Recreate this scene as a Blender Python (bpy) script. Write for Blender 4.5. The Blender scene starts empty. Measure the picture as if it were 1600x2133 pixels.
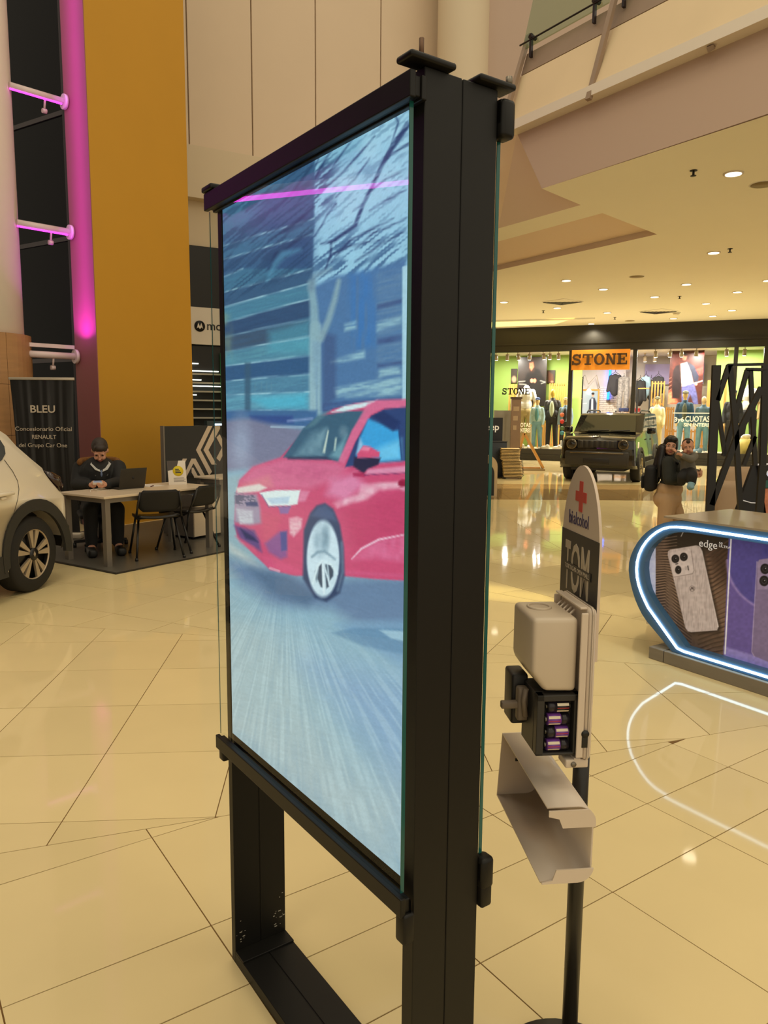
import bpy, bmesh, math, random
import numpy as np
from math import sin, cos, pi, radians, atan2, hypot
from mathutils import Vector, Matrix

random.seed(7)
RNG = np.random.RandomState(11)
sc = bpy.context.scene
COL = sc.collection

# ------------------------------------------------------------------ camera
IW, IH, FPX = 1600.0, 2133.0, 1570.0
CAMH, PITCH, ROLL = 1.60, math.atan((1066.5 - 860.0) / 1570.0), 0.008
_cp, _sp = cos(PITCH), sin(PITCH)
_R0, _U0, FWD = Vector((1, 0, 0)), Vector((0, _sp, _cp)), Vector((0, _cp, -_sp))
RGT = _R0 * cos(ROLL) + _U0 * sin(ROLL)
UPV = _U0 * cos(ROLL) - _R0 * sin(ROLL)
CAM = Vector((0, 0, CAMH))
cd = bpy.data.cameras.new('camera')
cam = bpy.data.objects.new('camera', cd)
COL.objects.link(cam)
m3 = Matrix((RGT, UPV, -FWD)).transposed()
cam.matrix_world = Matrix.Translation(CAM) @ m3.to_4x4()
cd.sensor_fit = 'HORIZONTAL'
cd.sensor_width = 36.0
cd.lens = 36.0 * FPX / IW
cd.clip_start = 0.05
cd.clip_end = 200
sc.camera = cam

# measured points of the photograph turned into places in the mall
def ray(x, y): return FWD + RGT * ((x - 800) / FPX) - UPV * ((y - 1066.5) / FPX)
def gp(x, y, z=0.0):
    d = ray(x, y); return CAM + d * ((z - CAMH) / d.z)
def at(x, y, Y):
    d = ray(x, y); return CAM + d * (Y / d.y)
def onp(x, y, p, n):
    d = ray(x, y); n = Vector(n); return CAM + d * ((Vector(p) - CAM).dot(n) / d.dot(n))
def proj_np(P):
    v = P - np.array(CAM); z = v @ np.array(FWD)
    return 800 + FPX * (v @ np.array(RGT)) / z, 1066.5 - FPX * (v @ np.array(UPV)) / z

# ------------------------------------------------------------------ world, light, exposure
sc.view_settings.view_transform = 'Standard'
sc.view_settings.look = 'None'
sc.view_settings.exposure = 0.0
sc.view_settings.gamma = 1.0
sc.view_settings.use_curve_mapping = False
world = bpy.data.worlds.new('mall_air')
sc.world = world
world.use_nodes = True
_bg = world.node_tree.nodes['Background']
_bg.inputs[0].default_value = (1.0, 0.88, 0.66, 1)
_bg.inputs[1].default_value = 0.90
sc.cycles.use_denoising = True
sc.cycles.max_bounces = 6
sc.cycles.diffuse_bounces = 3
sc.cycles.glossy_bounces = 3
sc.cycles.transparent_max_bounces = 12
sc.cycles.sample_clamp_indirect = 4.0
sc.cycles.caustics_reflective = False
sc.cycles.caustics_refractive = False

def light(name, kind, loc, energy, color, size=0.5, target=None, spot=None, size_y=None):
    l = bpy.data.lights.new(name, kind); l.energy = energy; l.color = color
    if kind == 'AREA':
        l.size = size
        if size_y: l.shape = 'RECTANGLE'; l.size_y = size_y
        else: l.shape = 'DISK'
        if spot: l.spread = radians(spot)
    elif kind == 'SPOT':
        l.shadow_soft_size = size; l.spot_size = radians(spot or 80); l.spot_blend = 0.6
    else: l.shadow_soft_size = size
    o = bpy.data.objects.new(name, l); COL.objects.link(o); o.location = loc
    d = (Vector(target) - Vector(loc)) if target is not None else Vector((0, 0, -1))
    o.rotation_euler = d.to_track_quat('-Z', 'Y').to_euler()
    return o

WARM = (1.0, 0.84, 0.58)
# overhead fill lights, added out of view to brighten the floor
for ax, ay, ae in ((-1.5, 0.5, 90), (2.5, 2.0, 60), (-1.0, 5.0, 40), (4.5, -1.0, 70), (-3.5, -3.0, 50)):
    light('overhead_fill_light', 'AREA', (ax, ay, 10.5), ae, WARM, 1.6)

# ------------------------------------------------------------------ helpers
def lin(c):
    c = c / 255.0
    return c / 12.92 if c <= 0.04045 else ((c + 0.055) / 1.055) ** 2.4
def S(r, g, b): return (lin(r), lin(g), lin(b), 1.0)

_mats = {}
def M(name, rgb, rough=0.5, metal=0.0, spec=0.5, var=0.08, scale=8.0, bump=0.0, coat=0.0, emit=0.0, ecol=None, trans=0.0, stretch=None):
    if name in _mats: return _mats[name]
    m = bpy.data.materials.new(name); m.use_nodes = True
    nt = m.node_tree; b = nt.nodes['Principled BSDF']
    base = S(*rgb)
    b.inputs['Roughness'].default_value = rough
    b.inputs['Metallic'].default_value = metal
    b.inputs['Specular IOR Level'].default_value = spec
    if coat: b.inputs['Coat Weight'].default_value = coat; b.inputs['Coat Roughness'].default_value = 0.04
    if trans: b.inputs['Transmission Weight'].default_value = trans
    tc = nt.nodes.new('ShaderNodeTexCoord'); mp = nt.nodes.new('ShaderNodeMapping')
    mp.inputs['Scale'].default_value = stretch or (1, 1, 1)
    nt.links.new(tc.outputs['Object'], mp.inputs['Vector'])
    nz = nt.nodes.new('ShaderNodeTexNoise'); nz.inputs['Scale'].default_value = scale; nz.inputs['Detail'].default_value = 4
    nt.links.new(mp.outputs[0], nz.inputs['Vector'])
    mx = nt.nodes.new('ShaderNodeMix'); mx.data_type = 'RGBA'
    mx.inputs['A'].default_value = tuple(v * (1 - var) for v in base[:3]) + (1,)
    mx.inputs['B'].default_value = tuple(min(1, v * (1 + var)) for v in base[:3]) + (1,)
    nt.links.new(nz.outputs['Fac'], mx.inputs['Factor'])
    nt.links.new(mx.outputs['Result'], b.inputs['Base Color'])
    if bump:
        bp = nt.nodes.new('ShaderNodeBump'); bp.inputs['Strength'].default_value = bump; bp.inputs['Distance'].default_value = 0.01
        nt.links.new(nz.outputs['Fac'], bp.inputs['Height']); nt.links.new(bp.outputs[0], b.inputs['Normal'])
    if emit:
        b.inputs['Emission Color'].default_value = S(*(ecol or rgb)); b.inputs['Emission Strength'].default_value = emit
    _mats[name] = m
    return m

def glass_mat(name, tint=(0.96, 0.99, 0.97), ior=1.45, rough=0.0):
    if name in _mats: return _mats[name]
    m = bpy.data.materials.new(name); m.use_nodes = True; nt = m.node_tree; nt.nodes.clear()
    out = nt.nodes.new('ShaderNodeOutputMaterial'); mix = nt.nodes.new('ShaderNodeMixShader')
    fr = nt.nodes.new('ShaderNodeFresnel'); fr.inputs[0].default_value = ior
    tr = nt.nodes.new('ShaderNodeBsdfTransparent'); tr.inputs[0].default_value = (*tint, 1)
    gl = nt.nodes.new('ShaderNodeBsdfGlossy'); gl.inputs['Roughness'].default_value = rough
    ge = nt.nodes.new('ShaderNodeNewGeometry'); inv = nt.nodes.new('ShaderNodeMath'); inv.operation = 'SUBTRACT'; inv.inputs[0].default_value = 1.0
    mul = nt.nodes.new('ShaderNodeMath'); mul.operation = 'MULTIPLY'
    nt.links.new(ge.outputs['Backfacing'], inv.inputs[1]); nt.links.new(fr.outputs[0], mul.inputs[0]); nt.links.new(inv.outputs[0], mul.inputs[1])
    nt.links.new(mul.outputs[0], mix.inputs[0]); nt.links.new(tr.outputs[0], mix.inputs[1]); nt.links.new(gl.outputs[0], mix.inputs[2])
    nt.links.new(mix.outputs[0], out.inputs[0]); _mats[name] = m
    return m

def print_mat(name, emit=0.0, rough=0.4, spec=0.4, both=False):
    """flat print or screen picture: colours come from the mesh's own colour attribute"""
    m = bpy.data.materials.new(name); m.use_nodes = True; nt = m.node_tree; b = nt.nodes['Principled BSDF']
    a = nt.nodes.new('ShaderNodeAttribute'); a.attribute_name = 'ink'
    b.inputs['Roughness'].default_value = rough; b.inputs['Specular IOR Level'].default_value = spec
    if emit:
        nt.links.new(a.outputs['Color'], b.inputs['Emission Color']); b.inputs['Emission Strength'].default_value = emit
        b.inputs['Base Color'].default_value = (0.01, 0.01, 0.012, 1)
        if both: nt.links.new(a.outputs['Color'], b.inputs['Base Color'])
    else: nt.links.new(a.outputs['Color'], b.inputs['Base Color'])
    return m

class MB:
    """collects faces of one part"""
    def __init__(s): s.v = []; s.f = []; s.sm = []
    def add(s, vs, fs, smooth=False):
        k = len(s.v); s.v += [tuple(p) for p in vs]; s.f += [tuple(i + k for i in f) for f in fs]; s.sm += [smooth] * len(fs); return s
    def box(s, x0, x1, y0, y1, z0, z1, mat=None):
        vs = [Vector(p) for p in ((x0, y0, z0), (x1, y0, z0), (x1, y1, z0), (x0, y1, z0), (x0, y0, z1), (x1, y0, z1), (x1, y1, z1), (x0, y1, z1))]
        if mat is not None: vs = [mat @ v for v in vs]
        return s.add(vs, [(0, 3, 2, 1), (4, 5, 6, 7), (0, 1, 5, 4), (1, 2, 6, 5), (2, 3, 7, 6), (3, 0, 4, 7)])
    def rbox(s, x0, x1, y0, y1, z0, z1, r=0.01, seg=2, mat=None):
        bm = bmesh.new(); bmesh.ops.create_cube(bm, size=1)
        for v in bm.verts: v.co = Vector((x0 + (v.co.x + .5) * (x1 - x0), y0 + (v.co.y + .5) * (y1 - y0), z0 + (v.co.z + .5) * (z1 - z0)))
        bmesh.ops.bevel(bm, geom=list(bm.edges), offset=r, segments=seg, affect='EDGES', profile=0.5)
        return s.frombm(bm, mat)
    def frombm(s, bm, mat=None, smooth=True):
        bm.verts.index_update()
        vs = [(mat @ v.co if mat is not None else v.co.copy()) for v in bm.verts]; fs = [[v.index for v in f.verts] for f in bm.faces]
        bm.free(); return s.add(vs, fs, smooth)
    def prism(s, poly, d, mat=None):
        """poly: list of (x,z) ; extruded along y from d[0] to d[1]"""
        n = len(poly)
        vs = [Vector((p[0], d[0], p[1])) for p in poly] + [Vector((p[0], d[1], p[1])) for p in poly]
        if mat is not None: vs = [mat @ v for v in vs]
        fs = [tuple(range(n)), tuple(range(2 * n - 1, n - 1, -1))] + [(i, n + i, n + (i + 1) % n, (i + 1) % n) for i in range(n)]
        return s.add(vs, fs)
    def slab(s, poly, z0, z1):
        """poly: list of (x,y); extruded in z"""
        n = len(poly)
        vs = [(p[0], p[1], z0) for p in poly] + [(p[0], p[1], z1) for p in poly]
        fs = [tuple(range(n - 1, -1, -1)), tuple(range(n, 2 * n))] + [(i, (i + 1) % n, n + (i + 1) % n, n + i) for i in range(n)]
        return s.add(vs, fs)
    def tube(s, pts, r, n=8, closed=False, caps=True, smooth=True):
        pts = [Vector(p) for p in pts]; m = len(pts)
        rs = r if isinstance(r, (list, tuple)) else [r] * m
        k = len(s.v); prev = None
        for i, p in enumerate(pts):
            a = pts[i - 1] if (i > 0 or closed) else p; b = pts[(i + 1) % m] if (i < m - 1 or closed) else p
            t = (b - a).normalized()
            if prev is None:
                u = t.orthogonal().normalized()
            else:
                u = (prev - t * prev.dot(t)); u = u.normalized() if u.length > 1e-6 else t.orthogonal().normalized()
            prev = u; w = t.cross(u)
            for j in range(n):
                a_ = 2 * pi * j / n; s.v.append(tuple(p + (u * cos(a_) + w * sin(a_)) * rs[i]))
        last = m if closed else m - 1
        for i in range(last):
            for j in range(n):
                a0 = k + i * n; b0 = k + ((i + 1) % m) * n
                s.f.append((a0 + j, a0 + (j + 1) % n, b0 + (j + 1) % n, b0 + j)); s.sm.append(smooth)
        if caps and not closed:
            s.f.append(tuple(k + j for j in range(n - 1, -1, -1))); s.sm.append(False)
            e = k + (m - 1) * n; s.f.append(tuple(e + j for j in range(n))); s.sm.append(False)
        return s
    def bar(s, a, b, w, d, up=(0, 0, 1)):
        """rectangular bar from a to b"""
        a, b = Vector(a), Vector(b); t = (b - a).normalized(); u = Vector(up)
        x = t.cross(u); x = x.normalized() if x.length > 1e-5 else t.orthogonal().normalized(); y = x.cross(t)
        vs = []
        for p in (a, b):
            for sx, sy in ((-1, -1), (1, -1), (1, 1), (-1, 1)): vs.append(p + x * (sx * w / 2) + y * (sy * d / 2))
        return s.add(vs, [(3, 2, 1, 0), (4, 5, 6, 7), (0, 1, 5, 4), (1, 2, 6, 5), (2, 3, 7, 6), (3, 0, 4, 7)])
    def lathe(s, prof, c=(0, 0, 0), n=20, axis='z', mat=None, caps=True):
        c = Vector(c); k = []
        for r, h in prof:
            for j in range(n):
                a = 2 * pi * j / n
                p = Vector((r * cos(a), r * sin(a), h))
                if axis == 'x': p = Vector((p.z, p.x, p.y))
                if axis == 'y': p = Vector((p.y, p.z, p.x))
                p = p + c; k.append(mat @ p if mat is not None else p)
        fs = []
        for i in range(len(prof) - 1):
            for j in range(n): fs.append((i * n + j, i * n + (j + 1) % n, (i + 1) * n + (j + 1) % n, (i + 1) * n + j))
        if caps: fs.append(tuple(range(n - 1, -1, -1))); e = (len(prof) - 1) * n; fs.append(tuple(range(e, e + n)))
        return s.add(k, fs, True)
    def ell(s, c, r, mat=None, nu=14, nv=9):
        c = Vector(c); vs = []
        for i in range(1, nv):
            th = pi * i / nv
            for j in range(nu):
                a = 2 * pi * j / nu; p = Vector((r[0] * sin(th) * cos(a), r[1] * sin(th) * sin(a), r[2] * cos(th)))
                vs.append((mat @ p if mat is not None else p) + c)
        t = Vector((0, 0, r[2])); t = (mat @ t if mat is not None else t)
        vs += [c + t, c - t]; T, B = len(vs) - 2, len(vs) - 1; fs = []
        for i in range(nv - 2):
            for j in range(nu): fs.append((i * nu + j, (i + 1) * nu + j, (i + 1) * nu + (j + 1) % nu, i * nu + (j + 1) % nu))
        for j in range(nu):
            fs.append((T, j, (j + 1) % nu)); e = (nv - 2) * nu; fs.append((B, e + (j + 1) % nu, e + j))
        return s.add(vs, fs, True)
    def cap(s, a, ra, b, rb, n=12):
        """tapered capsule for limbs"""
        a, b = Vector(a), Vector(b); t = (b - a).normalized()
        ps, rs = [], []
        for q in (-0.97, -0.75, -0.4, 0): ps.append(a + t * ra * q); rs.append(ra * math.sqrt(max(0, 1 - q * q)))
        for q in (0, 0.4, 0.75, 0.97): ps.append(b + t * rb * q); rs.append(rb * math.sqrt(max(0, 1 - q * q)))
        return s.tube(ps, rs, n)
    def limb(s, pts, rs, n=12):
        for i in range(len(pts) - 1): s.cap(pts[i], rs[i], pts[i + 1], rs[i + 1], n)
        return s
    def obj(s, name, mat, parent=None, smooth=None, bevel=0.0, seg=2, remesh=0.0, sm_it=4, loc=None, rot=None, weld=False):
        me = bpy.data.meshes.new(name); me.from_pydata(s.v, [], s.f)
        if mat: me.materials.append(mat)
        if smooth is None: me.polygons.foreach_set('use_smooth', s.sm)
        else: me.polygons.foreach_set('use_smooth', [smooth] * len(s.f))
        me.update()
        o = bpy.data.objects.new(name, me); COL.objects.link(o)
        if bevel or remesh:
            if remesh:
                a = o.modifiers.new('r', 'REMESH'); a.mode = 'VOXEL'; a.voxel_size = remesh; a.use_smooth_shade = True
                a = o.modifiers.new('s', 'SMOOTH'); a.iterations = sm_it; a.factor = 0.5
            if bevel:
                a = o.modifiers.new('b', 'BEVEL'); a.width = bevel; a.segments = seg; a.limit_method = 'ANGLE'; a.angle_limit = radians(40)
            dg = bpy.context.evaluated_depsgraph_get(); me2 = bpy.data.meshes.new_from_object(o.evaluated_get(dg))
            o.modifiers.clear(); o.data = me2; bpy.data.meshes.remove(me); me2.name = name
            if remesh: me2.polygons.foreach_set('use_smooth', [True] * len(me2.polygons))
        if parent is not None: o.parent = parent
        if loc is not None: o.location = loc
        if rot is not None: o.rotation_euler = rot
        return o

def tag(o, label=None, cat=None, group=None, kind=None):
    if label: o['label'] = label
    if cat: o['category'] = cat
    if group: o['group'] = group
    if kind: o['kind'] = kind
    return o
def thing(name, label, cat, loc=(0, 0, 0), rotz=0.0, group=None, kind=None):
    o = bpy.data.objects.new(name, None); COL.objects.link(o)
    o.location = loc; o.rotation_euler = (0, 0, rotz); o.empty_display_size = 0.1
    return tag(o, label, cat, group, kind)
def dup(root, loc, rotz=None, label=None, group=None, scale=None):
    r = root.copy(); COL.objects.link(r); r.location = loc
    if rotz is not None: r.rotation_euler = (0, 0, rotz)
    if scale: r.scale = scale
    if label: r['label'] = label
    if group: r['group'] = group
    for ch in list(root.children):
        c = ch.copy(); COL.objects.link(c); c.parent = r
        for g in ch.children:
            d = g.copy(); COL.objects.link(d); d.parent = c
    return r
def text(name, body, size, mat, parent, loc, rot=(pi / 2, 0, 0), ext=0.002, bold=0.0, xs=1.0, ys=1.0, align='LEFT', shear=0.0, space=1.0):
    cu = bpy.data.curves.new(name, 'FONT'); cu.body = body; cu.size = size; cu.extrude = ext; cu.offset = bold
    cu.align_x = align; cu.shear = shear; cu.resolution_u = 3; cu.space_character = space
    o = bpy.data.objects.new(name, cu); COL.objects.link(o)
    dg = bpy.context.evaluated_depsgraph_get(); me = bpy.data.meshes.new_from_object(o.evaluated_get(dg))
    bpy.data.objects.remove(o); bpy.data.curves.remove(cu); me.materials.clear(); me.materials.append(mat); me.name = name
    o = bpy.data.objects.new(name, me); COL.objects.link(o); o.location = loc; o.rotation_euler = rot; o.scale = (xs, ys, 1)
    if parent is not None: o.parent = parent
    return o

# ------------------------------------------------------------------ flat pictures (posters, screens): ink laid on a fine grid of the sheet
def vnoise(x, y, seed=0):
    r = np.random.RandomState(seed).rand(128, 128)
    xi = np.floor(x).astype(int); yi = np.floor(y).astype(int); fx = x - xi; fy = y - yi
    fx = fx * fx * (3 - 2 * fx); fy = fy * fy * (3 - 2 * fy)
    g = lambda a, b: r[a % 128, b % 128]
    return (g(xi, yi) * (1 - fx) + g(xi + 1, yi) * fx) * (1 - fy) + (g(xi, yi + 1) * (1 - fx) + g(xi + 1, yi + 1) * fx) * fy
class Ink:
    def __init__(s, X, Y, base): s.X, s.Y = X, Y; s.c = np.ones(X.shape + (3,)) * np.array(base, float)
    def mix(s, a, col):
        col = np.array(col, float); s.c = s.c * (1 - a[..., None]) + col * a[..., None]
    def sd(s, pts):
        p = np.array(pts, float); n = len(p); d = np.full(s.X.shape, 1e9); ins = np.zeros(s.X.shape, bool)
        for i in range(n):
            ax, ay = p[i]; bx, by = p[(i + 1) % n]; ex, ey = bx - ax, by - ay; wx, wy = s.X - ax, s.Y - ay
            t = np.clip((wx * ex + wy * ey) / (ex * ex + ey * ey + 1e-12), 0, 1)
            d = np.minimum(d, np.hypot(wx - t * ex, wy - t * ey))
            c = ((ay > s.Y) != (by > s.Y)) & (s.X < (bx - ax) * (s.Y - ay) / ((by - ay) + 1e-12) + ax); ins ^= c
        return np.where(ins, -d, d)
    def poly(s, pts, col, soft=1.0, a=1.0, tex=None):
        k = np.clip(0.5 - s.sd(pts) / (2 * soft), 0, 1) * a
        if tex is not None: k = k * tex
        s.mix(k, col)
    def line(s, pts, w, col, soft=1.0, a=1.0, tex=None):
        p = np.array(pts, float); d = np.full(s.X.shape, 1e9)
        ws = w if isinstance(w, (list, tuple)) else [w] * len(p)
        for i in range(len(p) - 1):
            ax, ay = p[i]; bx, by = p[i + 1]; ex, ey = bx - ax, by - ay; wx, wy = s.X - ax, s.Y - ay
            t = np.clip((wx * ex + wy * ey) / (ex * ex + ey * ey + 1e-12), 0, 1)
            d = np.minimum(d, np.hypot(wx - t * ex, wy - t * ey) - (ws[i] * (1 - t) + ws[i + 1] * t) / 2)
        k = np.clip(0.5 - d / (2 * soft), 0, 1) * a
        if tex is not None: k = k * tex
        s.mix(k, col)
    def ell(s, cx, cy, rx, ry, col, soft=1.0, a=1.0, rot=0.0, tex=None):
        x, y = s.X - cx, s.Y - cy; c, q = cos(rot), sin(rot); x, y = x * c + y * q, -x * q + y * c
        d = (np.hypot(x / rx, y / ry) - 1) * min(rx, ry)
        k = np.clip(0.5 - d / (2 * soft), 0, 1) * a
        if tex is not None: k = k * tex
        s.mix(k, col)
def sheet(name, frame, w, h, nx, ny, painter, mat, parent=None, keep=None):
    """frame: 4x4 matrix of the sheet (x across, z up); painter(X, Z, world) -> sRGB array (ny,nx,3)"""
    xs = np.linspace(0, w, nx); zs = np.linspace(0, h, ny); X, Z = np.meshgrid(xs, zs)
    P = np.stack([X, np.zeros_like(X), Z], -1)
    Fm = np.array(frame); W = P @ Fm[:3, :3].T + Fm[:3, 3]
    c = np.clip(painter(X, Z, W), 0, 255) / 255.0
    c = np.where(c <= 0.04045, c / 12.92, ((c + 0.055) / 1.055) ** 2.4)
    idx = np.arange(nx * ny).reshape(ny, nx)
    q = np.stack([idx[:-1, :-1], idx[:-1, 1:], idx[1:, 1:], idx[1:, :-1]], -1).reshape(-1, 4)
    if keep is not None:
        k = keep(X, Z); kq = (k[:-1, :-1] & k[:-1, 1:] & k[1:, 1:] & k[1:, :-1]).reshape(-1); q = q[kq]
    me = bpy.data.meshes.new(name); me.vertices.add(nx * ny); me.vertices.foreach_set('co', P.reshape(-1).astype(np.float32))
    n = len(q); me.loops.add(n * 4); me.polygons.add(n)
    me.loops.foreach_set('vertex_index', q.reshape(-1).astype(np.int32))
    me.polygons.foreach_set('loop_start', np.arange(0, n * 4, 4, dtype=np.int32))
    me.update(calc_edges=True); me.materials.append(mat)
    a = me.color_attributes.new('ink', 'FLOAT_COLOR', 'POINT')
    a.data.foreach_set('color', np.concatenate([c, np.ones(c.shape[:2] + (1,))], -1).reshape(-1).astype(np.float32))
    o = bpy.data.objects.new(name, me); COL.objects.link(o)
    if parent is not None: o.parent = parent
    return o
# ================================================================== SETTING
def tile_mat(name, rgb, rough):
    m = M(name, rgb, rough, var=0.05, scale=2.5, spec=0.16)
    nt = m.node_tree; b = nt.nodes['Principled BSDF']
    src = b.inputs['Base Color'].links[0].from_socket
    oi = nt.nodes.new('ShaderNodeObjectInfo'); mr = nt.nodes.new('ShaderNodeMapRange')
    mr.inputs['To Min'].default_value = 0.93; mr.inputs['To Max'].default_value = 1.0
    nt.links.new(oi.outputs['Random'], mr.inputs['Value'])
    mu = nt.nodes.new('ShaderNodeMix'); mu.data_type = 'RGBA'; mu.blend_type = 'MULTIPLY'; mu.inputs['Factor'].default_value = 1
    nt.links.new(src, mu.inputs['A']); nt.links.new(mr.outputs[0], mu.inputs['B']); nt.links.new(mu.outputs['Result'], b.inputs['Base Color'])
    return m
M_TILE = tile_mat('polished_cream_tile', (232, 212, 160), 0.045)
M_GROUT = M('grout', (120, 88, 40), 0.8)
M_BAND = tile_mat('mottled_brown_stone', (150, 124, 84), 0.05)
M_TAN = tile_mat('tan_stone', (196, 164, 112), 0.05)
M_CREAM = M('cream_wall_paint', (214, 196, 166), 0.75, var=0.03, scale=1.2)
M_PANELW = M('beige_wall_panel', (220, 198, 170), 0.7, var=0.04, scale=0.9)
M_WHITE = M('white_paint', (232, 222, 206), 0.6, var=0.02)
M_MAUVE = M('mauve_soffit_paint', (196, 172, 154), 0.8, var=0.02, scale=0.6)
M_MAUVE_LIT = M('mauve_soffit_lit_copy', (232, 212, 198), 0.8, var=0.02, scale=0.6)  # same mauve made lighter: missing light on soffit and coffer put into the colour
M_CEIL = M('ivory_ceiling_paint', (246, 243, 232), 0.85, var=0.02, scale=0.8)
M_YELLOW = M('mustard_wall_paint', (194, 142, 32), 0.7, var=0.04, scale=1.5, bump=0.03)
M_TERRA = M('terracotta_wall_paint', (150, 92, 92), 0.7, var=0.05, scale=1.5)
M_BLACK = M('matte_black', (22, 21, 20), 0.5, var=0.1)
M_DGLASS = M('dark_window_glass', (8, 6, 9), 0.12, spec=0.05, var=0.0)
M_GREYM = M('grey_metal', (130, 122, 110), 0.4, metal=0.6)

# ---- floor: tiles laid in a fan of twelve sectors around one point
FP = Vector((3.68, 4.35)); TP = 0.594
floor = MB().box(-14, 22, -6, 36, -0.12, -0.003).obj('floor', M_GROUT); tag(floor, kind='structure')
def clip(poly, p, n):
    out = []
    for i in range(len(poly)):
        a, b = poly[i], poly[(i + 1) % len(poly)]; da, db = (a - p).dot(n), (b - p).dot(n)
        if da >= 0: out.append(a)
        if (da >= 0) != (db >= 0): out.append(a + (b - a) * (da / (da - db)))
    return out
def poly_area(p): return 0.5 * abs(sum(p[i].x * p[(i + 1) % len(p)].y - p[(i + 1) % len(p)].x * p[i].y for i in range(len(p))))
tiles = []
GAP = 0.0022
for k in range(12):
    th = radians(34.5 - 30 * k); ex = Vector((cos(th), sin(th))); ey = Vector((-sin(th), cos(th)))
    r1, r2 = th + radians(15) + pi, th - radians(15) + pi
    n1 = Vector((sin(r1), -cos(r1))); n2 = Vector((-sin(r2), cos(r2)))
    c0 = FP.dot(ex); r0 = FP.dot(ey)
    cols = {0: 0.794, 1: -1.033, 2: Vector((-2.144, 5.838)).dot(ex)}.get(k, c0 + 0.2); rows0 = {2: Vector((-2.144, 5.838)).dot(ey)}.get(k, r0)
    rows = [rows0 + TP * i for i in range(-60, 61)]
    if k == 0: rows = sorted(rows + [rows0 + TP * 0.51])
    cl = [cols + TP * i for i in range(-70, 71)]
    for i in range(len(rows) - 1):
        for j in range(len(cl) - 1):
            mid = ex * (cl[j] + cl[j + 1]) / 2 + ey * (rows[i] + rows[i + 1]) / 2
            if not (-7 < mid.x < 12 and -1.5 < mid.y < 14.6): continue
            if (mid - FP).dot(n1) < -0.6 or (mid - FP).dot(n2) < -0.6: continue
            q = [ex * a + ey * b for a, b in ((cl[j] + GAP, rows[i] + GAP), (cl[j + 1] - GAP, rows[i] + GAP), (cl[j + 1] - GAP, rows[i + 1] - GAP), (cl[j] + GAP, rows[i + 1] - GAP))]
            q = clip(q, FP + n1 * GAP, n1)
            if len(q) > 2: q = clip(q, FP + n2 * GAP, n2)
            if len(q) > 2: q = clip(q, Vector((0, 14.1)), Vector((0, -1)))
            if len(q) < 3 or poly_area(q) < 0.004: continue
            px, py = proj_np(np.array([[p.x, p.y, 0.0] for p in q]))
            if px.max() < -900 or px.min() > 2500 or py.min() > 3600: continue
            A = 0.5 * abs(np.dot(px, np.roll(py, -1)) - np.dot(py, np.roll(px, -1)))
            if px.max() < 0 or px.min() > 1600 or py.min() > 2133: A *= 1e-4
            tiles.append((A, q))
tiles.sort(key=lambda t: -t[0])
rest = MB()
for i, (A, q) in enumerate(tiles):
    if i < 298:
        c = sum(q, Vector((0, 0))) / len(q)
        MB().slab([p - c for p in q], -0.012, 0.0).obj('floor_tile', M_TILE, floor, loc=(c.x, c.y, 0), rot=(random.gauss(0, .0009), random.gauss(0, .0009), 0))
    else: rest.slab(q, -0.012, 0.0)
tag(rest.obj('floor_tiles_far', M_TILE, floor), kind='stuff')
for i in range(16):
    MB().box(-6 + i * 1.2 + .003, -6 + (i + 1) * 1.2 - .003, 14.105, 16.2, -0.012, 0.0).obj('inlay_slab', M_BAND, floor)
for i in range(16):
    MB().box(-6 + i * 1.2 + .003, -6 + (i + 1) * 1.2 - .003, 16.205, 17.3, -0.012, 0.0).obj('inlay_slab', M_TAN, floor)
MB().box(-10, 20, 17.305, 34, -0.012, 0.0).obj('far_paving', M_TILE, floor)

# ---- left: round column, dark window strip, mustard pillar
colc = Vector((-5.24, 9.95))
cz = 2.56
column = MB().lathe([(0.52, 0), (0.52, 12)], n=40).obj('column', M_WHITE, loc=(colc.x, colc.y, 0)); tag(column, kind='structure')
M_CLAD = M('wood_veneer_cladding', (172, 128, 82), 0.45, var=0.22, scale=3.0, stretch=(1, 1, 6))
for zi in range(4):
    for ai in range(8):
        a0, a1 = ai * pi / 4 + 0.2, (ai + 1) * pi / 4 + 0.2 - 0.008
        z0, z1 = zi * cz / 4 + 0.003, (zi + 1) * cz / 4 - 0.001
        mb = MB(); n = 6; vs = []
        for t in range(n + 1):
            a = a0 + (a1 - a0) * t / n
            for r in (0.525, 0.60):
                for z in (z0, z1): vs.append((r * cos(a), r * sin(a), z))
        fs = [(0, 1, 3, 2), (4 * n, 4 * n + 2, 4 * n + 3, 4 * n + 1)]
        for t in range(n):
            b, e = 4 * t, 4 * t + 4
            fs += [(b + 2, b + 3, e + 3, e + 2), (b + 1, e + 1, e + 3, b + 3), (b, b + 2, e + 2, e), (b, e, e + 1, b + 1)]
        mb.add(vs, fs).obj('cladding_panel', M_CLAD, column)
pc0 = Vector((-3.86, 10.30)); fd = Vector((0.53, 0.848)); sd_ = Vector((-0.848, 0.53))
pc1, pc3 = pc0 + fd * 1.70, pc0 + sd_ * 0.46
pillar = MB().slab([pc0, pc1, pc1 + sd_ * 1.0, pc3 + fd * 0.6, pc3], 0, 12).obj('pillar', M_YELLOW); tag(pillar, kind='structure')
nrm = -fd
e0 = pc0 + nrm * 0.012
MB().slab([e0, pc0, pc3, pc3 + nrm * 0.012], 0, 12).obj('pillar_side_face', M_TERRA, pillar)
w0 = pc3 + fd * 0.10; w1 = w0 + sd_ * 2.6
wall_left = MB().slab([w0 + fd * .3, w0 + fd * .5, w1 + fd * .5, w1 + fd * .3], 0, 12).obj('wall_left', M_BLACK); tag(wall_left, kind='structure')
win = thing('window_1', None, None, (w0.x, w0.y, 0), atan2(sd_.y, sd_.x), kind='structure')
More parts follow.
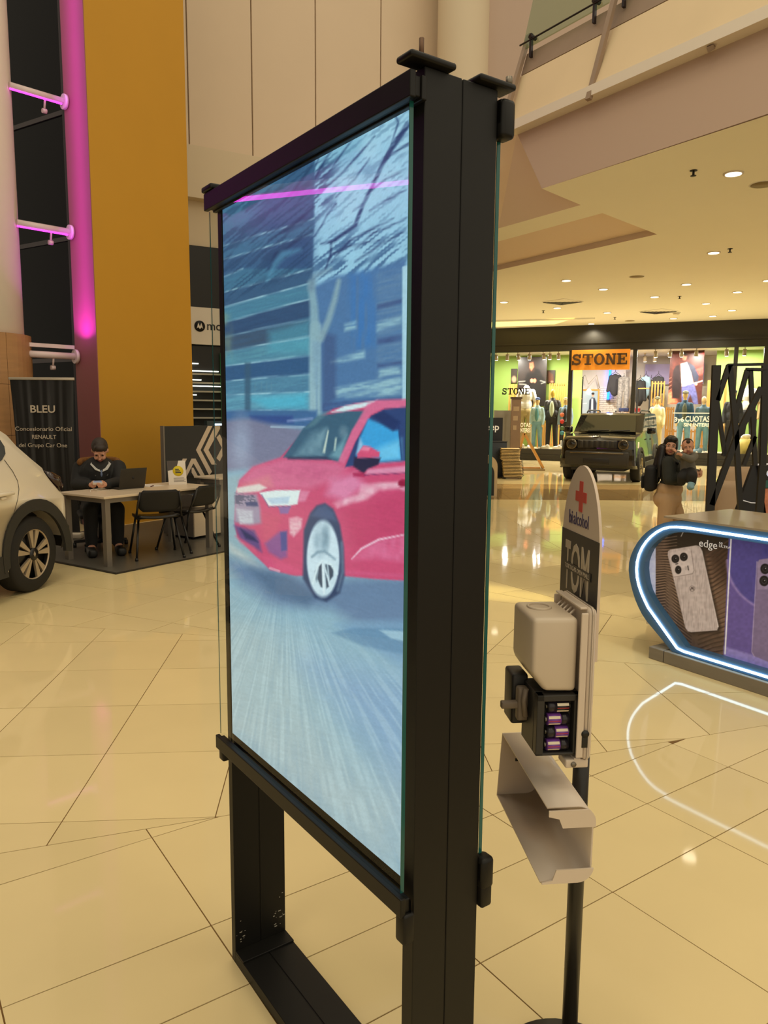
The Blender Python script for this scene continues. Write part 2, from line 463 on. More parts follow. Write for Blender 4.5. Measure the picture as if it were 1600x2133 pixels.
M_FRAME = M('dark_aluminium', (40, 30, 34), 0.35, metal=0.5)
for z0, z1 in ((0.1, 2.28), (2.34, 3.92), (3.98, 5.56), (5.62, 9.0)):
    MB().box(0.12, 2.5, -0.07, -0.05, z0, z1).obj('window_pane', M_DGLASS, win)
MB().box(0.0, 0.05, -0.02, 0.10, 0, 12).box(0.08, 0.12, -0.05, 0.06, 0, 12).obj('window_frame', M_FRAME, win)
for z in (2.31, 3.95, 5.59): MB().box(0.12, 2.5, -0.08, -0.03, z - .03, z + .03).obj('transom', M_FRAME, win)
M_PIPE = M('cream_enamel_pipe', (225, 205, 205), 0.35)
M_GLOWP = M('magenta_led_tube', (255, 60, 240), 0.4, emit=3.0, ecol=(235, 60, 225))
for zz, gl in ((5.61, 1), (3.965, 1), (2.33, 0)):
    a = Vector((-4.13, 10.60, zz)); b = Vector((-4.86, 9.86, zz)); d = (b - a).normalized(); b = a + d * .835; a = a + d * .15
    t = thing('tie_pipe', {5.61: 'uppermost magenta-lit pipe between pillar and white column', 3.965: 'middle magenta-lit pipe between pillar and white column', 2.33: 'lowest pipe with clamps beside the mustard pillar'}[zz], 'pipe', a, 0, 'pipes across the dark window strip')
    a0 = Vector((0, 0, 0)); b0 = b - a
    MB().tube([a0, b0], 0.045, 16).obj('pipe', M_PIPE, t)
    MB().tube([a0 - d * 0.02, a0 + d * 0.02], 0.095, 20).obj('flange', M_PIPE, t)
    if gl:
        MB().tube([a0 + d * .04 + Vector((0.012, -0.012, -0.04)), b0 + Vector((0.012, -0.012, -0.04))], 0.014, 8).obj('led_tube', M_GLOWP, t)
    for s in ((0.25,) if gl else (0.3, 0.62)):
        br = MB(); p = a0 + d * s; br.tube([p + Vector((0, 0, -0.03)), p + Vector((-.04, .06, -0.16))], 0.014, 8).tube([p + Vector((-.06, .04, -.16)), p + Vector((-.02, .08, -.16))], 0.03, 10)
        br.obj('clamp', M_PIPE, t)
    if not gl:
        MB().bar(a0 + d * 0.02 + Vector((0, 0, 0.12)), a0 + d * 0.66 + Vector((0, 0, 0.12)), 0.05, 0.05).obj('spotlight_bar', M_PIPE, t)
# magenta uplight that sits on the lowest pipe
upc = pc0 + sd_ * 0.20 - fd * 0.22; up = Vector((upc.x, upc.y, 2.52))
light('magenta_uplight', 'AREA', up, 4, (0.8, 0.04, 1.0), 0.16, target=up + Vector((fd.x * .25, fd.y * .25, 1.0)), spot=125)
ls = light('magenta_wall_fill', 'AREA', (0, 0, 0), 12, (0.72, 0.05, 1.0), 0.06, size_y=5.4)  # unseen strip light added to spread the magenta evenly up the pillar side
sx_ = Vector((sd_.x, sd_.y, 0)); zz_ = Vector((-fd.x, -fd.y, 0)); ls.matrix_world = Matrix.Translation((upc.x, upc.y, 5.3)) @ Matrix((sx_, Vector((0, 0, 1)), zz_)).transposed().to_4x4() if False else Matrix.Translation((upc.x, upc.y, 5.3)) @ Vector((fd.x, fd.y, 0)).to_track_quat('-Z', 'Y').to_matrix().to_4x4()

# the dark glazed side wall goes on beside and behind the photographer, with one more lit pipe before it
side = MB().box(-6.6, -6.3, -5, 8.6, 0, 7.5).obj('wall_side', M('dark_glazed_side_wall', (46, 40, 42), 0.35, spec=.3)); tag(side, kind='structure')
for yy in range(-4, 9, 2): MB().box(-6.3, -6.22, yy - .05, yy + .05, 0, 7.5).obj('mullion', M_FRAME, side)
t = thing('tie_pipe', 'magenta-lit pipe mirrored as a pink streak in the totem glass', 'pipe', (-4.5, 2.6, 3.36), 0, 'pipes across the dark window strip')
MB().tube([(0, 0, 0.05), (0, 2.3, 0.05)], 0.045, 16).obj('pipe', M_PIPE, t); MB().tube([(.02, 0, 0), (.02, 2.3, 0)], 0.020, 8).obj('led_tube', M('magenta_led_tube_bright', (255, 60, 240), 0.4, emit=14.0, ecol=(235, 60, 225)), t)
for yy in (.05, 2.25): MB().tube([(0, yy, .09), (0, yy, 4.1)], .012, 8).obj('hanger_rod', M_FRAME, t)

# ---- far-left facade: phone shop, slab edges, panelled upper wall
fq = at(400, 600, 15.0); ft = Vector((0.866, 0.5, 0)); fn = Vector((0.5, -0.866, 0))
fac = thing('wall_back', None, None, (fq.x, fq.y, 0), radians(30), kind='structure')
MB().box(-6, 5.2, 0.02, 0.3, 0, 4.7).obj('backing', M_CREAM, fac); MB().box(-6, 9, 0.02, 0.3, 4.7, 13).obj('backing', M_CREAM, fac)
MB().box(-6, 9, -0.30, 0.02, 5.57, 6.50).obj('slab_edge', M_CREAM, fac)
MB().box(-6, 5.2, -0.06, 0.02, 4.75, 5.57).obj('lintel_band', M_CREAM, fac)
MB().box(-6, 5.2, -0.12, 0.02, 3.60, 4.73).obj('black_fascia', M_BLACK, fac)
def fs(x, y): return (onp(x, y, fq, fn) - fq).dot(ft)
edges = [fs(255, 100), fs(388, 100), fs(522, 100), fs(655, 100), fs(791, 100), fs(920, 100), fs(1060, 100), fs(1190, 100)]
edges = [edges[0] - 1.2] + edges
for i in range(len(edges) - 1):
    MB().box(edges[i] + .012, edges[i + 1] - .012, -0.05, 0.02, 6.5, 13).obj('wall_panel', M_PANELW, fac, bevel=0.006, seg=1)
cc = at(966, 100, 17.2)
c2 = MB().lathe([(0.56, 0), (0.56, 13)], n=40).obj('column_far', M_CREAM, loc=(cc.x, cc.y, 0)); tag(c2, kind='structure')
# wall to the right of the far column
wr = cc + Vector((0.35, -0.2, 0))
wall_r = MB().slab([Vector((wr.x, wr.y)), Vector((wr.x + 4, wr.y - 1.6)), Vector((wr.x + 4.1, wr.y - 1.3)), Vector((wr.x + .1, wr.y + .3))], 4.7, 13).obj('wall_right', M_MAUVE); tag(wall_r, kind='structure')
wf = MB().slab([(0.72, 17.72), (0.95, 17.72), (1.2, 28.4), (0.97, 28.4)], 0, 4.55).obj('wall_far', M_CREAM); tag(wf, kind='structure')
# phone shop front
shop = thing('phone_shop_front', 'dark phone shop front beyond the mustard pillar', 'shop front', (fq.x, fq.y, 0), radians(30))
MB().box(-4, 5, -0.16, 0.0, 2.89, 3.59).obj('sign_board', M_WHITE, shop)
M_INK = M('black_ink', (20, 18, 18), 0.5)
sx = fs(411, 681); zc_ = onp(411, 681, fq, fn).z
MB().lathe([(0.105, 0), (0.105, 0.012)], n=28, axis='y', c=(sx, -0.172, zc_)).obj('roundel', M_INK, shop)
mm = [(-.062, -.05), (-.03, .06), (0, -.01), (.03, .06), (.062, -.05), (.035, -.02), (0, -.055), (-.035, -.02)]
MB().prism([(sx + a, zc_ + b) for a, b in mm], (-0.178, -0.172)).obj('roundel_mark', M_WHITE, shop)
text('sign_lettering', 'motorola', 0.235, M_INK, shop, (sx + 0.135, -0.165, zc_ - 0.06), bold=0.002)
M_SHOPIN = M('shop_dark_interior', (42, 42, 40), 0.7)
MB().box(-4, 5, 0.0, 0.04, 0, 2.89).obj('shop_back', M_SHOPIN, shop)
M_SHELF = M('pale_shelf', (190, 186, 170), 0.4)
M_LEDW = M('cool_shelf_light', (235, 240, 225), 0.4, emit=2.2)
for i in range(9):
    z = 0.95 + i * 0.17
    MB().box(-1.2, 0.62, -0.14, -0.005, z, z + 0.03).obj('shelf', M_SHELF, shop)
for i, (a, b, z) in enumerate(((-.5, .05, 2.53), (-.3, .45, 2.39), (-.5, .1, 2.22), (-.1, .5, 2.1), (-.45, .0, 1.93))):
    MB().box(a, b, -0.145, -0.10, z - 0.02, z).obj('shelf_light', M_LEDW, shop)
MB().box(-4, 5, -0.10, -0.005, 2.35, 2.86).obj('shutter_box', M_BLACK, shop)
M_GREENP = M('green_panel', (70, 170, 90), 0.5, emit=0.15)
for i in range(3): MB().box(0.48, 0.62, -0.20, -0.16, 1.36 + i * .47, 1.8 + i * .47).obj('green_panel', M_GREENP, shop)
M_SCR = M('lit_till_screen', (215, 235, 255), 0.3, emit=1.8)
MB().box(0.05, 0.40, -0.62, -0.42, 0.9, 1.42).box(0.0, 0.55, -0.7, -0.3, 0, 1.1).obj('till', M('till_blue_grey', (52, 68, 74), 0.5), shop)
MB().box(0.20, 0.42, -0.64, -0.62, 1.30, 1.37).obj('till_screen', M_SCR, shop)

# ---- low ceiling on the right, with stepped edge and coffer
from mathutils.geometry import tessellate_polygon
ZC, ZA = 4.55, 5.39
C0, C1, C2, C3 = (gp(x, y, ZC) for x, y in ((1600, 240), (1129, 393), (1210, 427), (1038, 476)))
dC = (C0 - C1).normalized(); dE = (C3 - C2).normalized()
H = [gp(x, y, ZC) for x, y in ((1255, 444), (1369, 488))]
dh = (gp(1032, 564, ZC) - H[1]).normalized(); H2 = H[1] + dh * 6.6; H3 = H2 + (H[0] - H[1])
outer = [C0 + dC * 5, C1, C2, C3 + dE * 4.5, Vector((-2.5, 18.4, ZC)), Vector((-2.5, 33, ZC)), Vector((22, 33, ZC)), Vector((22, 2, ZC))]
hole = [H[0], H3, H2, H[1]]
allp = outer + hole
tri = tessellate_polygon([outer, hole])
mb = MB(); mb.add(allp, tri); mb.add([p + Vector((0, 0, .25)) for p in allp], tri)
ceil = mb.obj('ceiling', M_CEIL); tag(ceil, kind='structure')
mb = MB(); n = len(outer)
for i in range(4): mb.add([outer[i] + Vector((0, 0, -.0)), outer[i + 1], outer[i + 1] + Vector((0, 0, .25)), outer[i] + Vector((0, 0, .25))], [(0, 1, 2, 3)])
mb.obj('ceiling_edge', M_MAUVE, ceil)
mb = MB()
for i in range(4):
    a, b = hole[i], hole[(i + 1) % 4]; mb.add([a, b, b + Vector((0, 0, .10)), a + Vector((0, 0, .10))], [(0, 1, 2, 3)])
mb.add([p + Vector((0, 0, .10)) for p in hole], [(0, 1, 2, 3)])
mb.obj('ceiling_coffer', M_MAUVE_LIT, ceil)
# raised soffit left of the step, seen from below
A1, A2, B1, B2 = (gp(x, y, ZA) for x, y in ((1049, 272), (1600, 32), (1077, 278), (1600, 62)))
A1 = gp(1037, 281, ZA); dA = (A2 - A1).normalized(); nin = Vector((-dA.y, dA.x, 0))
Ae = A1 + dA * 9; Be = B1 + dA * 9
sof = MB().slab([Vector((p.x, p.y)) for p in (A1 - nin * .004, Ae - nin * .004, Be, B1)], ZA - .02, ZA + .1)
soffit = sof.obj('trim_1', M_WHITE); tag(soffit, kind='structure')
MB().add([B1, Be, Be - Vector((0, 0, ZA - ZC)), C1, C1 + Vector((0, 0, .3)), Be + Vector((0, 0, .3)), B1 + Vector((0, 0, .3))], [(0, 1, 2, 3)]).obj('drop_fascia', M_MAUVE, ceil)
C3e = C3 + dE * 4.5; A1e = A1 + Vector((-4.6, 5.4, 0))
MB().add([A1, B1, C1, C2, C3, C3e, A1e], [(1, 2, 3), (1, 3, 4), (0, 1, 4), (0, 4, 5), (0, 5, 6)]).obj('raised_soffit', M_MAUVE_LIT, ceil)
# balcony front: sloping cream face, grey channel, glass balustrade with struts
bal = thing('balcony', None, None, (0, 0, 0), kind='structure')
T1, T2 = gp(1082, 161, 6.2), gp(1416, 0, 6.2); Te = T1 + dA * 9
M_PLAST = M('cream_plaster', (226, 204, 166), 0.75, var=0.05, scale=1.5)
th = nin * 0.12
MB().add([A1, Ae, Te, T1, A1 + th, Ae + th, Te + th, T1 + th], [(0, 1, 2, 3), (7, 6, 5, 4), (0, 4, 5, 1), (3, 2, 6, 7), (0, 3, 7, 4)]).obj('balcony_face', M_PLAST, bal)
A1b = A1 + nin * .02
M_TAUPE = M('taupe_metal_channel', (150, 128, 108), 0.5)
up1 = T1 + nin * 0.03 + Vector((0, 0, 0.03)); up2 = up1 + nin * 0.10 + Vector((0, 0, .30))
MB().add([up1, up1 + dA * 9, up2 + dA * 9, up2, up1 + th, up1 + dA * 9 + th, up2 + dA * 9 + th, up2 + th], [(0, 1, 2, 3), (7, 6, 5, 4), (0, 4, 5, 1), (3, 2, 6, 7), (0, 3, 7, 4)]).obj('channel', M_TAUPE, bal)
def strut(px0, px1):
    a = gp(*px0, ZA); b = gp(*px1, 6.4); a = a - nin * .03; b = b - nin * .06
    MB().bar(a - Vector((0, 0, .06)), b + (b - a) * .4, 0.05, 0.07, up=dA).obj('strut', M_TAUPE, bal)
strut((1230, 198), (1281, 22)); strut((1485, 90), (1513, -10)); strut((1046, 268), (1092, 130))
M_BGL = glass_mat('green_balustrade_glass', (0.72, 0.80, 0.66), 1.5)
g0 = up2 - dA * 0.04 - nin * 0.06; gl0 = g0 + Vector((0, 0, .04)); lean = nin * 0.28 + Vector((0, 0, 1.1))
for i in range(4):
    a = gl0 + dA * (i * 1.55); b = a + dA * 1.5
    MB().add([a, b, b + lean, a + lean] + [p + nin * .016 for p in (a, b, b + lean, a + lean)], [(0, 1, 2, 3), (7, 6, 5, 4), (0, 4, 5, 1), (1, 5, 6, 2), (2, 6, 7, 3), (3, 7, 4, 0)]).obj('balustrade_pane', M_BGL, bal)
    for s in (0.2, 1.3):
        p = a + dA * s - nin * .02; br = MB().tube([p + Vector((0, 0, .1)) - nin * .03, p + Vector((0, 0, .1)) + nin * .08], 0.03, 10).bar(p + Vector((0, 0, -.16)), p + Vector((0, 0, .14)), .05, .03)
        br.obj('glass_clamp', M_FRAME, bal)
MB().tube([gl0 + Vector((0, 0, .06)) - nin * .04, gl0 + dA * 6 + Vector((0, 0, .06)) - nin * .04], 0.012, 8).obj('rod', M_FRAME, bal)

# ---- things in the low ceiling
M_DL = M('downlight_lens', (255, 244, 214), 0.4, emit=4.0, ecol=(255, 240, 205))
proto = None
DLP = [(1528, 361), (1487, 526), (1180, 584), (1257, 602), (1364, 618), (1430, 592), (1536, 608), (1600, 584), (1050, 629), (1161, 641), (1265, 651), (1471, 632), (1525, 646), (1403, 663), (1485, 658), (1232, 674)]
DLL = ['large recessed downlight nearest the stepped ceiling edge', 'recessed downlight second from the balcony, beside a sprinkler', 'recessed downlight left above the dark triangular vent', 'recessed downlight below and right of the mauve coffer tip',
       'recessed downlight above the right triangular vent', 'recessed downlight beside the dark round ceiling grille row', 'recessed downlight high above the lattice frame', 'recessed downlight cut by the right picture edge',
       'recessed downlight closest to the tall display totem', 'recessed downlight just under the left triangular vent', 'recessed downlight over the hanging shop sign', 'recessed downlight right of the right triangular vent', 'recessed downlight close to the shop header at far right',
       'recessed downlight lowest right of the right vent', 'recessed downlight over the right shop window', 'recessed downlight farthest away by the shop header']
for i, (x, y) in enumerate(DLP):
    p = gp(x, y, ZC)
    if proto is None:
        proto = thing('ceiling_downlight', DLL[0], 'ceiling light', p, 0, 'downlights in the low ceiling')
        MB().lathe([(0.12, -0.012), (0.12, 0.0), (0.095, 0.0)], n=24).obj('trim_ring', M_WHITE, proto)
        MB().lathe([(0.095, -0.016), (0.095, -0.012)], n=24).obj('lens', M_DL, proto)
    else: dup(proto, p, label=DLL[i])
    light('downlight', 'SPOT', (p.x, p.y, p.z - 0.05), (6, 430, 150)[min(i, 2)], (1.0, 0.88, 0.64), 0.09, spot=150)
SPL = [((1445, 355), 'sprinkler head beside the large near downlight'), ((1521, 518), 'sprinkler head right of the second downlight'), ((1416, 617), 'sprinkler head between the far downlights'), ((1132, 647), 'sprinkler head left of the triangular vent'), ((1281, 661), 'sprinkler head over the shop sign')]
pr = None
for (x, y), lb in SPL:
    p = gp(x, y, ZC)
    if pr is None:
        pr = thing('sprinkler', lb, 'sprinkler', p, 0, 'sprinklers in the low ceiling')
        MB().lathe([(0.045, -0.006), (0.045, 0)], n=16).obj('rose', M_BLACK, pr)
        MB().lathe([(0.014, -0.06), (0.014, 0)], n=10).lathe([(0.035, -0.066), (0.035, -0.06)], n=12).obj('head', M_BLACK, pr)
    else: dup(pr, p, label=lb)
M_DISC = M('tan_grille', (140, 120, 78), 0.6)
for (x, y), lb in (((1327, 576), 'round flush ceiling speaker above the right vent'), ((1590, 384), 'round flush ceiling speaker near the right edge'), ((1312, 668), 'small round ceiling speaker near the shop header')):
    p = gp(x, y, ZC); t = thing('ceiling_speaker', lb, 'speaker', p, 0, 'speakers in the low ceiling')
    MB().lathe([(0.15, -0.008), (0.15, 0.0)], n=24).obj('grille', M_DISC, t); MB().lathe([(0.17, -0.004), (0.17, 0.0)], n=24).obj('rim', M_CEIL, t)
for (x, y), lb in (((1172, 628), 'dark triangular air vent on the left of the low ceiling'), ((1372, 648), 'dark triangular air vent on the right of the low ceiling')):
    p = gp(x, y, ZC); t = thing('ceiling_vent', lb, 'vent', p, radians(35), 'vents in the low ceiling')
    MB().box(-.38, .38, -.38, .38, -0.012, 0).obj('vent_plate', M_CEIL, t)
    for k in range(5):
        r = 0.34 - k * 0.07
        m_ = MB()
        for sx_, sy_, ex_, ey_ in ((r, -r, r, r), (r, r, -r, r)): m_.bar((sx_, sy_, -.02), (ex_, ey_, -.02), 0.06, 0.012)
        m_.obj('louvre', M_BLACK, t)
p = gp(1409, 651, ZC); t = thing('smoke_detector', 'small white smoke detector hanging under the ceiling', 'smoke detector', p)
MB().lathe([(0.05, -0.07), (0.09, -0.05), (0.09, -0.02), (0.03, 0)], n=16).obj('detector_body', M_WHITE, t); MB().lathe([(0.12, -0.02), (0.12, 0)], n=16).obj('mount', M_CEIL, t)
# glowing cove slot in the ceiling, far left
k0, k1 = gp(1020, 668, ZC), gp(1198, 662, ZC); k2 = gp(1240, 668, ZC)
M_COVE = M('lit_cove', (255, 232, 150), 0.6, emit=1.6, ecol=(255, 225, 130))
cv = thing('cove_light', 'long glowing cove light slot in the ceiling left of the shop sign', 'cove light', (k0.x, k0.y, ZC))
dk = k1 - k0; pk = Vector((0, 1.6, 0))
MB().add([Vector((0, 0, -.004)), dk + Vector((0, 0, -.004)), dk * .9 + pk + Vector((0, 0, -.004)), pk * 1.2 + Vector((0, 0, -.004))], [(3, 2, 1, 0)]).obj('glow_panel', M_COVE, cv)
MB().bar(Vector((0, -.05, -.02)), dk + Vector((0.6, -.05, -.02)), 0.12, 0.05).obj('cove_lip', M_CEIL, cv)
# ================================================================== ADVERTISING TOTEM WITH SCREEN
M_KB = M('black_powder_coat', (17, 16, 14), 0.45, spec=.3, var=0.12, scale=30, bump=0.02)
M_KB2 = M('black_gloss_bezel', (10, 9, 8), 0.12, spec=1.0)
M_GLS = glass_mat('clear_safety_glass', (0.97, 0.99, 0.985), 1.25)
M_GEDGE = M('green_glass_edge', (26, 92, 88), 0.15, var=0.1)
KO = Vector((-0.435, 2.03, 0)); KROT = radians(-55)
kio = thing('advertising_totem', 'tall black framed advertising totem showing a red car on its screen', 'advertising totem', KO, KROT)
KM = Matrix.Translation(KO) @ Matrix.Rotation(KROT, 4, 'Z')
D = 0.163; G = 0.0815
def halves(x0, x1, z0, z1, name):
    mb = MB().box(x0, x1, 0, G - .0015, z0, z1).box(x0, x1, G + .0015, D, z0, z1).box(x0 + .002, x1 - .002, G - .002, G + .002, z0 + .002, z1 - .002)
    return mb.obj(name, M_KB, kio, bevel=0.0012, seg=1)
halves(-0.004, 0.021, 0, 2.165, 'post'); halves(0.832, 0.866, 0, 2.165, 'post')
halves(0.021, 0.832, 2.125, 2.16, 'top_rail')
mb = MB().box(0.021, 0.832, 0, G - .0015, 0, 0.034).box(0.021, 0.832, G + .0015, D, 0, 0.034).box(0.03, 0.82, G - .002, G + .002, 0, 0.032)
mb.obj('base_rail', M_KB, kio, bevel=0.0012, seg=1)
[MB().box(a_, b_, 0, D, 0.034, 0.040).obj('corner_plate', M_KB, kio, bevel=0.001, seg=1) for a_, b_ in ((0.021, 0.075), (0.78, 0.832))]
MB().box(0.021, 0.832, 0.012, D - .012, 0.668, 2.125).obj('display_housing', M_KB2, kio)
# bezel around the picture
mb = MB(); X0, X1, Z0, Z1 = 0.026, 0.826, 0.709, 2.116
mb.box(0.021, X0, 0.002, 0.012, 0.668, 2.125).box(X1, 0.832, 0.002, 0.012, 0.668, 2.125).box(X0, X1, 0.002, 0.012, Z1, 2.125).box(X0, X1, 0.002, 0.012, 0.668, Z0)
mb.obj('bezel', M_KB2, kio)
# front and rear glass with clamp bars
def glass(y0, y1, name):
    MB().box(-0.010, 0.853, y0, y1, 0.69, 2.125).obj(name, M_GLS, kio)
    MB().box(0.853, 0.8545, y0, y1, 0.70, 2.11).obj('glass_edge', M_GEDGE, kio); MB().box(-0.0108, -0.010, y0 + .003, y1 - .003, 0.70, 2.11).obj('glass_edge', M_GEDGE, kio)
glass(-0.022, -0.014, 'front_glass'); glass(D + 0.012, D + 0.020, 'rear_glass')
for sgn, y0, y1 in ((1, -0.036, -0.001), (-1, D + 0.001, D + 0.030)):
    ym = -0.018 if sgn == 1 else D + 0.016
    for z0, z1, nm in ((2.108, 2.150, 'upper_clamp_bar'), (0.664, 0.702, 'lower_clamp_bar')):
        low = z0 < 1; yr = (-.012 if sgn == 1 else D + .012) if low else y1
        mb = MB().box(-0.006, 0.874, y0, ym - .006, z0, z1).box(-0.006, 0.874, min(ym + .006 * sgn, yr), max(ym + .006 * sgn, yr), z0, z1 - (.008 if low else .004)).box(-0.002, 0.870, ym - .007, ym + .007, z0 + .004, z1 - .006)
        mb.obj(nm, M_KB, kio, bevel=0.002)
    MB().rbox(0.838, 0.882, y0 - .004 if sgn == 1 else D - .055, .055 if sgn == 1 else D + .03, 2.166, 2.177, 0.004).obj('top_clip', M_KB, kio)
    MB().rbox(-0.012, 0.05, y0 - .004 if sgn == 1 else D - .07, .075 if sgn == 1 else y1 + .004, 2.152, 2.166, 0.004).obj('top_clip', M_KB, kio)
    ya, yb = (-0.030, -0.004) if sgn == 1 else (D + .002, D + .030)
    MB().rbox(0.848, 0.878, ya, yb, 0.606, 0.668, 0.005).obj('lower_hook', M_KB, kio)
    MB().rbox(0.0, 0.03, ya, yb, 0.632, 0.668, 0.005).obj('lower_hook', M_KB, kio)
MB().rbox(0.846, 0.880, D + .001, D + .033, 2.085, 2.152, 0.008).obj('rear_clamp_block', M_KB, kio)
MB().rbox(0.846, 0.880, D + .001, D + .033, 0.645, 0.712, 0.008).obj('rear_clamp_block', M_KB, kio)
MB().tube([(0.862, -0.005, 2.17), (0.862, -0.005, 2.207)], 0.0042, 10).obj('threaded_rod', M('brown_steel_rod', (98, 70, 48), 0.5, metal=0.5), kio)
MB().tube([(0.872, D + .02, 2.176), (0.872, D + .02, 2.19)], 0.006, 10).obj('bolt', M_GREYM, kio)
M_SCUFF = M('paint_scuff_white', (150, 146, 135), 0.7)
mb = MB()
for i in range(26):
    y = random.choice((random.uniform(.004, .03), random.uniform(.12, .155))); z = .06 + abs(random.gauss(0, .05)); l = random.uniform(.002, .006)
    mb.box(0.0208, 0.0214, y, y + l * random.uniform(.5, 1.6), z, z + l * .5)
tag(mb.obj('paint_scuffs', M_SCUFF, kio), kind='stuff')

# the moving picture on the screen
def paint_screen(X, Z, W):
    x, y = proj_np(W); I = Ink(x, y, (112, 158, 186))
    n1 = vnoise(x / 9, y / 14, 1); n2 = vnoise((x + y * .9) / 22, (y - x * .3) / 2.2, 2); n3 = vnoise((x * .8 + y) / 4.6, (x - y * .8) / 44, 3); n4 = vnoise(x / 3.2, y / 3.2, 4)
    nh = vnoise(x / 30, (y + x * .2) / 3.0, 5); big = vnoise(x / 45, y / 45, 6)
    sm = lambda v, a, b: np.clip((v - a) / (b - a), 0, 1)
    # sky with bare branches
    I.poly([(655, 318), (852, 215), (852, 560), (760, 570), (648, 600)], (150, 200, 224), 3)
    I.poly([(690, 300), (852, 215), (852, 420), (700, 480)], (164, 210, 230), 22, 0.8, tex=sm(big, .25, .7))
    I.poly([(655, 318), (760, 262), (748, 330), (660, 400)], (128, 182, 208), 14, .8)
    st = sm(n3, .62, .80)
    I.poly([(652, 330), (852, 220), (852, 560), (648, 600)], (56, 88, 128), 6, 0.30, tex=st)
    I.poly([(648, 340), (700, 330), (690, 420), (650, 470)], (44, 74, 112), 14, 0.75, tex=sm(n3, .40, .62))
    I.poly([(652, 500), (846, 470), (846, 570), (652, 610)], (62, 100, 140), 14, 0.8, tex=sm(n3, .42, .66))
    for p, w in (([(850, 258), (817, 309), (797, 342), (775, 389), (756, 427), (740, 469), (696, 502), (668, 508)], [12, 8, 8, 7, 7, 8, 8, 4]),
                 ([(781, 283), (745, 325), (715, 358), (679, 390), (655, 414)], [2, 4, 3, 3, 5]), ([(850, 300), (815, 322), (790, 352)], [5, 3, 2]), ([(775, 395), (805, 372), (846, 352)], [4, 3, 2]),
                 ([(733, 292), (712, 320), (690, 352), (668, 374)], [2, 3, 2, 2]), ([(700, 425), (682, 447), (670, 470), (655, 492)], [4, 3, 3, 2]), ([(756, 425), (735, 440)], [4, 2]),
                 ([(846, 268), (822, 290), (800, 330)], [4, 3, 2]), ([(700, 300), (676, 335), (656, 372)], [2, 4, 4]), ([(664, 330), (640, 380), (600, 430)], [3, 4, 2]), ([(655, 400), (630, 440), (590, 475)], [4, 4, 2]), ([(770, 330), (740, 372), (700, 410)], [2, 3, 2]), ([(846, 395), (800, 420), (770, 440)], [2, 3, 2]), ([(846, 480), (800, 505), (740, 545)], [2, 4, 4]), ([(820, 455), (770, 480), (730, 500), (690, 545)], [2, 4, 4, 3]), ([(655, 470), (620, 520), (575, 545), (560, 575)], [4, 5, 6, 3]),
                 ([(740, 520), (775, 487), (815, 470), (846, 455)], [3, 4, 3, 2]), ([(690, 530), (730, 512), (790, 500)], [4, 4, 2]), ([(690, 507), (688, 535), (678, 560)], [4, 6, 3]), ([(820, 232), (830, 255), (815, 300)], [3, 3, 1])):
        I.line(p, w, (40, 62, 104), 2.2, 0.9, tex=0.55 + .45 * sm(n3, .25, .55))
    # left tower with streaming floors
    I.poly([(440, 440), (657, 316), (652, 560), (646, 872), (440, 880)], (60, 98, 134), 2.5)
    I.poly([(440, 440), (600, 345), (520, 470), (440, 520)], (78, 128, 158), 16, 0.7)
    I.poly([(560, 470), (652, 455), (648, 560), (560, 570)], (48, 80, 122), 16, 0.7)
    fl = [((440, 520), (655, 455)), ((440, 548), (652, 488)), ((440, 590), (506, 560)), ((440, 616), (650, 560)), ((440, 648), (648, 590)), ((440, 680), (648, 622)), ((440, 708), (648, 664)), ((440, 738), (680, 695)), ((440, 767), (655, 739)), ((440, 797), (650, 779)), ((440, 825), (648, 816)), ((440, 857), (648, 854))]
    for i, (a, b) in enumerate(fl[:-1]):
        c, d = fl[i + 1]
        col = [(70, 120, 150), (60, 96, 132), (72, 126, 152), (58, 92, 124), (84, 146, 166), (50, 74, 108), (66, 84, 104), (98, 160, 174), (50, 88, 130), (92, 148, 172), (110, 178, 196)][i]
        I.poly([a, b, d, c], col, 2.2, 0.85, tex=.55 + .45 * nh)
    I.poly([(560, 690), (648, 665), (648, 735), (560, 735)], (86, 168, 188), 9, 0.55)
    I.poly([(520, 830), (640, 820), (640, 850), (560, 852)], (80, 186, 214), 8, 0.7)
    for a, b in fl: I.line([a, ((a[0] + b[0]) / 2, (a[1] + b[1]) / 2 - 1), b], [1.4, 3.2, 2.2], (170, 214, 226), 1.6, 0.85, tex=.35 + .65 * sm(nh, .25, .7))
    I.poly([(440, 440), (650, 325), (650, 560), (440, 640)], (36, 62, 94), 8, 0.45, tex=sm(n3, .45, .7))
    for q, w in (([(650, 345), (610, 400), (570, 440)], [3, 5, 2]), ([(655, 430), (610, 470), (560, 500)], [3, 4, 2]), ([(650, 480), (600, 515), (575, 530), (560, 560)], [3, 6, 7, 3])): I.line(q, w, (34, 58, 92), 3, .8)
    I.line([(625, 520), (590, 530), (572, 552), (556, 585)], [6, 16, 12, 4], (92, 158, 186), 5, .55)
    I.poly([(510, 755), (522, 755), (522, 860), (510, 860)], (60, 92, 116), 3, .8)
    for xx in (532, 545, 556, 566): I.line([(xx, 797), (xx - 1, 815)], 2.5, (96, 140, 158), 1.2, .5)
    I.poly([(440, 640), (480, 655), (484, 700), (482, 745), (440, 752)], (150, 170, 130), 6, .45, tex=n1)
    # right block
    I.poly([(648, 600), (700, 575), (760, 566), (846, 540), (846, 842), (648, 862)], (80, 120, 164), 5)
    I.poly([(730, 570), (782, 560), (782, 720), (730, 730)], (64, 120, 182), 10, .8, tex=sm(vnoise(x / 6, y / 60, 8), .2, .7))
    I.poly([(785, 570), (838, 560), (838, 840), (785, 840)], (104, 138, 168), 5, .8, tex=nh)
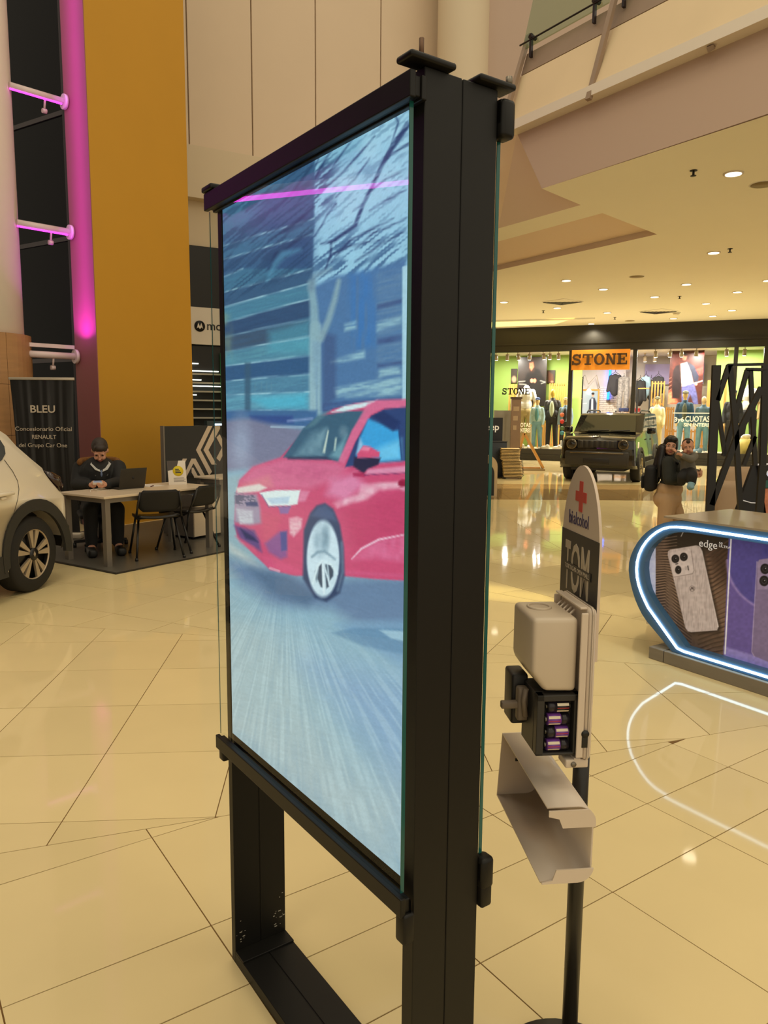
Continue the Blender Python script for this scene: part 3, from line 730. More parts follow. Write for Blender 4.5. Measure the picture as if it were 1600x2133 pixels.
    for q in ([(686, 752), (760, 728), (760, 746), (690, 758)], [(695, 808), (770, 794), (838, 785), (838, 800), (700, 828)], [(785, 672), (836, 660), (836, 674), (785, 690)], [(718, 676), (742, 668), (742, 684), (718, 690)], [(790, 770), (834, 762), (834, 778), (790, 785)], [(800, 805), (838, 800), (838, 822), (720, 828)]):
        I.poly(q, (156, 198, 208), 4, .85, tex=.35 + .65 * sm(nh, .2, .7))
    for q in ([(786, 635), (838, 622), (838, 632), (786, 645)], [(786, 705), (838, 696), (838, 710), (786, 718)], [(786, 757), (838, 752), (838, 760), (786, 766)], [(672, 840), (838, 826), (838, 834), (672, 862)]): I.poly(q, (58, 76, 124), 3, .8, tex=.4 + .6 * nh)
    I.poly([(672, 690), (700, 700), (700, 830), (672, 850)], (66, 88, 130), 6, .7)
    I.poly([(838, 556), (852, 552), (852, 838), (838, 838)], (168, 208, 224), 1.6)
    # tree trunk
    tc = (158, 192, 198)
    I.line([(657, 885), (656, 720), (658, 680)], [26, 24, 22], tc, 3.5, .95, tex=.6 + .4 * vnoise(x / 4, y / 60, 9))
    I.line([(656, 700), (654, 640), (648, 590)], [20, 17, 14], (140, 176, 186), 4, .85); I.line([(668, 706), (684, 668), (697, 625), (706, 585)], [14, 13, 12, 9], (140, 172, 182), 4, .85)
    I.line([(648, 600), (655, 575), (690, 560)], [16, 12, 6], (110, 140, 160), 5, .7)
    # street behind, parked car
    I.poly([(440, 855), (660, 855), (665, 890), (440, 888)], (66, 106, 152), 4); I.poly([(520, 866), (610, 866), (612, 882), (520, 884)], (52, 78, 138), 3, .9)
    I.poly([(440, 878), (520, 872), (560, 882), (655, 898), (625, 955), (560, 972), (440, 995)], (122, 126, 152), 6)
    I.ell(502, 928, 20, 52, (150, 162, 186), 12, .9); I.line([(565, 889), (640, 890)], 3.5, (170, 196, 214), 1.6, .9); I.line([(600, 877), (650, 872)], 4, (150, 170, 210), 2.5, .8)
    # road
    I.poly([(430, 985), (560, 975), (700, 1180), (860, 1205), (860, 1900), (430, 1900)], (140, 178, 196), 8)
    I.poly([(430, 1000), (500, 990), (530, 1160), (560, 1200), (430, 1210)], (146, 176, 186), 6)
    I.poly([(470, 1125), (560, 1190), (545, 1196), (480, 1150)], (190, 200, 196), 6, .8)
    I.poly([(470, 1165), (560, 1185), (640, 1205), (860, 1200), (860, 1310), (740, 1300), (690, 1268), (560, 1262), (500, 1215)], (104, 132, 164), 16)
    I.poly([(520, 1185), (600, 1196), (660, 1240), (640, 1262), (560, 1235)], (84, 112, 142), 10, .9)
    I.poly([(700, 1300), (860, 1290), (860, 1400), (760, 1345)], (118, 158, 190), 10, .8)
    I.poly([(690, 1318), (735, 1308), (860, 1310), (860, 1368), (755, 1345)], (88, 132, 166), 3, .6)
    I.poly([(790, 1312), (860, 1316), (860, 1340), (815, 1330)], (170, 204, 218), 2, .75)
    I.poly([(430, 1220), (520, 1250), (600, 1330), (700, 1560), (760, 1850), (430, 1800)], (160, 186, 192), 50, .9)
    I.poly([(640, 1380), (860, 1420), (860, 1750), (780, 1560)], (128, 164, 198), 40, .85)
    I.poly([(430, 1480), (860, 1640), (860, 1900), (430, 1900)], (164, 186, 192), 70, .85)
    ang = np.arctan2(x - 590, y - 1150); stn = vnoise(ang * 90, np.hypot(x - 590, y - 1150) / 70, 12)
    I.poly([(430, 1250), (540, 1240), (740, 1340), (860, 1420), (860, 1900), (430, 1900)], (192, 220, 226), 30, .28, tex=sm(stn, .52, .8))
    I.poly([(430, 1250), (540, 1240), (740, 1340), (860, 1420), (860, 1900), (430, 1900)], (112, 150, 176), 30, .16, tex=sm(1 - stn, .6, .85))
    # red car
    body = [(584, 953), (637, 893), (670, 865), (694, 852), (741, 840), (784, 834), (852, 832), (852, 1210), (780, 1206), (717, 1200), (640, 1200), (613, 1199), (563, 1187), (527, 1153), (494, 1118), (488, 1088), (492, 1024), (499, 1000), (527, 972)]
    I.poly(body, (203, 78, 118), 2.0)
    I.poly([(499, 1003), (527, 974), (590, 954), (700, 962), (725, 975), (700, 1000), (640, 1020), (560, 1018)], (214, 116, 152), 8, .8)
    I.poly([(560, 985), (640, 965), (690, 985), (640, 1005)], (196, 92, 132), 8, .8, tex=n1)
    I.poly([(500, 1010), (560, 990), (570, 1015), (510, 1018)], (216, 130, 140), 6, .7)
    I.poly([(690, 1000), (740, 985), (760, 1010), (720, 1045), (680, 1030)], (226, 150, 188), 10, .75)
    I.poly([(717, 1060), (852, 1018), (852, 1110), (740, 1150)], (192, 66, 106), 14, .7)
    # windscreen
    I.poly([(590, 953), (632, 892), (662, 867), (717, 857), (765, 855), (733, 898), (706, 962), (679, 956)], (62, 98, 122), 2)
    I.poly([(615, 950), (650, 902), (680, 892), (672, 952)], (140, 178, 190), 8, .75, tex=.5 + .5 * n1); I.poly([(672, 942), (683, 895), (685, 898), (677, 944)], (206, 222, 206), 1.4, .9); I.poly([(695, 938), (698, 912), (702, 912), (699, 940)], (200, 220, 205), 1.5, .8)
    I.poly([(688, 950), (722, 906), (712, 958)], (130, 180, 192), 5, .7); I.ell(716, 900, 9, 12, (120, 150, 164), 5, .6)
    I.poly([(597, 952), (678, 950), (690, 958), (600, 957)], (44, 60, 88), 2, .8); I.poly([(665, 862), (690, 855), (655, 886), (636, 893)], (92, 132, 146), 3, .7)
    I.poly([(689, 859), (717, 846), (786, 834), (764, 847), (717, 857)], (210, 232, 236), 2)
    I.poly([(765, 842), (786, 834), (852, 832), (852, 850), (800, 850), (770, 866), (741, 918), (718, 966), (704, 962), (733, 897)], (216, 112, 150), 2.5, .9)
    # side window and mirror
    I.poly([(719, 973), (741, 920), (772, 867), (801, 852), (852, 847), (852, 960), (791, 964)], (48, 70, 118), 1.8)
    I.poly([(742, 950), (750, 912), (767, 872), (796, 884), (818, 898), (831, 896), (836, 957), (791, 961), (760, 960)], (62, 166, 224), 3, .95)
    I.poly([(742, 945), (750, 912), (756, 925), (752, 950)], (170, 200, 226), 3, .8); I.poly([(785, 935), (835, 915), (836, 957), (791, 961)], (120, 204, 240), 8, .8)
    I.poly([(775, 866), (800, 856), (835, 880), (820, 896), (795, 882)], (34, 52, 98), 3, .8); I.line([(830, 880), (837, 957)], 3, (38, 60, 110), 1.2, .9)
    I.poly([(738, 952), (793, 954), (788, 968), (768, 976), (757, 986), (736, 972)], (42, 42, 70), 2); I.poly([(744, 946), (757, 928), (772, 931), (791, 942), (790, 953), (745, 954)], (214, 84, 122), 1.8); I.poly([(750, 938), (758, 929), (772, 932), (768, 940)], (236, 140, 170), 2, .8)
    I.poly([(735, 985), (757, 984), (760, 994), (736, 993)], (168, 40, 84), 2, .8)
    # shoulder lines and glare on the doors
    I.line([(760, 989), (852, 985)], 2.4, (112, 34, 84), 1.2); I.poly([(765, 978), (852, 970), (852, 984), (762, 988)], (226, 160, 190), 3, .8)
    I.poly([(753, 1008), (800, 1005), (838, 1004), (838, 1018), (790, 1022), (765, 1040), (735, 1048), (703, 1058), (694, 1048), (745, 1030)], (240, 204, 216), 4, .85, tex=.5 + .5 * n1)
    I.ell(840, 1007, 11, 8, (150, 30, 66), 1.5); I.ell(846, 1018, 10, 5, (230, 180, 200), 2, .7)
    I.poly([(734, 1166), (755, 1142), (790, 1125), (852, 1114), (852, 1172), (790, 1165)], (224, 124, 164), 6, .75, tex=.4 + .6 * n1); I.line([(733, 1164), (753, 1143), (789, 1124), (852, 1112)], [2, 4, 4, 2], (240, 206, 222), 1.5, .9)
    I.line([(718, 1192), (852, 1200)], 7, (206, 90, 132), 3, .8)
    # front: lamp, grille, bumper
    I.poly([(492, 1016), (540, 1008), (556, 1016), (540, 1024), (494, 1028)], (224, 226, 214), 2.5, .9)
    I.poly([(490, 1028), (535, 1030), (542, 1060), (545, 1090), (520, 1094), (488, 1088)], (150, 150, 170), 4, .9); I.poly([(489, 1028), (530, 1030), (536, 1056), (490, 1050)], (70, 74, 104), 3, .8, tex=sm(vnoise(x / 16, y / 1.6, 13), .35, .6))
    I.poly([(492, 1060), (526, 1064), (528, 1090), (500, 1092)], (206, 212, 216), 3, .9, tex=.5 + .5 * vnoise(x / 20, y / 1.8, 14)); I.poly([(511, 1046), (536, 1046), (538, 1054), (514, 1054)], (40, 58, 110), 1.5, .9)
    I.poly([(540, 1026), (575, 1021), (626, 1021), (620, 1050), (604, 1053), (560, 1054), (548, 1036)], (222, 236, 234), 1.6); I.poly([(555, 1038), (604, 1034), (600, 1049), (566, 1050)], (166, 196, 220), 2, .7); I.line([(545, 1030), (560, 1056), (605, 1055)], 1.6, (90, 80, 130), 1, .8); I.poly([(626, 1022), (645, 1024), (636, 1044), (620, 1046)], (224, 150, 180), 3, .7)
    I.poly([(580, 1056), (606, 1055), (600, 1070), (584, 1070)], (120, 110, 170), 2, .8); I.poly([(488, 1094), (530, 1105), (540, 1126), (545, 1150), (500, 1122)], (88, 74, 130), 4, .9); I.poly([(500, 1100), (528, 1118), (538, 1130), (512, 1122)], (38, 44, 88), 2.5, .9)
    I.poly([(545, 1070), (585, 1075), (580, 1100), (560, 1135), (545, 1120)], (206, 88, 116), 6, .6); I.poly([(552, 1132), (582, 1108), (598, 1106), (598, 1160), (585, 1165), (560, 1150)], (122, 86, 150), 4, .8); I.poly([(584, 1108), (597, 1107), (598, 1146), (586, 1148)], (70, 78, 142), 2, .9)
    I.poly([(602, 1080), (618, 1076), (630, 1080), (628, 1100), (612, 1118), (604, 1112)], (236, 206, 210), 3, .9, tex=.6 + .4 * vnoise(x / 14, y / 1.6, 15)); I.poly([(490, 1116), (530, 1140), (540, 1160), (500, 1130)], (212, 92, 126), 3, .7); I.poly([(540, 1155), (600, 1175), (628, 1190), (620, 1197), (563, 1184)], (214, 86, 128), 5, .8); I.line([(562, 1183), (582, 1190)], 3, (230, 200, 210), 1.3, .9)
    # wheel
    I.poly([(631, 1205), (633, 1105), (646, 1069), (660, 1053), (677, 1048), (694, 1060), (708, 1093), (716, 1140), (718, 1200), (708, 1236), (680, 1254), (656, 1246)], (50, 70, 104), 3)
    I.poly([(648, 1075), (662, 1056), (678, 1052), (696, 1068), (700, 1085), (672, 1080)], (74, 96, 134), 4, .8); I.line([(712, 1130), (714, 1190), (704, 1230)], 5, (120, 146, 170), 3, .6)
    I.ell(673, 1164, 34, 80, (202, 226, 236), 2); I.ell(668, 1125, 14, 32, (128, 160, 178), 6, .8, tex=.4 + .6 * n1); I.ell(680, 1118, 6, 22, (96, 130, 150), 5, .6); I.line([(650, 1160), (662, 1150), (676, 1148), (698, 1165)], [5, 6, 6, 4], (120, 152, 170), 2, .8)
    for q in ([(664, 1180), (671, 1172), (672, 1224), (668, 1222), (661, 1205)], [(676, 1176), (681, 1176), (685, 1222), (680, 1226)], [(683, 1172), (695, 1180), (694, 1200), (687, 1210)]): I.poly(q, (58, 78, 98), 1.6)
    for q in ([(656, 1190), (662, 1182), (660, 1212), (657, 1205)],): I.poly(q, (70, 92, 110), 2, .8)
    I.line([(652, 1215), (662, 1178), (671, 1168), (690, 1176), (702, 1195)], 4.5, (214, 236, 242), 1.6); I.line([(672, 1170), (675, 1236)], 4, (220, 238, 244), 1.2); I.line([(673, 1170), (690, 1228)], 3.5, (206, 228, 236), 1.2)
    c = I.c * (0.96 + 0.04 * n4[..., None] + .04 * n2[..., None])
    return c
XS, ZS = X1 - X0, Z1 - Z0
fr_loc = Vector((X0, 0.0015, Z0))
scr = sheet('screen_picture', KM @ Matrix.Translation(fr_loc), XS, ZS, 250, 430, paint_screen, print_mat('lit_screen', emit=1.0, rough=0.25), kio)
scr.location = fr_loc; tag(scr, 'bright screen picture of a red car speeding along a street')
# ================================================================== SANITISER DISPENSER ON A POLE
M_PLW = M('white_abs_plastic', (214, 198, 180), 0.35, var=0.04, scale=14)
M_TANK = M('milky_tank_plastic', (206, 190, 168), 0.38, var=0.05, scale=9)
M_DGREY = M('charcoal_plastic', (44, 42, 40), 0.5, var=0.1, scale=20)
M_NAVY = M('charcoal_print', (48, 46, 48), 0.45, var=0.05)
M_POLE = M('black_steel_tube', (28, 26, 24), 0.35, var=0.08)
DO = Vector((0.438, 1.64, 0)); DR = radians(-83.9)
dp = thing('sanitiser_stand', 'opened white hand sanitiser dispenser on a black pole with arched sign', 'dispenser', DO, DR)
MB().tube([(0, 0.02, 0.012), (0, 0.02, 1.16)], 0.0185, 20).obj('pole', M_POLE, dp)
MB().lathe([(0.17, 0), (0.17, 0.008), (0.165, 0.012)], c=(0, 0.02, 0), n=40).obj('foot_plate', M_POLE, dp)
# arched sign board
W2 = 0.113; zb, zs, zt = 1.085, 1.30, 1.49
arch = [(-W2, zb), (W2, zb), (W2, zs)] + [(W2 * cos(pi * i / 24), zs + (zt - zs) * sin(pi * i / 24)) for i in range(1, 24)] + [(-W2, zs)]
MB().prism(arch, (-0.006, 0.0)).obj('sign_board', M('sign_board_white', (214, 196, 178), 0.5, var=0.03), dp)
MB().prism([(-W2, zb), (W2, zb), (W2, 1.338), (-W2, 1.338)], (-0.0068, -0.006)).obj('dark_print_field', M_NAVY, dp)
M_RED = M('red_print', (205, 70, 62), 0.5)
MB().prism([(-.012, 1.388), (.008, 1.388), (.008, 1.410), (.030, 1.410), (.030, 1.432), (.008, 1.432), (.008, 1.455), (-.012, 1.455), (-.012, 1.432), (-.034, 1.432), (-.034, 1.410), (-.012, 1.410)], (-0.0072, -0.006)).obj('red_cross', M_RED, dp)
M_INDIGO = M('indigo_print', (64, 56, 96), 0.5); M_SILV = M('pale_print', (196, 182, 160), 0.5)
text('brand_lettering', 'bi', 0.042, M_INDIGO, dp, (-.072, -.0064, 1.356), ext=.0006, bold=.0008, xs=.8)
text('brand_lettering', 'alcohol', 0.042, M_INDIGO, dp, (-.043, -.0064, 1.356), ext=.0006, xs=.76)
for ch, x_, xs_, bo in (('T', -.084, .34, .0024), ('O', -.047, .46, .001), ('M', .013, .44, .0018)):
    text('mall_lettering', ch, 0.158, M_SILV, dp, (x_, -.0072, 1.204), ext=.0005, xs=xs_, bold=bo)
MB().box(-.082, .076, -.0084, -.0078, 1.247, 1.265).obj('strap_line', M_NAVY, dp)
text('mall_lettering_small', 'TORTUGAS OPEN MALL', 0.0145, M_SILV, dp, (-.080, -.0088, 1.2508), ext=.0003, xs=.95)
# back plate (shallow tray) of the dispenser
mb = MB().rbox(-.088, .088, -.030, -.008, .872, 1.205, .014, 3); mb.obj('back_plate', M_PLW, dp)
mb = MB()
for b in ((-.088, -.083, .882, 1.195), (.083, .088, .882, 1.195), (-.078, .078, 1.200, 1.205), (-.078, .078, .872, .877)): mb.box(b[0], b[1], -.044, -.029, b[2], b[3])
mb.obj('plate_rim', M_PLW, dp, bevel=.002)
mb = MB()
for i in range(5): mb.bar((-.060 + i * .02, -.034, 1.186), (-.045 + i * .02, -.06, 1.170), .004, .003)
mb.obj('vent_ribs', M_PLW, dp)
MB().lathe([(.008, 0), (.008, .003)], c=(.072, -.034, 1.175), axis='y', n=14).obj('screw_hole', M_BLACK, dp)
MB().rbox(.0878, .0892, -.033, -.020, .905, .938, .0006).lathe([(.0085, 0), (.0085, .0012)], c=(.0882, -.026, .935), axis='x', n=14).obj('keyhole', M_BLACK, dp)
# translucent tank with sloping lower front
tank_p = [(-.044, 1.022), (-.044, 1.182), (-.142, 1.182), (-.142, 1.065), (-.112, 1.024)]
bm = bmesh.new()
vs0 = [bm.verts.new((-.074, a, b)) for a, b in tank_p]; vs1 = [bm.verts.new((.074, a, b)) for a, b in tank_p]
bm.faces.new(vs0); bm.faces.new(vs1[::-1])
for i in range(5): bm.faces.new((vs0[i], vs1[i], vs1[(i + 1) % 5], vs0[(i + 1) % 5]))
bmesh.ops.recalc_face_normals(bm, faces=bm.faces); bmesh.ops.bevel(bm, geom=list(bm.edges), offset=.011, segments=4, affect='EDGES', profile=.5)
MB().frombm(bm).obj('tank', M_TANK, dp)
MB().tube([(-.02 + .027 * cos(a * pi / 12), -.10 + .024 * sin(a * pi / 12), 1.183) for a in range(24)], .0032, 8, closed=True).obj('filler_ring', M_TANK, dp)
# battery compartment
bx = MB().box(-.03, .055, -.128, -.034, .885, 1.018).box(.055, .078, -.128, -.112, .885, 1.018).box(.055, .078, -.048, -.034, .885, 1.018).box(.055, .078, -.128, -.034, 1.004, 1.018).box(.055, .078, -.128, -.034, .885, .891)
bat = bx.obj('battery_box', M_DGREY, dp, bevel=.002)
MB().rbox(-.085, -.02, -.155, -.118, .915, 1.03, .006).obj('motor_housing', M_DGREY, dp)
M_BBLK = M('battery_black', (32, 28, 36), 0.3); M_BWHT = M('battery_cream', (226, 214, 188), 0.3); M_BPUR = M('battery_purple', (122, 70, 158), 0.3); M_BRED = M('battery_red', (190, 40, 50), 0.3); M_BRASS = M('nickel', (170, 165, 150), 0.3, metal=.9)
for i in range(4):
    z = .9895 - i * .0282; f = 1 if i % 2 == 0 else -1; yc = -.080
    def seg(y0, y1, r, mt, nm, par):
        MB().tube([(.064, yc + f * y0, z), (.064, yc + f * y1, z)], r, 20).obj(nm, mt, par)
    b = MB().tube([(.064, yc + f * -.0235, z), (.064, yc + f * -.006, z)], .0129, 20).obj('battery', M_BBLK, bat)
    MB().tube([(.064, yc - f * .006, z), (.064, yc + f * .0225, z)], .0129, 20).obj('battery_sleeve', M_BPUR if i else M_BBLK, b)
    # printed stripes on the near side of the sleeve
    for ang, wd, mt in ((0.55, .45, M_BWHT), (-.05, .10, M_BRED), (-.65, .4, M_BWHT)):
        mb = MB(); 
        pts = [(.064 + .0131 * cos(ang + t * wd / 4 - wd / 2) , z + .0131 * sin(ang + t * wd / 4 - wd / 2)) for t in range(5)]
        vs = [(p[0], yc - f * .004, p[1]) for p in pts] + [(p[0], yc + f * .021, p[1]) for p in pts]
        mb.add(vs, [(t, t + 1, t + 6, t + 5) for t in range(4)], True).obj('battery_print', mt, b)
    MB().tube([(.064, yc - f * .0255, z), (.064, yc - f * .0235, z)], .005, 12).obj('battery_cap', M_BRASS, b)
    MB().tube([(.064, yc + f * .0225, z), (.064, yc + f * .027, z)], .006, 10).obj('contact_spring', M_BRASS, bat)
mb = MB().rbox(-.012, .012, -.150, -.126, .935, 1.01, .005).rbox(-.008, .008, -.185, -.14, .962, .978, .003).tube([(0.02, -.135, 1.012), (.02, -.14, .985), (.02, -.135, .95)], .006, 8)
mb.obj('pump_nozzle', M('grey_silicone', (126, 112, 96), 0.5), dp)
MB().rbox(.03, .078, -.062, -.012, .855, .874, .003).obj('hinge_lug', M_PLW, dp)
MB().lathe([(.006, 0), (.006, .002)], c=(.0785, -.045, .864), axis='x', n=12).obj('lug_screw', M_GREYM, dp)
# opened cover hanging sideways under the tray: shell open to the left
def uprof(o):
    r = .034 - o; y1, z0, z1 = .002 - o, .660 + o, .826 - o; p = [(-.098, z1)]
    for i in range(9): a = pi / 2 - i * pi / 16; p.append((y1 - r + r * cos(a), z1 - r + r * sin(a)))
    for i in range(9): a = -i * pi / 16; p.append((y1 - r + r * cos(a), z0 + r + r * sin(a)))
    return p + [(-.108, z0)]
po, pi_ = uprof(0), uprof(.0035); n = len(po); mb = MB()
xa, xb = -.225, .135
taper = lambda x, q: Vector((x, q[0] - .006 * (x - xa), q[1]))
vs = [taper(xa, q) for q in po] + [taper(xb, q) for q in po] + [taper(xa, q) for q in pi_] + [taper(xb, q) for q in pi_]
fs = [(i, i + 1, n + i + 1, n + i) for i in range(n - 1)] + [(2 * n + i, 3 * n + i, 3 * n + i + 1, 2 * n + i + 1) for i in range(n - 1)]
fs += [(0, n, 3 * n, 2 * n), (n - 1, 3 * n - 1, 4 * n - 1, 2 * n - 1)] + [(i, 2 * n + i, 2 * n + i + 1, i + 1) for i in range(n - 1)] + [(n + i, n + i + 1, 3 * n + i + 1, 3 * n + i) for i in range(n - 1)]
cover = mb.add(vs, fs, True).obj('opened_cover', M_PLW, dp)
zc = .737
MB().prism([(q[0], q[1]) for q in po], (0, .0035), mat=Matrix.Translation((xa, 0, 0)) @ Matrix.Rotation(radians(90), 4, 'Z')).obj('cover_end', M_PLW, cover)
def endstrip(z0, z1, ytip):
    q = [p for p in po if z0 <= p[1] <= z1]
    if z1 > .8: q = [(ytip, z1 if False else q[0][1])] + q + [(q[-1][0], z0), (ytip + .03, z0), (ytip + .022, z0 + .02), (ytip, z0 + .026)]
    else: q = [(q[0][0], z1)] + q + [(ytip, q[-1][1]), (ytip, z0 + .012), (ytip + .022, z0 + .016), (ytip + .03, z1)]
    MB().prism([(a, b) for a, b in q], (0, -.0035), mat=Matrix.Translation((xb + .0035, 0, 0)) @ Matrix.Rotation(radians(90), 4, 'Z')).obj('cover_end_strip', M_PLW, cover)
endstrip(.782, .823, -.098); endstrip(.651, .690, -.108)
for zz in (.784, .766): MB().box(-.204, -.1995, -.07, -.055, zz - .003, zz + .003).obj('cover_slot', M_BLACK, cover)
MB().lathe([(.007, 0), (.007, .004)], c=(.128, -.10, .656), n=14).obj('cover_boss', M_PLW, cover)

for o in list(dp.children):
    if not o.name.startswith(('pole', 'foot_plate', 'sign_board', 'dark_print', 'red_cross', 'brand_l', 'mall_l', 'strap_line')): o.location.x += .042
cover.location += Vector((0, -.018, -.024))
# ================================================================== PHONE COUNTER (right)
cp0 = gp(1352, 1371); CR = radians(-57); ce = Vector((cos(CR), sin(CR), 0)); cn = Vector((-ce.y, ce.x, 0))
CB = cp0 + cn * 0.06; CB.z = 0
ctr = thing('phone_counter', 'phone display counter outlined by a bright white-blue light strip', 'counter', CB, CR)
CM = Matrix.Translation(CB) @ Matrix.Rotation(CR, 4, 'Z')
def cz_(pts):
    out = []
    for x, y in pts:
        q = onp(x, y, CB, cn) - CB; out.append((q.dot(ce), q.z))
    return out
SR = 2.0
def smooth_loop(p, it=2):
    for _ in range(it):
        q = [p[0]]
        for i in range(len(p) - 1):
            a, b = Vector(p[i]), Vector(p[i + 1]); q += [tuple(a * .75 + b * .25), tuple(a * .25 + b * .75)]
        p = q + [p[-1]]
    return p
o_up = cz_([(1600, 1104), (1500, 1091), (1412, 1081), (1366, 1096), (1337, 1122), (1318, 1158), (1314, 1191), (1328, 1248), (1347, 1285), (1405, 1366)])
i_up = cz_([(1600, 1126), (1500, 1113), (1422, 1105), (1386, 1116), (1362, 1138), (1350, 1163), (1347, 1184), (1354, 1228), (1372, 1258), (1435, 1342)])
l_up = cz_([(1600, 1116), (1500, 1104), (1416, 1095), (1384, 1100), (1354, 1124), (1337, 1154), (1332, 1187), (1338, 1222), (1356, 1262), (1420, 1355)])
zt0 = o_up[2][1]; zi0 = i_up[2][1]; zl0 = l_up[2][1]
def flat(p, z, zb): q = [(SR, z), (p[1][0], z)] + p[2:]; q = [q[0]] + smooth_loop(q[1:-1], 3) + [(p[-1][0], zb)]; return q
O = flat(o_up, zt0, 0.082); Iq = flat(i_up, zi0, 0.14); L = flat(l_up, zl0, 0.108)
O = O + [(SR, 0.082)]; Iq = Iq + [(SR, 0.14)]; L = L + [(SR, 0.108)]
M_CF = M('blue_gloss_frame', (62, 100, 136), 0.3, var=0.05)
n = len(O)
# ring between outer and inner outline: resample the inner to the outer's count
def resamp(p, n):
    P = [Vector(q) for q in p]; d = [0]
    for i in range(len(P) - 1): d.append(d[-1] + (P[i + 1] - P[i]).length)
    out = []
    for k in range(n):
        t = d[-1] * k / (n - 1); i = max(j for j in range(len(d)) if d[j] <= t + 1e-9); i = min(i, len(P) - 2)
        f = (t - d[i]) / max(1e-9, d[i + 1] - d[i]); out.append(tuple(P[i].lerp(P[i + 1], f)))
    return out
corner = lambda p: p[:-1]
On = resamp(corner(O), 60) + [O[-1]]; In = resamp(corner(Iq), 60) + [Iq[-1]]; n = 61
mb = MB(); vs = [(a, -.03, b) for a, b in On] + [(a, -.03, b) for a, b in In] + [(a, .03, b) for a, b in On] + [(a, .03, b) for a, b in In]
fs = []
for i in range(n - 1): fs += [(i, i + 1, n + i + 1, n + i), (i, 2 * n + i, 2 * n + i + 1, i + 1), (n + i, n + i + 1, 3 * n + i + 1, 3 * n + i)]
mb.add(vs, fs).obj('light_frame', M_CF, ctr)
MB().prism(O, (0.03, 0.68)).obj('counter_body', M('counter_dark_body', (58, 54, 50), 0.5), ctr)
MB().box(O[-2][0] * 0 + 0.03, SR, -0.03, 0.70, zt0, zt0 + .012).obj('counter_top', M('taupe_worktop', (150, 134, 112), 0.35, var=.05), ctr)
M_STRIP = M('white_blue_led', (210, 240, 255), 0.4, emit=6.0, ecol=(196, 234, 255))
MB().tube([(a, -.036, b) for a, b in resamp(L, 90)], 0.0078, 8).obj('light_strip', M_STRIP, ctr)
# plinth of grey planks
M_PLK = M('grey_wood_plank', (128, 120, 108), 0.5, var=.15, scale=5, stretch=(1, 6, 6))
mb = None
for x0, x1 in ((-0.005, .105), (.11, 1.0), (1.005, 2.0)):
    MB().box(x0, x1, -.06, .04, 0, .08).obj('plinth_plank', M_PLK, ctr, bevel=.003, seg=1)
MB().box(-.005, 2.0, .043, .72, 0, .079).obj('plinth_top', M_PLK, ctr)
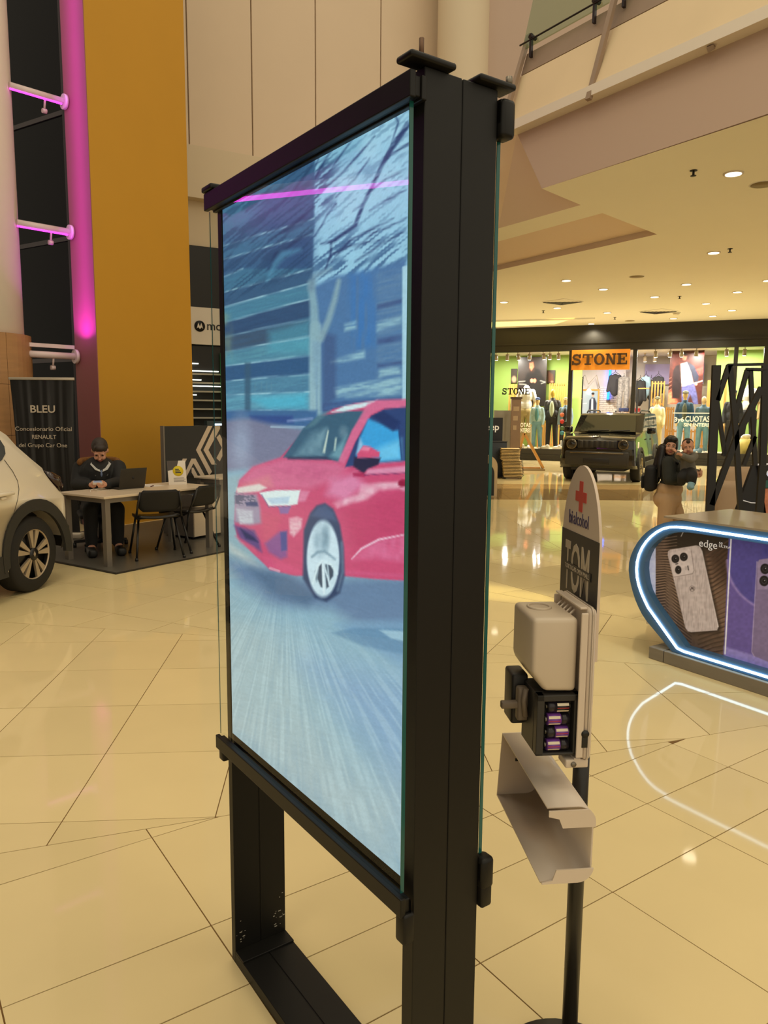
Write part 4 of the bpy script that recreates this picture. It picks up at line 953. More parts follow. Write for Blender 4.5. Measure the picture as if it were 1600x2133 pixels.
# poster pictures, printed on one board
def paint_poster(X, Z, W):
    x, y = proj_np(W); I = Ink(x, y, (104, 84, 70)); n1 = vnoise(x / 5, y / 5, 21); n2 = vnoise(x / 1.6, y / 14, 22)
    I.poly([(1300, 1040), (1535, 1040), (1535, 1150), (1440, 1150), (1395, 1165), (1386, 1110)], (44, 38, 34), 10)
    I.poly([(1340, 1110), (1386, 1100), (1392, 1160), (1410, 1250), (1420, 1330), (1340, 1300)], (112, 92, 78), 6)
    for k in range(46):  # dune ridges left of the phone
        yy = 1118 + k * 5.6; b = 10 * sin(k * .25)
        I.line([(1345, yy + 4), (1385, yy + b * .3), (1410, yy - 4 + k * .9), (1440, yy + 10 + k * 1.2)], [2.4, 2.6, 2.2, 1.8], (44, 34, 30), 1.0, .85); I.line([(1365, yy + 3), (1390, yy + 2 + b * .3), (1410, yy - 1 + k * .9)], 1.4, (158, 132, 112), .8, .6)
    for k in range(26):
        yy = 1140 + k * 9; I.line([(1455, yy + 26 + (k - 10) * .6), (1485, yy + 20), (1530, yy + 4 - (16 - k) * 1.6)], [2.6, 2.2, 2.4], (52, 36, 28), 1.1, .8); I.line([(1465, yy + 28 + (k - 10) * .6), (1520, yy + 10 - (16 - k) * 1.6)], 2.2, (150, 112, 88), 1.4, .5)
    I.poly([(1470, 1150), (1530, 1130), (1530, 1230), (1500, 1210)], (48, 34, 28), 16, .7)
    I.poly([(1430, 1318), (1499, 1308), (1525, 1360), (1440, 1345)], (60, 48, 42), 8, .5)
    I.line([(1419, 1117), (1425, 1105)], 1.6, (210, 205, 200), .7, .8)
    ph = [(1392, 1148), (1396, 1145), (1450, 1136), (1458, 1138), (1462, 1146), (1497, 1305), (1494, 1313), (1440, 1317), (1433, 1315), (1428, 1308), (1391, 1156)]
    I.poly([(a + 5, b + 4) for a, b in ph], (30, 24, 22), 4, .7); I.poly(ph, (186, 174, 172), .9); I.poly(ph, (150, 136, 134), 1, .5, tex=np.clip((n2 - .45) * 3, 0, 1))
    I.line([(1462, 1148), (1496, 1305)], 2, (206, 196, 194), 1, .8); I.poly([(1395, 1152), (1434, 1143), (1440, 1146), (1446, 1188), (1443, 1194), (1407, 1203), (1403, 1200)], (196, 184, 182), 1.2); I.line([(1405, 1202), (1443, 1195), (1446, 1188), (1440, 1147)], 1.4, (120, 106, 104), .8, .8)
    for cx, cy, rx, ry in ((1407, 1164, 8.2, 8.8), (1424.5, 1160, 8.2, 8.8), (1413, 1187, 6.6, 8.6)):
        I.ell(cx, cy, rx, ry, (26, 24, 26), .8); I.ell(cx, cy, rx * .62, ry * .62, (58, 54, 58), .8, .8); I.ell(cx, cy, rx * .4, ry * .4, (14, 14, 16), .8); I.ell(cx + 1, cy - 1, 1, 1, (200, 200, 205), .6, .8)
    I.line([(1408, 1175), (1412, 1174)], 2, (40, 36, 36), .6); I.line([(1433, 1179), (1434.5, 1187)], 2.2, (60, 54, 54), .6); 
    for t in range(4): I.line([(1427 + t * 1.4, 1180), (1428 + t * 1.4, 1187)], .7, (120, 110, 110), .5, .6)
    I.ell(1442, 1226, 6.2, 6.2, (120, 108, 106), .7, .9); I.ell(1442, 1226, 5, 5, (186, 174, 172), .6); I.line([(1438.8, 1229), (1440.4, 1223), (1442, 1227.5), (1443.6, 1223), (1445.4, 1229)], 1.5, (70, 60, 60), .5)
    # white divider, violet poster
    I.poly([(1519, 1100), (2200, 1100), (2200, 1600), (1508, 1370)], (74, 72, 142), 1)
    I.poly([(1519, 1140), (1560, 1152), (2200, 1300), (2200, 1600), (1508, 1370)], (98, 84, 152), 3); I.ell(1640, 1170, 125, 108, (78, 72, 144), 1.6); I.poly([(1590, 1110), (1660, 1110), (1660, 1160), (1590, 1158)], (62, 62, 134), 8, .8)
    a = np.clip(1 - np.abs(np.hypot((x - 1640) / 125, (y - 1170) / 108) - 1) * 26, 0, 1) * (y > 1165); I.mix(a * .6, (170, 150, 205))
    I.poly([(1508, 1346), (1560, 1362), (2200, 1500), (1700, 1420), (1508, 1420)], (150, 140, 205), 3, .8)
    p2 = [(1578, 1172), (1582, 1166), (1700, 1150), (1700, 1420), (1570, 1366), (1566, 1358)]
    I.poly(p2, (120, 106, 142), 1); I.line([(1577, 1170), (1566, 1358), (1572, 1368)], 1.8, (170, 156, 190), .8, .8); I.poly([(1578, 1172), (1582, 1166), (1700, 1150), (1640, 1228), (1578, 1228)], (142, 128, 162), 1.4)
    for cx, cy in ((1594, 1185), (1592, 1210)): I.ell(cx, cy, 10, 11, (24, 22, 28), .9); I.ell(cx, cy, 6, 6.6, (60, 56, 66), .8, .7); I.ell(cx, cy, 3.6, 4, (12, 12, 16), .8); I.ell(cx + 1, cy - 1, 1.1, 1.1, (205, 205, 215), .6, .8)
    I.line([(1523.5, 1112), (1510.5, 1362)], 3.0, (226, 226, 236), .8)
    I.poly([(1280, 1040), (1366, 1040), (1366, 1420), (1280, 1420)], (196, 202, 232), .8)
    return I.c * (0.95 + .1 * n1[..., None])
smin = min(a for a, b in Iq); pz0, pz1 = 0.06, zt0 - .01
bl = Vector((smin - .01, 0.022, pz0)); pw, phh = 2.2, pz1 - pz0
ii = np.array(Iq)
def inside(X, Z):
    I = Ink(X + bl.x, Z + bl.z, (0, 0, 0)); return I.sd([tuple(q) for q in Iq]) < 0.012
sh = sheet('poster_board', CM @ Matrix.Translation(bl), pw, phh, 640, 270, paint_poster, print_mat('poster_strip_glow', emit=.30, rough=.35, both=True), ctr, keep=inside); sh.location = bl; tag(sh, 'printed posters of two phones inside the light frame')  # poster glows slightly in place of the light strip shining on it
MB().box(smin + .0, .02, .0235, .0295, .2, .8).obj('white_liner', M_WHITE, ctr)
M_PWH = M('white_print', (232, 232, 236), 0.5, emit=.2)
q0 = cz_([(1453, 1139), (1494, 1140)])
text('poster_lettering', 'edge', 0.068, M_PWH, ctr, (cz_([(1452, 1136)])[0][0], .017, cz_([(1452, 1138)])[0][1]), ext=.001, xs=1.0)
text('poster_lettering', '50', 0.021, M_PWH, ctr, (cz_([(1494, 1133)])[0][0], .017, cz_([(1494, 1134)])[0][1]), ext=.001, xs=1.2)
text('poster_lettering', 'ULTRA', 0.021, M_PWH, ctr, (cz_([(1494, 1139)])[0][0], .017, cz_([(1494, 1140)])[0][1]), ext=.001, xs=1.2)
# ================================================================== LEFT: WHITE CAR
M_CARW = M('white_car_paint', (226, 216, 198), 0.25, coat=0.5, var=0.01)
M_TYRE = M('tyre_rubber', (26, 24, 22), 0.75, var=.12, scale=20, bump=.05)
M_CLADP = M('black_wheel_arch_plastic', (36, 34, 30), 0.6)
M_CGL = M('car_dark_glass', (14, 14, 15), 0.08, spec=.6)
M_RIM = M('machined_alloy', (176, 158, 134), 0.35, metal=.4)
M_RIMB = M('black_alloy', (18, 17, 17), 0.35)
def wheel(name, par, x, y, z, R, r, spokes, side, m_spoke, width=.20, double=True):
    """wheel with axis along y; side = -1 faces -y"""
    w = thing(name, None, None, (x, y, z)); w.parent = par
    hw = width / 2
    MB().lathe([(r, -hw), (R - .02, -hw), (R, -hw + .025), (R, hw - .025), (R - .02, hw), (r, hw), (r, -hw)], axis='y', n=40, caps=False).obj('tyre', M_TYRE, w)
    f = side * hw
    MB().lathe([(r + .004, f - side * .06), (r + .004, f - side * .05)], axis='y', n=32).obj('rim_back', M_RIMB, w)
    MB().tube([(r * cos(a * pi / 18), f - side * .012, r * sin(a * pi / 18)) for a in range(36)], .010, 8, closed=True).obj('rim_ring', m_spoke, w)
    for k in range(spokes):
        a = 2 * pi * k / spokes + .2
        for da in ((-.16, .16) if double else (0,)):
            aa = a + da; ab = a + da * 1.35
            ca, sa = cos(aa), sin(aa); nx, nz = -sa, ca
            i0, o0 = r * .22, r * .985
            p = [(ca * i0 - nx * .008, sa * i0 - nz * .008), (ca * i0 + nx * .008, sa * i0 + nz * .008), (cos(ab) * o0 + nx * .028, sin(ab) * o0 + nz * .028), (cos(ab) * o0 - nx * .028, sin(ab) * o0 - nz * .028)]
            y0, y1 = sorted((f - side * .03, f - side * .008))
            MB().prism(p, (y0, y1)).obj('spoke', m_spoke, w)
    MB().lathe([(r * .25, min(f - side * .03, f)), (r * .25, max(f - side * .03, f))], axis='y', n=20).obj('hub', M_RIMB, w)
    hh = .026
    MB().prism([(0, hh), (hh * .6, 0), (0, -hh), (-hh * .6, 0)], tuple(sorted((f, f + side * .003)))).obj('hub_badge', m_spoke, w)
    return w
CO = Vector((-3.90, 6.71, 0)); CRZ = radians(80)
car = thing('white_car', 'white car with black wheel arches cut by the left picture edge', 'car', CO, CRZ)
def arc(cx, cz, r, a0, a1, n): return [(cx + r * cos(radians(a0 + (a1 - a0) * i / n)), cz + r * sin(radians(a0 + (a1 - a0) * i / n))) for i in range(n + 1)]
side_out = [(.40, .36), (.46, .50), (.442, .55), (.452, .70), (.446, .797), (.41, .84), (.376, .872), (.26, .975), (.19, 1.05), (.17, 1.086), (.027, 1.172), (-.157, 1.293), (-.27, 1.39), (-.34, 1.425), (-.45, 1.44), (-1.2, 1.49), (-1.7, 1.47), (-1.95, 1.40), (-2.55, 1.03), (-3.2, .93), (-3.42, .80), (-3.48, .6), (-3.45, .35), (-3.3, .25)]
bot = arc(-2.6, .33, .40, -10, 190, 12)[::-1]; rear = arc(0, .33, .41, 190, 8, 14)
outl = side_out + arc(-2.6, .33, .40, 190, -10, 12) + [(-2.1, .24), (-.5, .24)] + arc(0, .33, .41, 190, 5, 14)
def yfun(y, z): return y * (1.02 - .05 * (z - .3))
sl = [(-.84, -.012), (-.832, .012), (-.82, .04), (-.78, .08), (-.66, .125), (-.4, .165), (0, .18), (.4, .165), (.66, .125), (.78, .08), (.82, .04), (.832, .012), (.84, -.012)]
mb = MB(); n = len(outl); vs = []
for y, ext in sl:
    for x, z in outl:
        f = max(0, min(1, (x - .0) / .35)) * (1 if z > .34 else .5); g = max(0, min(1, (-x - 3.0) / .4))
        vs.append((x + ext * f * (1 if z < 1.0 else .9) - ext * g, yfun(y, z), z))
fs = [(i * n + j, i * n + (j + 1) % n, (i + 1) * n + (j + 1) % n, (i + 1) * n + j) for i in range(len(sl) - 1) for j in range(n)]
fs += [tuple(range(n - 1, -1, -1)), tuple(range((len(sl) - 1) * n, len(sl) * n))]
mb.add(vs, fs, True); body = mb.obj('car_body', M_CARW, car)
MB().box(-.55, .40, -.58, .58, .2, .85).box(-3.1, -2.1, -.58, .58, .2, .8).obj('wheel_well', M_BLACK, car)
def sidepoly(pts, off, th=.006):
    vs = [(x, -yfun(.84 + off, z), z) for x, z in pts] + [(x, -yfun(.84 + off - th, z), z) for x, z in pts]; n = len(pts)
    return MB().add(vs, [tuple(range(n)), tuple(range(2 * n - 1, n - 1, -1))] + [(i, n + i, n + (i + 1) % n, (i + 1) % n) for i in range(n)])
sidepoly([(-.42, 1.378), (-.36, 1.355), (-.315, 1.30), (-.31, 1.24), (-.36, 1.19), (-.46, 1.15), (-1.25, 1.08), (-1.15, 1.39), (-.8, 1.405)], .004).obj('side_window', M_CGL, car)
sidepoly([(-1.30, 1.08), (-1.2, 1.39), (-1.55, 1.38), (-2.15, 1.05)], .004).obj('side_window', M_CGL, car)
def sideline(pts, nm, r=.0025): MB().tube([(x, -yfun(.8415, z), z) for x, z in pts], r, 6).obj(nm, M('seam_shadow_gap', (70, 62, 52), .8), car)
sideline([(-.33, 1.19), (-.24, 1.09), (-.185, 1.0), (-.18, .93), (-.205, .85), (-.27, .74), (-.40, .60)], 'door_seam')
sideline([(-1.28, 1.08), (-1.30, .7), (-1.28, .3)], 'door_seam')
MB().rbox(-.50, -.285, -.875, -.835, .895, .925, .010).rbox(-.43, -.37, -.86, -.835, .865, .89, .008).obj('door_handle', M_CARW, car)
# black arches and sill
for cx in (0, -2.6):
    ri, ro = arc(cx, .33, .395, 185, -5, 20), arc(cx + .01, .34, .485, 190, -8, 20)
    sidepoly(ro + ri[::-1], .016, .03).obj('wheel_arch', M_CLADP, car)
sidepoly([(-2.15, .22), (-.42, .22), (-.44, .40), (-2.1, .40)], .012, .03).obj('sill', M_CLADP, car)
mb = MB(); q = [(.395, .34), (.49, .50), (.46, .40)]
vs = []
for y, ext in sl:
    for x, z in ((.36, .33), (.44, .36), (.475, .44), (.485, .515), (.44, .53)): vs.append((x + ext * 1.0, y * 1.012, z))
fs = [(i * 5 + j, i * 5 + (j + 1) % 5, (i + 1) * 5 + (j + 1) % 5, (i + 1) * 5 + j) for i in range(len(sl) - 1) for j in range(5)] + [(4, 3, 2, 1, 0)]
mb.add(vs, fs, True).obj('rear_bumper', M_CLADP, car)
# tail lamp: dark lens wrapping the corner, with red top
M_LENS = M('smoked_lamp_lens', (40, 14, 12), 0.12, spec=.6, coat=.4)
mb = MB(); vs = []
for y, ext in sl[:6]:
    k = 1.006
    for x, z in ((.185, 1.06), (.30, 1.035), (.405, .985), (.44, .90), (.40, .855), (.27, .97)): vs.append((x + ext * max(0, min(1, x / .35)) + .006, yfun(y, z) * k, z))
fs = [(i * 6 + j, i * 6 + (j + 1) % 6, (i + 1) * 6 + (j + 1) % 6, (i + 1) * 6 + j) for i in range(5) for j in range(6)] + [(5, 4, 3, 2, 1, 0)]
mb.add(vs, fs, True).obj('tail_lamp', M_LENS, car)
dm = [(0, .075), (.052, 0), (0, -.075), (-.052, 0)]; di = [(0, .048), (.032, 0), (0, -.048), (-.032, 0)]
mt = Matrix.Translation((.61, -.12, .90)) @ Matrix.Rotation(radians(90), 4, 'Z')
mb = MB(); vs = [Vector((a, 0, b)) for a, b in dm] + [Vector((a, 0, b)) for a, b in di] + [Vector((a, -.012, b)) for a, b in dm] + [Vector((a, -.012, b)) for a, b in di]
fs = [(i, (i + 1) % 4, 4 + (i + 1) % 4, 4 + i) for i in range(4)] + [(8 + i, 12 + i, 12 + (i + 1) % 4, 8 + (i + 1) % 4) for i in range(4)] + [(i, 8 + i, 8 + (i + 1) % 4, (i + 1) % 4) for i in range(4)] + [(4 + i, 4 + (i + 1) % 4, 12 + (i + 1) % 4, 12 + i) for i in range(4)]
mb.add([mt @ v for v in vs], fs).obj('diamond_badge', M('chrome', (220, 215, 205), .15, metal=1), car)
MB().add([(.06, -.55, 1.19), (.06, .55, 1.19), (-.26, .5, 1.44), (-.26, -.5, 1.44), (.09, -.55, 1.19), (.09, .55, 1.19), (-.20, .5, 1.45), (-.20, -.5, 1.45)], [(0, 1, 2, 3), (7, 6, 5, 4), (0, 4, 5, 1), (3, 2, 6, 7), (0, 3, 7, 4), (1, 5, 6, 2)]).obj('rear_window', M_CGL, car)
for x in (0.0, -2.6):
    wheel('wheel', car, x, -.72, .335, .335, .222, 5, -1, M_RIM); wheel('wheel', car, x, .72, .335, .335, .222, 5, 1, M_RIM)

# ================================================================== BANNER
bn0 = at(20, 789, 9.3); bx1 = at(153, 792, 9.3); bw = bx1.x - bn0.x; bh = bn0.z
ban = thing('roll_up_banner', 'black rippled roll-up banner with white lettering beside the pillar', 'banner', (bn0.x, 9.3, 0))
M_FAB = M('black_banner_fabric', (34, 33, 31), 0.42, var=.1, scale=5, spec=.5)
mb = MB(); nx, nz = 60, 14; vs = []
for j in range(nz + 1):
    v = j / nz
    for i in range(nx + 1):
        u = i / nx; pin = .05 * sin(pi * v) * (u - .5) * -2 * .6
        rp = (sin(u * 38 + 1.3 * sin(v * 2.4)) * .006 + sin(u * 61 + v * 2) * .003 + sin(u * 17 + 2) * .006) * (1 - .75 * v ** 4) * (1 - .6 * (1 - v) ** 6)
        vs.append((u * bw + pin, rp, .09 + v * (bh - .09)))
fs = [(j * (nx + 1) + i, j * (nx + 1) + i + 1, (j + 1) * (nx + 1) + i + 1, (j + 1) * (nx + 1) + i) for j in range(nz) for i in range(nx)]
fo = mb.add(vs, fs, True).obj('banner_fabric', M_FAB, ban)
M_ALU = M('pale_aluminium', (200, 188, 168), .4, metal=.3)
MB().rbox(-.01, bw + .01, -.012, .012, bh - .012, bh + .02, .004).obj('top_rail', M_ALU, ban)
MB().rbox(-.02, bw + .03, -.06, .06, .01, .09, .02).obj('base_cassette', M_ALU, ban)
MB().tube([(bw / 2, .03, .09), (bw / 2, .03, bh)], .01, 8).obj('support_pole', M_ALU, ban)
M_LET = M('banner_white_letters', (205, 190, 168), .6)
def blet(s, px, w, z, size, bold=.0):
    q = at(px[0], px[1], 9.29); t = text('banner_lettering', s, size, M_LET, ban, (q.x - bn0.x, -.020, q.z), ext=.001, bold=bold)
    t.scale.x = (w / FPX * 9.29) / max(.01, t.dimensions.x if t.dimensions.x > 0 else 1)
    me = t.data; xs = [v.co.x for v in me.vertices]; t.scale.x = (w / FPX * 9.29) / (max(xs) - min(xs))
blet('BLEU', (63, 859), 51, 0, .125, .002); blet('Concesionario Oficial', (32, 897), 117, 0, .072, 0); blet('RENAULT', (67, 914), 50, 0, .072, 0); blet('del Grupo Car One', (40, 931), 100, 0, .072, 0)

# ================================================================== SALES DESK ON A GREY MAT
RC = gp(243, 1195); RR = atan2(.833, .553); RM = Matrix.Translation((RC.x, RC.y, 0)) @ Matrix.Rotation(RR, 4, 'Z')
def rl(x, y, z=0): return RM @ Vector((x, y, z))
rug = thing('floor_mat', 'dark grey mat under the sales desk', 'mat', (RC.x, RC.y, 0), RR)
MB().box(0, 3.3, 0, 2.55, .0005, .012).obj('mat_surface', M('grey_vinyl_mat', (92, 88, 80), .35, var=.12, scale=12), rug)
MB().box(-.03, 3.3, -.03, 0, .0005, .011).box(-.03, 0, 0, 2.55, .0005, .011).obj('mat_border', M('dark_mat_border', (40, 34, 26), .6), rug)
M_TOP = M('pale_laminate', (214, 196, 170), .35, var=.03); M_LEG = M('silver_grey_leg', (120, 112, 102), .4, metal=.3)
def table(name, label, x0, x1, y0, y1, ztop, legs=True):
    p = rl(x0, y0, .012); t = thing(name, label, 'table', p, RR); w, d = x1 - x0, y1 - y0; zt = ztop - .012
    MB().box(0, w, 0, d, zt - .025, zt).obj('table_top', M_TOP, t, bevel=.003, seg=1)
    for lx in (.06, w - .06):
        for ly in (.06, d - .06): MB().box(lx - .03, lx + .03, ly - .03, ly + .03, 0, zt - .025).obj('leg', M_LEG, t)
    MB().box(.09, w - .09, .045, .07, zt - .075, zt - .026).obj('apron', M_LEG, t); MB().box(.09, w - .09, d - .07, d - .045, zt - .075, zt - .026).obj('apron', M_LEG, t)
    MB().box(.045, .07, .09, d - .09, zt - .075, zt - .026).obj('apron', M_LEG, t)
    return t
table('office_table', 'long pale office table where the man sits with laptop', .08, 1.60, .26, 1.04, .74)
M_CHB = M('black_mesh_fabric', (24, 23, 22), .7, var=.15, scale=60); M_CHF = M('black_chair_tube', (20, 19, 18), .4)
def visitor_chair(name, label, x, y, rot):
    p = rl(x, y, .012); t = thing(name, label, 'chair', p, RR + rot, 'visitor chairs at the office table')
    # local: faces +y
    mb = MB(); n = 9; vs = []
    for j in range(n):
        v = j / (n - 1)
        for i in range(n):
            u = i / (n - 1) - .5; vs.append((u * .45 * (1 - .08 * abs(v - .4)), -.22 + v * .44, .45 + .02 * (2 * u) ** 2 - .02 * max(0, v - .75) * 4 + .012 * cos(v * 5)))
    k = len(vs); vs += [(a, b, c - .03) for a, b, c in vs]
    fs = [(j * n + i, j * n + i + 1, (j + 1) * n + i + 1, (j + 1) * n + i) for j in range(n - 1) for i in range(n - 1)]
    fs += [tuple(k + q for q in f[::-1]) for f in fs]
    ed = [j for j in range(n)] + [j * n + n - 1 for j in range(1, n)] + [(n - 1) * n + i for i in range(n - 2, -1, -1)] + [j * n for j in range(n - 2, 0, -1)]
    fs += [(ed[i], k + ed[i], k + ed[(i + 1) % len(ed)], ed[(i + 1) % len(ed)]) for i in range(len(ed))]
    mb.add(vs, fs, True).obj('seat', M('black_vinyl_seat', (26, 24, 22), .35), t)
    mb = MB(); vs = []
    for j in range(n):
        v = j / (n - 1)
        for i in range(n):
            u = i / (n - 1) - .5; w = .45 * (1 - .25 * (abs(v - .5) * 2) ** 3)
            vs.append((u * w, -.235 - .10 * v - .03 * (1 - (2 * u) ** 2), .52 + v * .24))
    k = len(vs); vs += [(a, b - .018, c) for a, b, c in vs]
    fs = [(j * n + i, j * n + i + 1, (j + 1) * n + i + 1, (j + 1) * n + i) for j in range(n - 1) for i in range(n - 1)]; fs += [tuple(k + q for q in f[::-1]) for f in fs]
    fs += [(ed[i], k + ed[i], k + ed[(i + 1) % len(ed)], ed[(i + 1) % len(ed)]) for i in range(len(ed))]
    mb.add(vs, fs, True).obj('backrest', M_CHB, t)
    for s in (-1, 1):
        MB().tube([(s * .19, .12, .43), (s * .25, .24, 0)], .0125, 10).obj('leg', M_CHF, t)
        MB().tube([(s * .19, -.08, .43), (s * .25, -.27, 0)], .0125, 10).obj('leg', M_CHF, t)
        MB().tube([(s * .19, -.12, .42), (s * .235, -.23, .46), (s * .225, -.30, .60), (s * .20, -.34, .74)], .0115, 8).obj('back_support', M_CHF, t)
        for yy in (.24, -.27): MB().lathe([(.018, 0), (.016, .03)], c=(s * .25, yy, 0), n=10).obj('foot_cap', M_CHF, t)
    MB().tube([(-.19, .12, .43), (.19, .12, .43)], .011, 8).obj('seat_bar', M_CHF, t)
    MB().tube([(-.19, -.08, .43), (.19, -.08, .43)], .011, 8).obj('seat_bar', M_CHF, t)
    return t
visitor_chair('visitor_chair', 'black visitor chair seen from behind, nearer the man', .84, .42, radians(-30))
visitor_chair('visitor_chair', 'black visitor chair turned sideways at the right end of the table', 1.34, .48, radians(8))
# pedestal, second table, logo wall
pz = thing('pedestal_cabinet', 'white drawer pedestal with grey side under the far table', 'cabinet', rl(1.78, .86, .012), RR)
MB().box(0, .45, 0, .55, .03, .56).obj('cabinet_body', M('warm_grey_board', (104, 96, 88), .5), pz)
MB().box(.003, .447, -.02, 0, .035, .555).obj('drawer_front', M_TOP, pz, bevel=.002, seg=1)
for cx in (.06, .39):
    for cy in (.06, .49): MB().lathe([(.02, 0), (.02, .03)], c=(cx, cy, 0), n=10).obj('castor', M_BLACK, pz)
table('side_table', 'smaller pale table half hidden behind the totem', 2.30, 3.2, .92, 1.40, .745)
lw = thing('logo_wall', 'black display panel with white diamond chevron logo', 'display panel', (-2.86, 9.84, .0), RR)
LP, LN = Vector((-2.86, 9.84, 0)), Vector((-.833, .553, 0)); LD = Vector((.553, .833, 0))
MB().box(0, 1.7, 0, .06, .02, 1.405).obj('panel_board', M('black_satin_board', (20, 19, 18), .4), lw)
MB().box(-.02, 0, 0, .06, .02, 1.41).obj('edge_trim', M_LEG, lw); MB().box(.1, .3, -.12, .2, 0, .02).box(1.4, 1.6, -.12, .2, 0, .02).obj('panel_foot', M_LEG, lw)
def lpx(pts):
    out = []
    for a, b in pts:
        q = onp(120 + a / 4.444, 880 + b / 4.444, LP, LN) - LP; out.append((q.dot(LD), min(q.z, 1.402)))
    return out
M_LOGO = M('white_logo_print', (202, 184, 164), .5)
for pl in ([(1390, 32), (1432, 32), (1322, 255), (1428, 455), (1402, 490), (1280, 255)], [(1455, 32), (1502, 32), (1502, 58), (1395, 255), (1470, 390), (1425, 390), (1350, 255)], [(1500, 110), (1560, 235), (1500, 360), (1470, 330), (1520, 235), (1470, 140)],
           [(1158, 335), (1196, 335), (1118, 500), (1098, 470)], [(1238, 335), (1276, 335), (1362, 492), (1322, 492), (1256, 378), (1165, 555), (1140, 552)], [(1240, 418), (1256, 418), (1302, 505), (1264, 505), (1240, 465)], [(1380, 580), (1420, 580), (1395, 640), (1355, 640)]):
    MB().prism(lpx(pl), (-.004, 0)).obj('logo_stroke', M_LOGO, lw)
# things on the table
lt = thing('laptop', 'open dark grey laptop seen from behind on the office table', 'laptop', rl(.60, .70, .7405), RR + radians(-4))
M_LAP = M('dark_grey_aluminium', (58, 54, 47), .4, metal=.4)
MB().rbox(0, .33, .02, .25, 0, .016, .004).obj('keyboard_base', M_LAP, lt)
mt = Matrix.Translation((0, .02, .016)) @ Matrix.Rotation(radians(-14), 4, 'X').inverted()
MB().rbox(0, .33, -.007, 0, 0, .225, .004, mat=Matrix.Translation((0, .02, .014)) @ Matrix.Rotation(radians(14), 4, 'X')).obj('lid', M_LAP, lt)
MB().lathe([(.016, -.002), (.016, 0)], c=(.165, 0, .115), axis='y', n=16, mat=Matrix.Translation((0, .0125, .014)) @ Matrix.Rotation(radians(14), 4, 'X')).obj('lid_emblem', M_BLACK, lt)
bs = thing('brochure_stand', 'white leaning card stand with a yellow circle on the office table', 'card stand', rl(1.30, .72, .7405), RR + radians(-30))
mt = Matrix.Rotation(radians(16), 4, 'X').inverted()
MB().rbox(0, .21, 0, .006, 0, .29, .002, mat=mt).obj('card', M('white_card', (220, 210, 196), .4), bs)
MB().prism([(0.0, .29), (.13, .29), (.10, .19), (.0, .17)], (-.001, 0), mat=mt).obj('dark_print', M('dark_photo_print', (60, 48, 40), .4), bs)
MB().lathe([(.062, -.002), (.062, -.001)], c=(.118, 0, .165), axis='y', n=24, mat=mt).obj('yellow_disc', M('yellow_print', (222, 196, 30), .4), bs)
for k in range(4): MB().box(.06, .20 - .02 * (k % 2), -.0012, 0, .035 + k * .014, .041 + k * .014, mat=mt).obj('print_line', M_LEG, bs)
for k in range(3): MB().box(.085, .15 - .01 * k, -.0035, -.002, .14 + k * .02, .152 + k * .02, mat=mt).obj('print_line', M_INK, bs)
MB().bar((.1, .08, .13), (.1, .14, .002), .03, .003).obj('prop', M_LEG, bs)
ps = thing('paper_sheets', 'loose printed sheets and pen beside the laptop', 'papers', rl(1.0, .72, .7405), RR)
for k in range(3): MB().box(.0, .21, .0, .29, .001 * k, .001 * k + .0008, mat=Matrix.Translation((.02 * k, .02 * k, 0)) @ Matrix.Rotation(radians(12 * k - 8), 4, 'Z')).obj('sheet', M('white_paper', (222, 214, 204), .6), ps)
MB().tube([(.02, -.02, .008), (.10, .03, .008)], .005, 8).obj('pen', M('dark_red_pen', (90, 30, 34), .4), ps)
cb = thing('charging_cable', 'thin white cable looped on the table in front of the man', 'cable', rl(.25, .72, .7405), RR)
MB().tube([(.0, .0, .003), (.04, .06, .02), (.10, .08, .025), (.14, .04, .006), (.20, .02, .003), (.26, .03, .003)], .003, 6).obj('cord', M('white_cord', (214, 205, 190), .5), cb)
fb = thing('blue_folder', 'bright blue folder on the drawer pedestal', 'folder', rl(1.82, .9, .574), RR)
MB().rbox(0, .3, 0, .22, 0, .02, .003).obj('folder_cover', M('blue_folder', (40, 110, 170), .5), fb); MB().box(.01, .29, .005, .21, .02, .024).obj('folder_papers', M('white_paper', (222, 214, 204), .6), fb)
# ================================================================== CLOTHES SHOP (far right)
SL, SE = Vector((3.9, 27.0, 0)), Vector((12.0, 23.6, 0)); SD = (SE - SL).normalized(); SN = Vector((-SD.y, SD.x, 0)); SRZ = atan2(SD.y, SD.x)
def sp(px, py, yo=0.0):
    """place in the shop's own frame of a measured point at depth yo behind the glass"""
    q = onp(px, py, SL + SN * yo, SN) - SL; return q.dot(SD), q.z
ZT = 3.72
shop_t = thing('clothes_shop_front', None, None, SL, SRZ, kind='structure')
M_SHB = M('shopfront_black', (30, 27, 22), .45, var=.1)
M_GREEN = M('lime_green_wall', (150, 182, 90), .7, var=.03); M_SWHITE = M('shop_white_wall', (226, 218, 210), .6, var=.03); M_LAV = M('lavender_wall', (176, 164, 214), .6)
sx0 = -3.0; sx1 = 12.0
MB().box(sx0, sx1, -.12, .10, ZT, 4.55).obj('header', M_SHB, shop_t); MB().box(sx0, sx1, -.16, -.12, 3.95, 4.02).obj('header_trim', M_SHB, shop_t)
MB().box(sx0, sx1, -.10, .12, 0, .40).obj('base', M_SHB, shop_t); MB().box(sx0, sx1, -.14, -.10, .16, .20).obj('base_trim', M_SHB, shop_t)
def xs(px): return sp(px, 850)[0]
mull = [(xs(1012), .10), (xs(1186.5), .13), (xs(1318), .13), (xs(1526), .12), (xs(1594), .28)]
for x, w in mull: MB().box(x - w / 2, x + w / 2, -.10, .08, .40, ZT).obj('mullion', M_SHB, shop_t)
M_SGL = glass_mat('shop_window_glass', (.97, .98, .97), 1.35)
gx = [sx0 + 1] + [m[0] for m in mull] + [sx1]
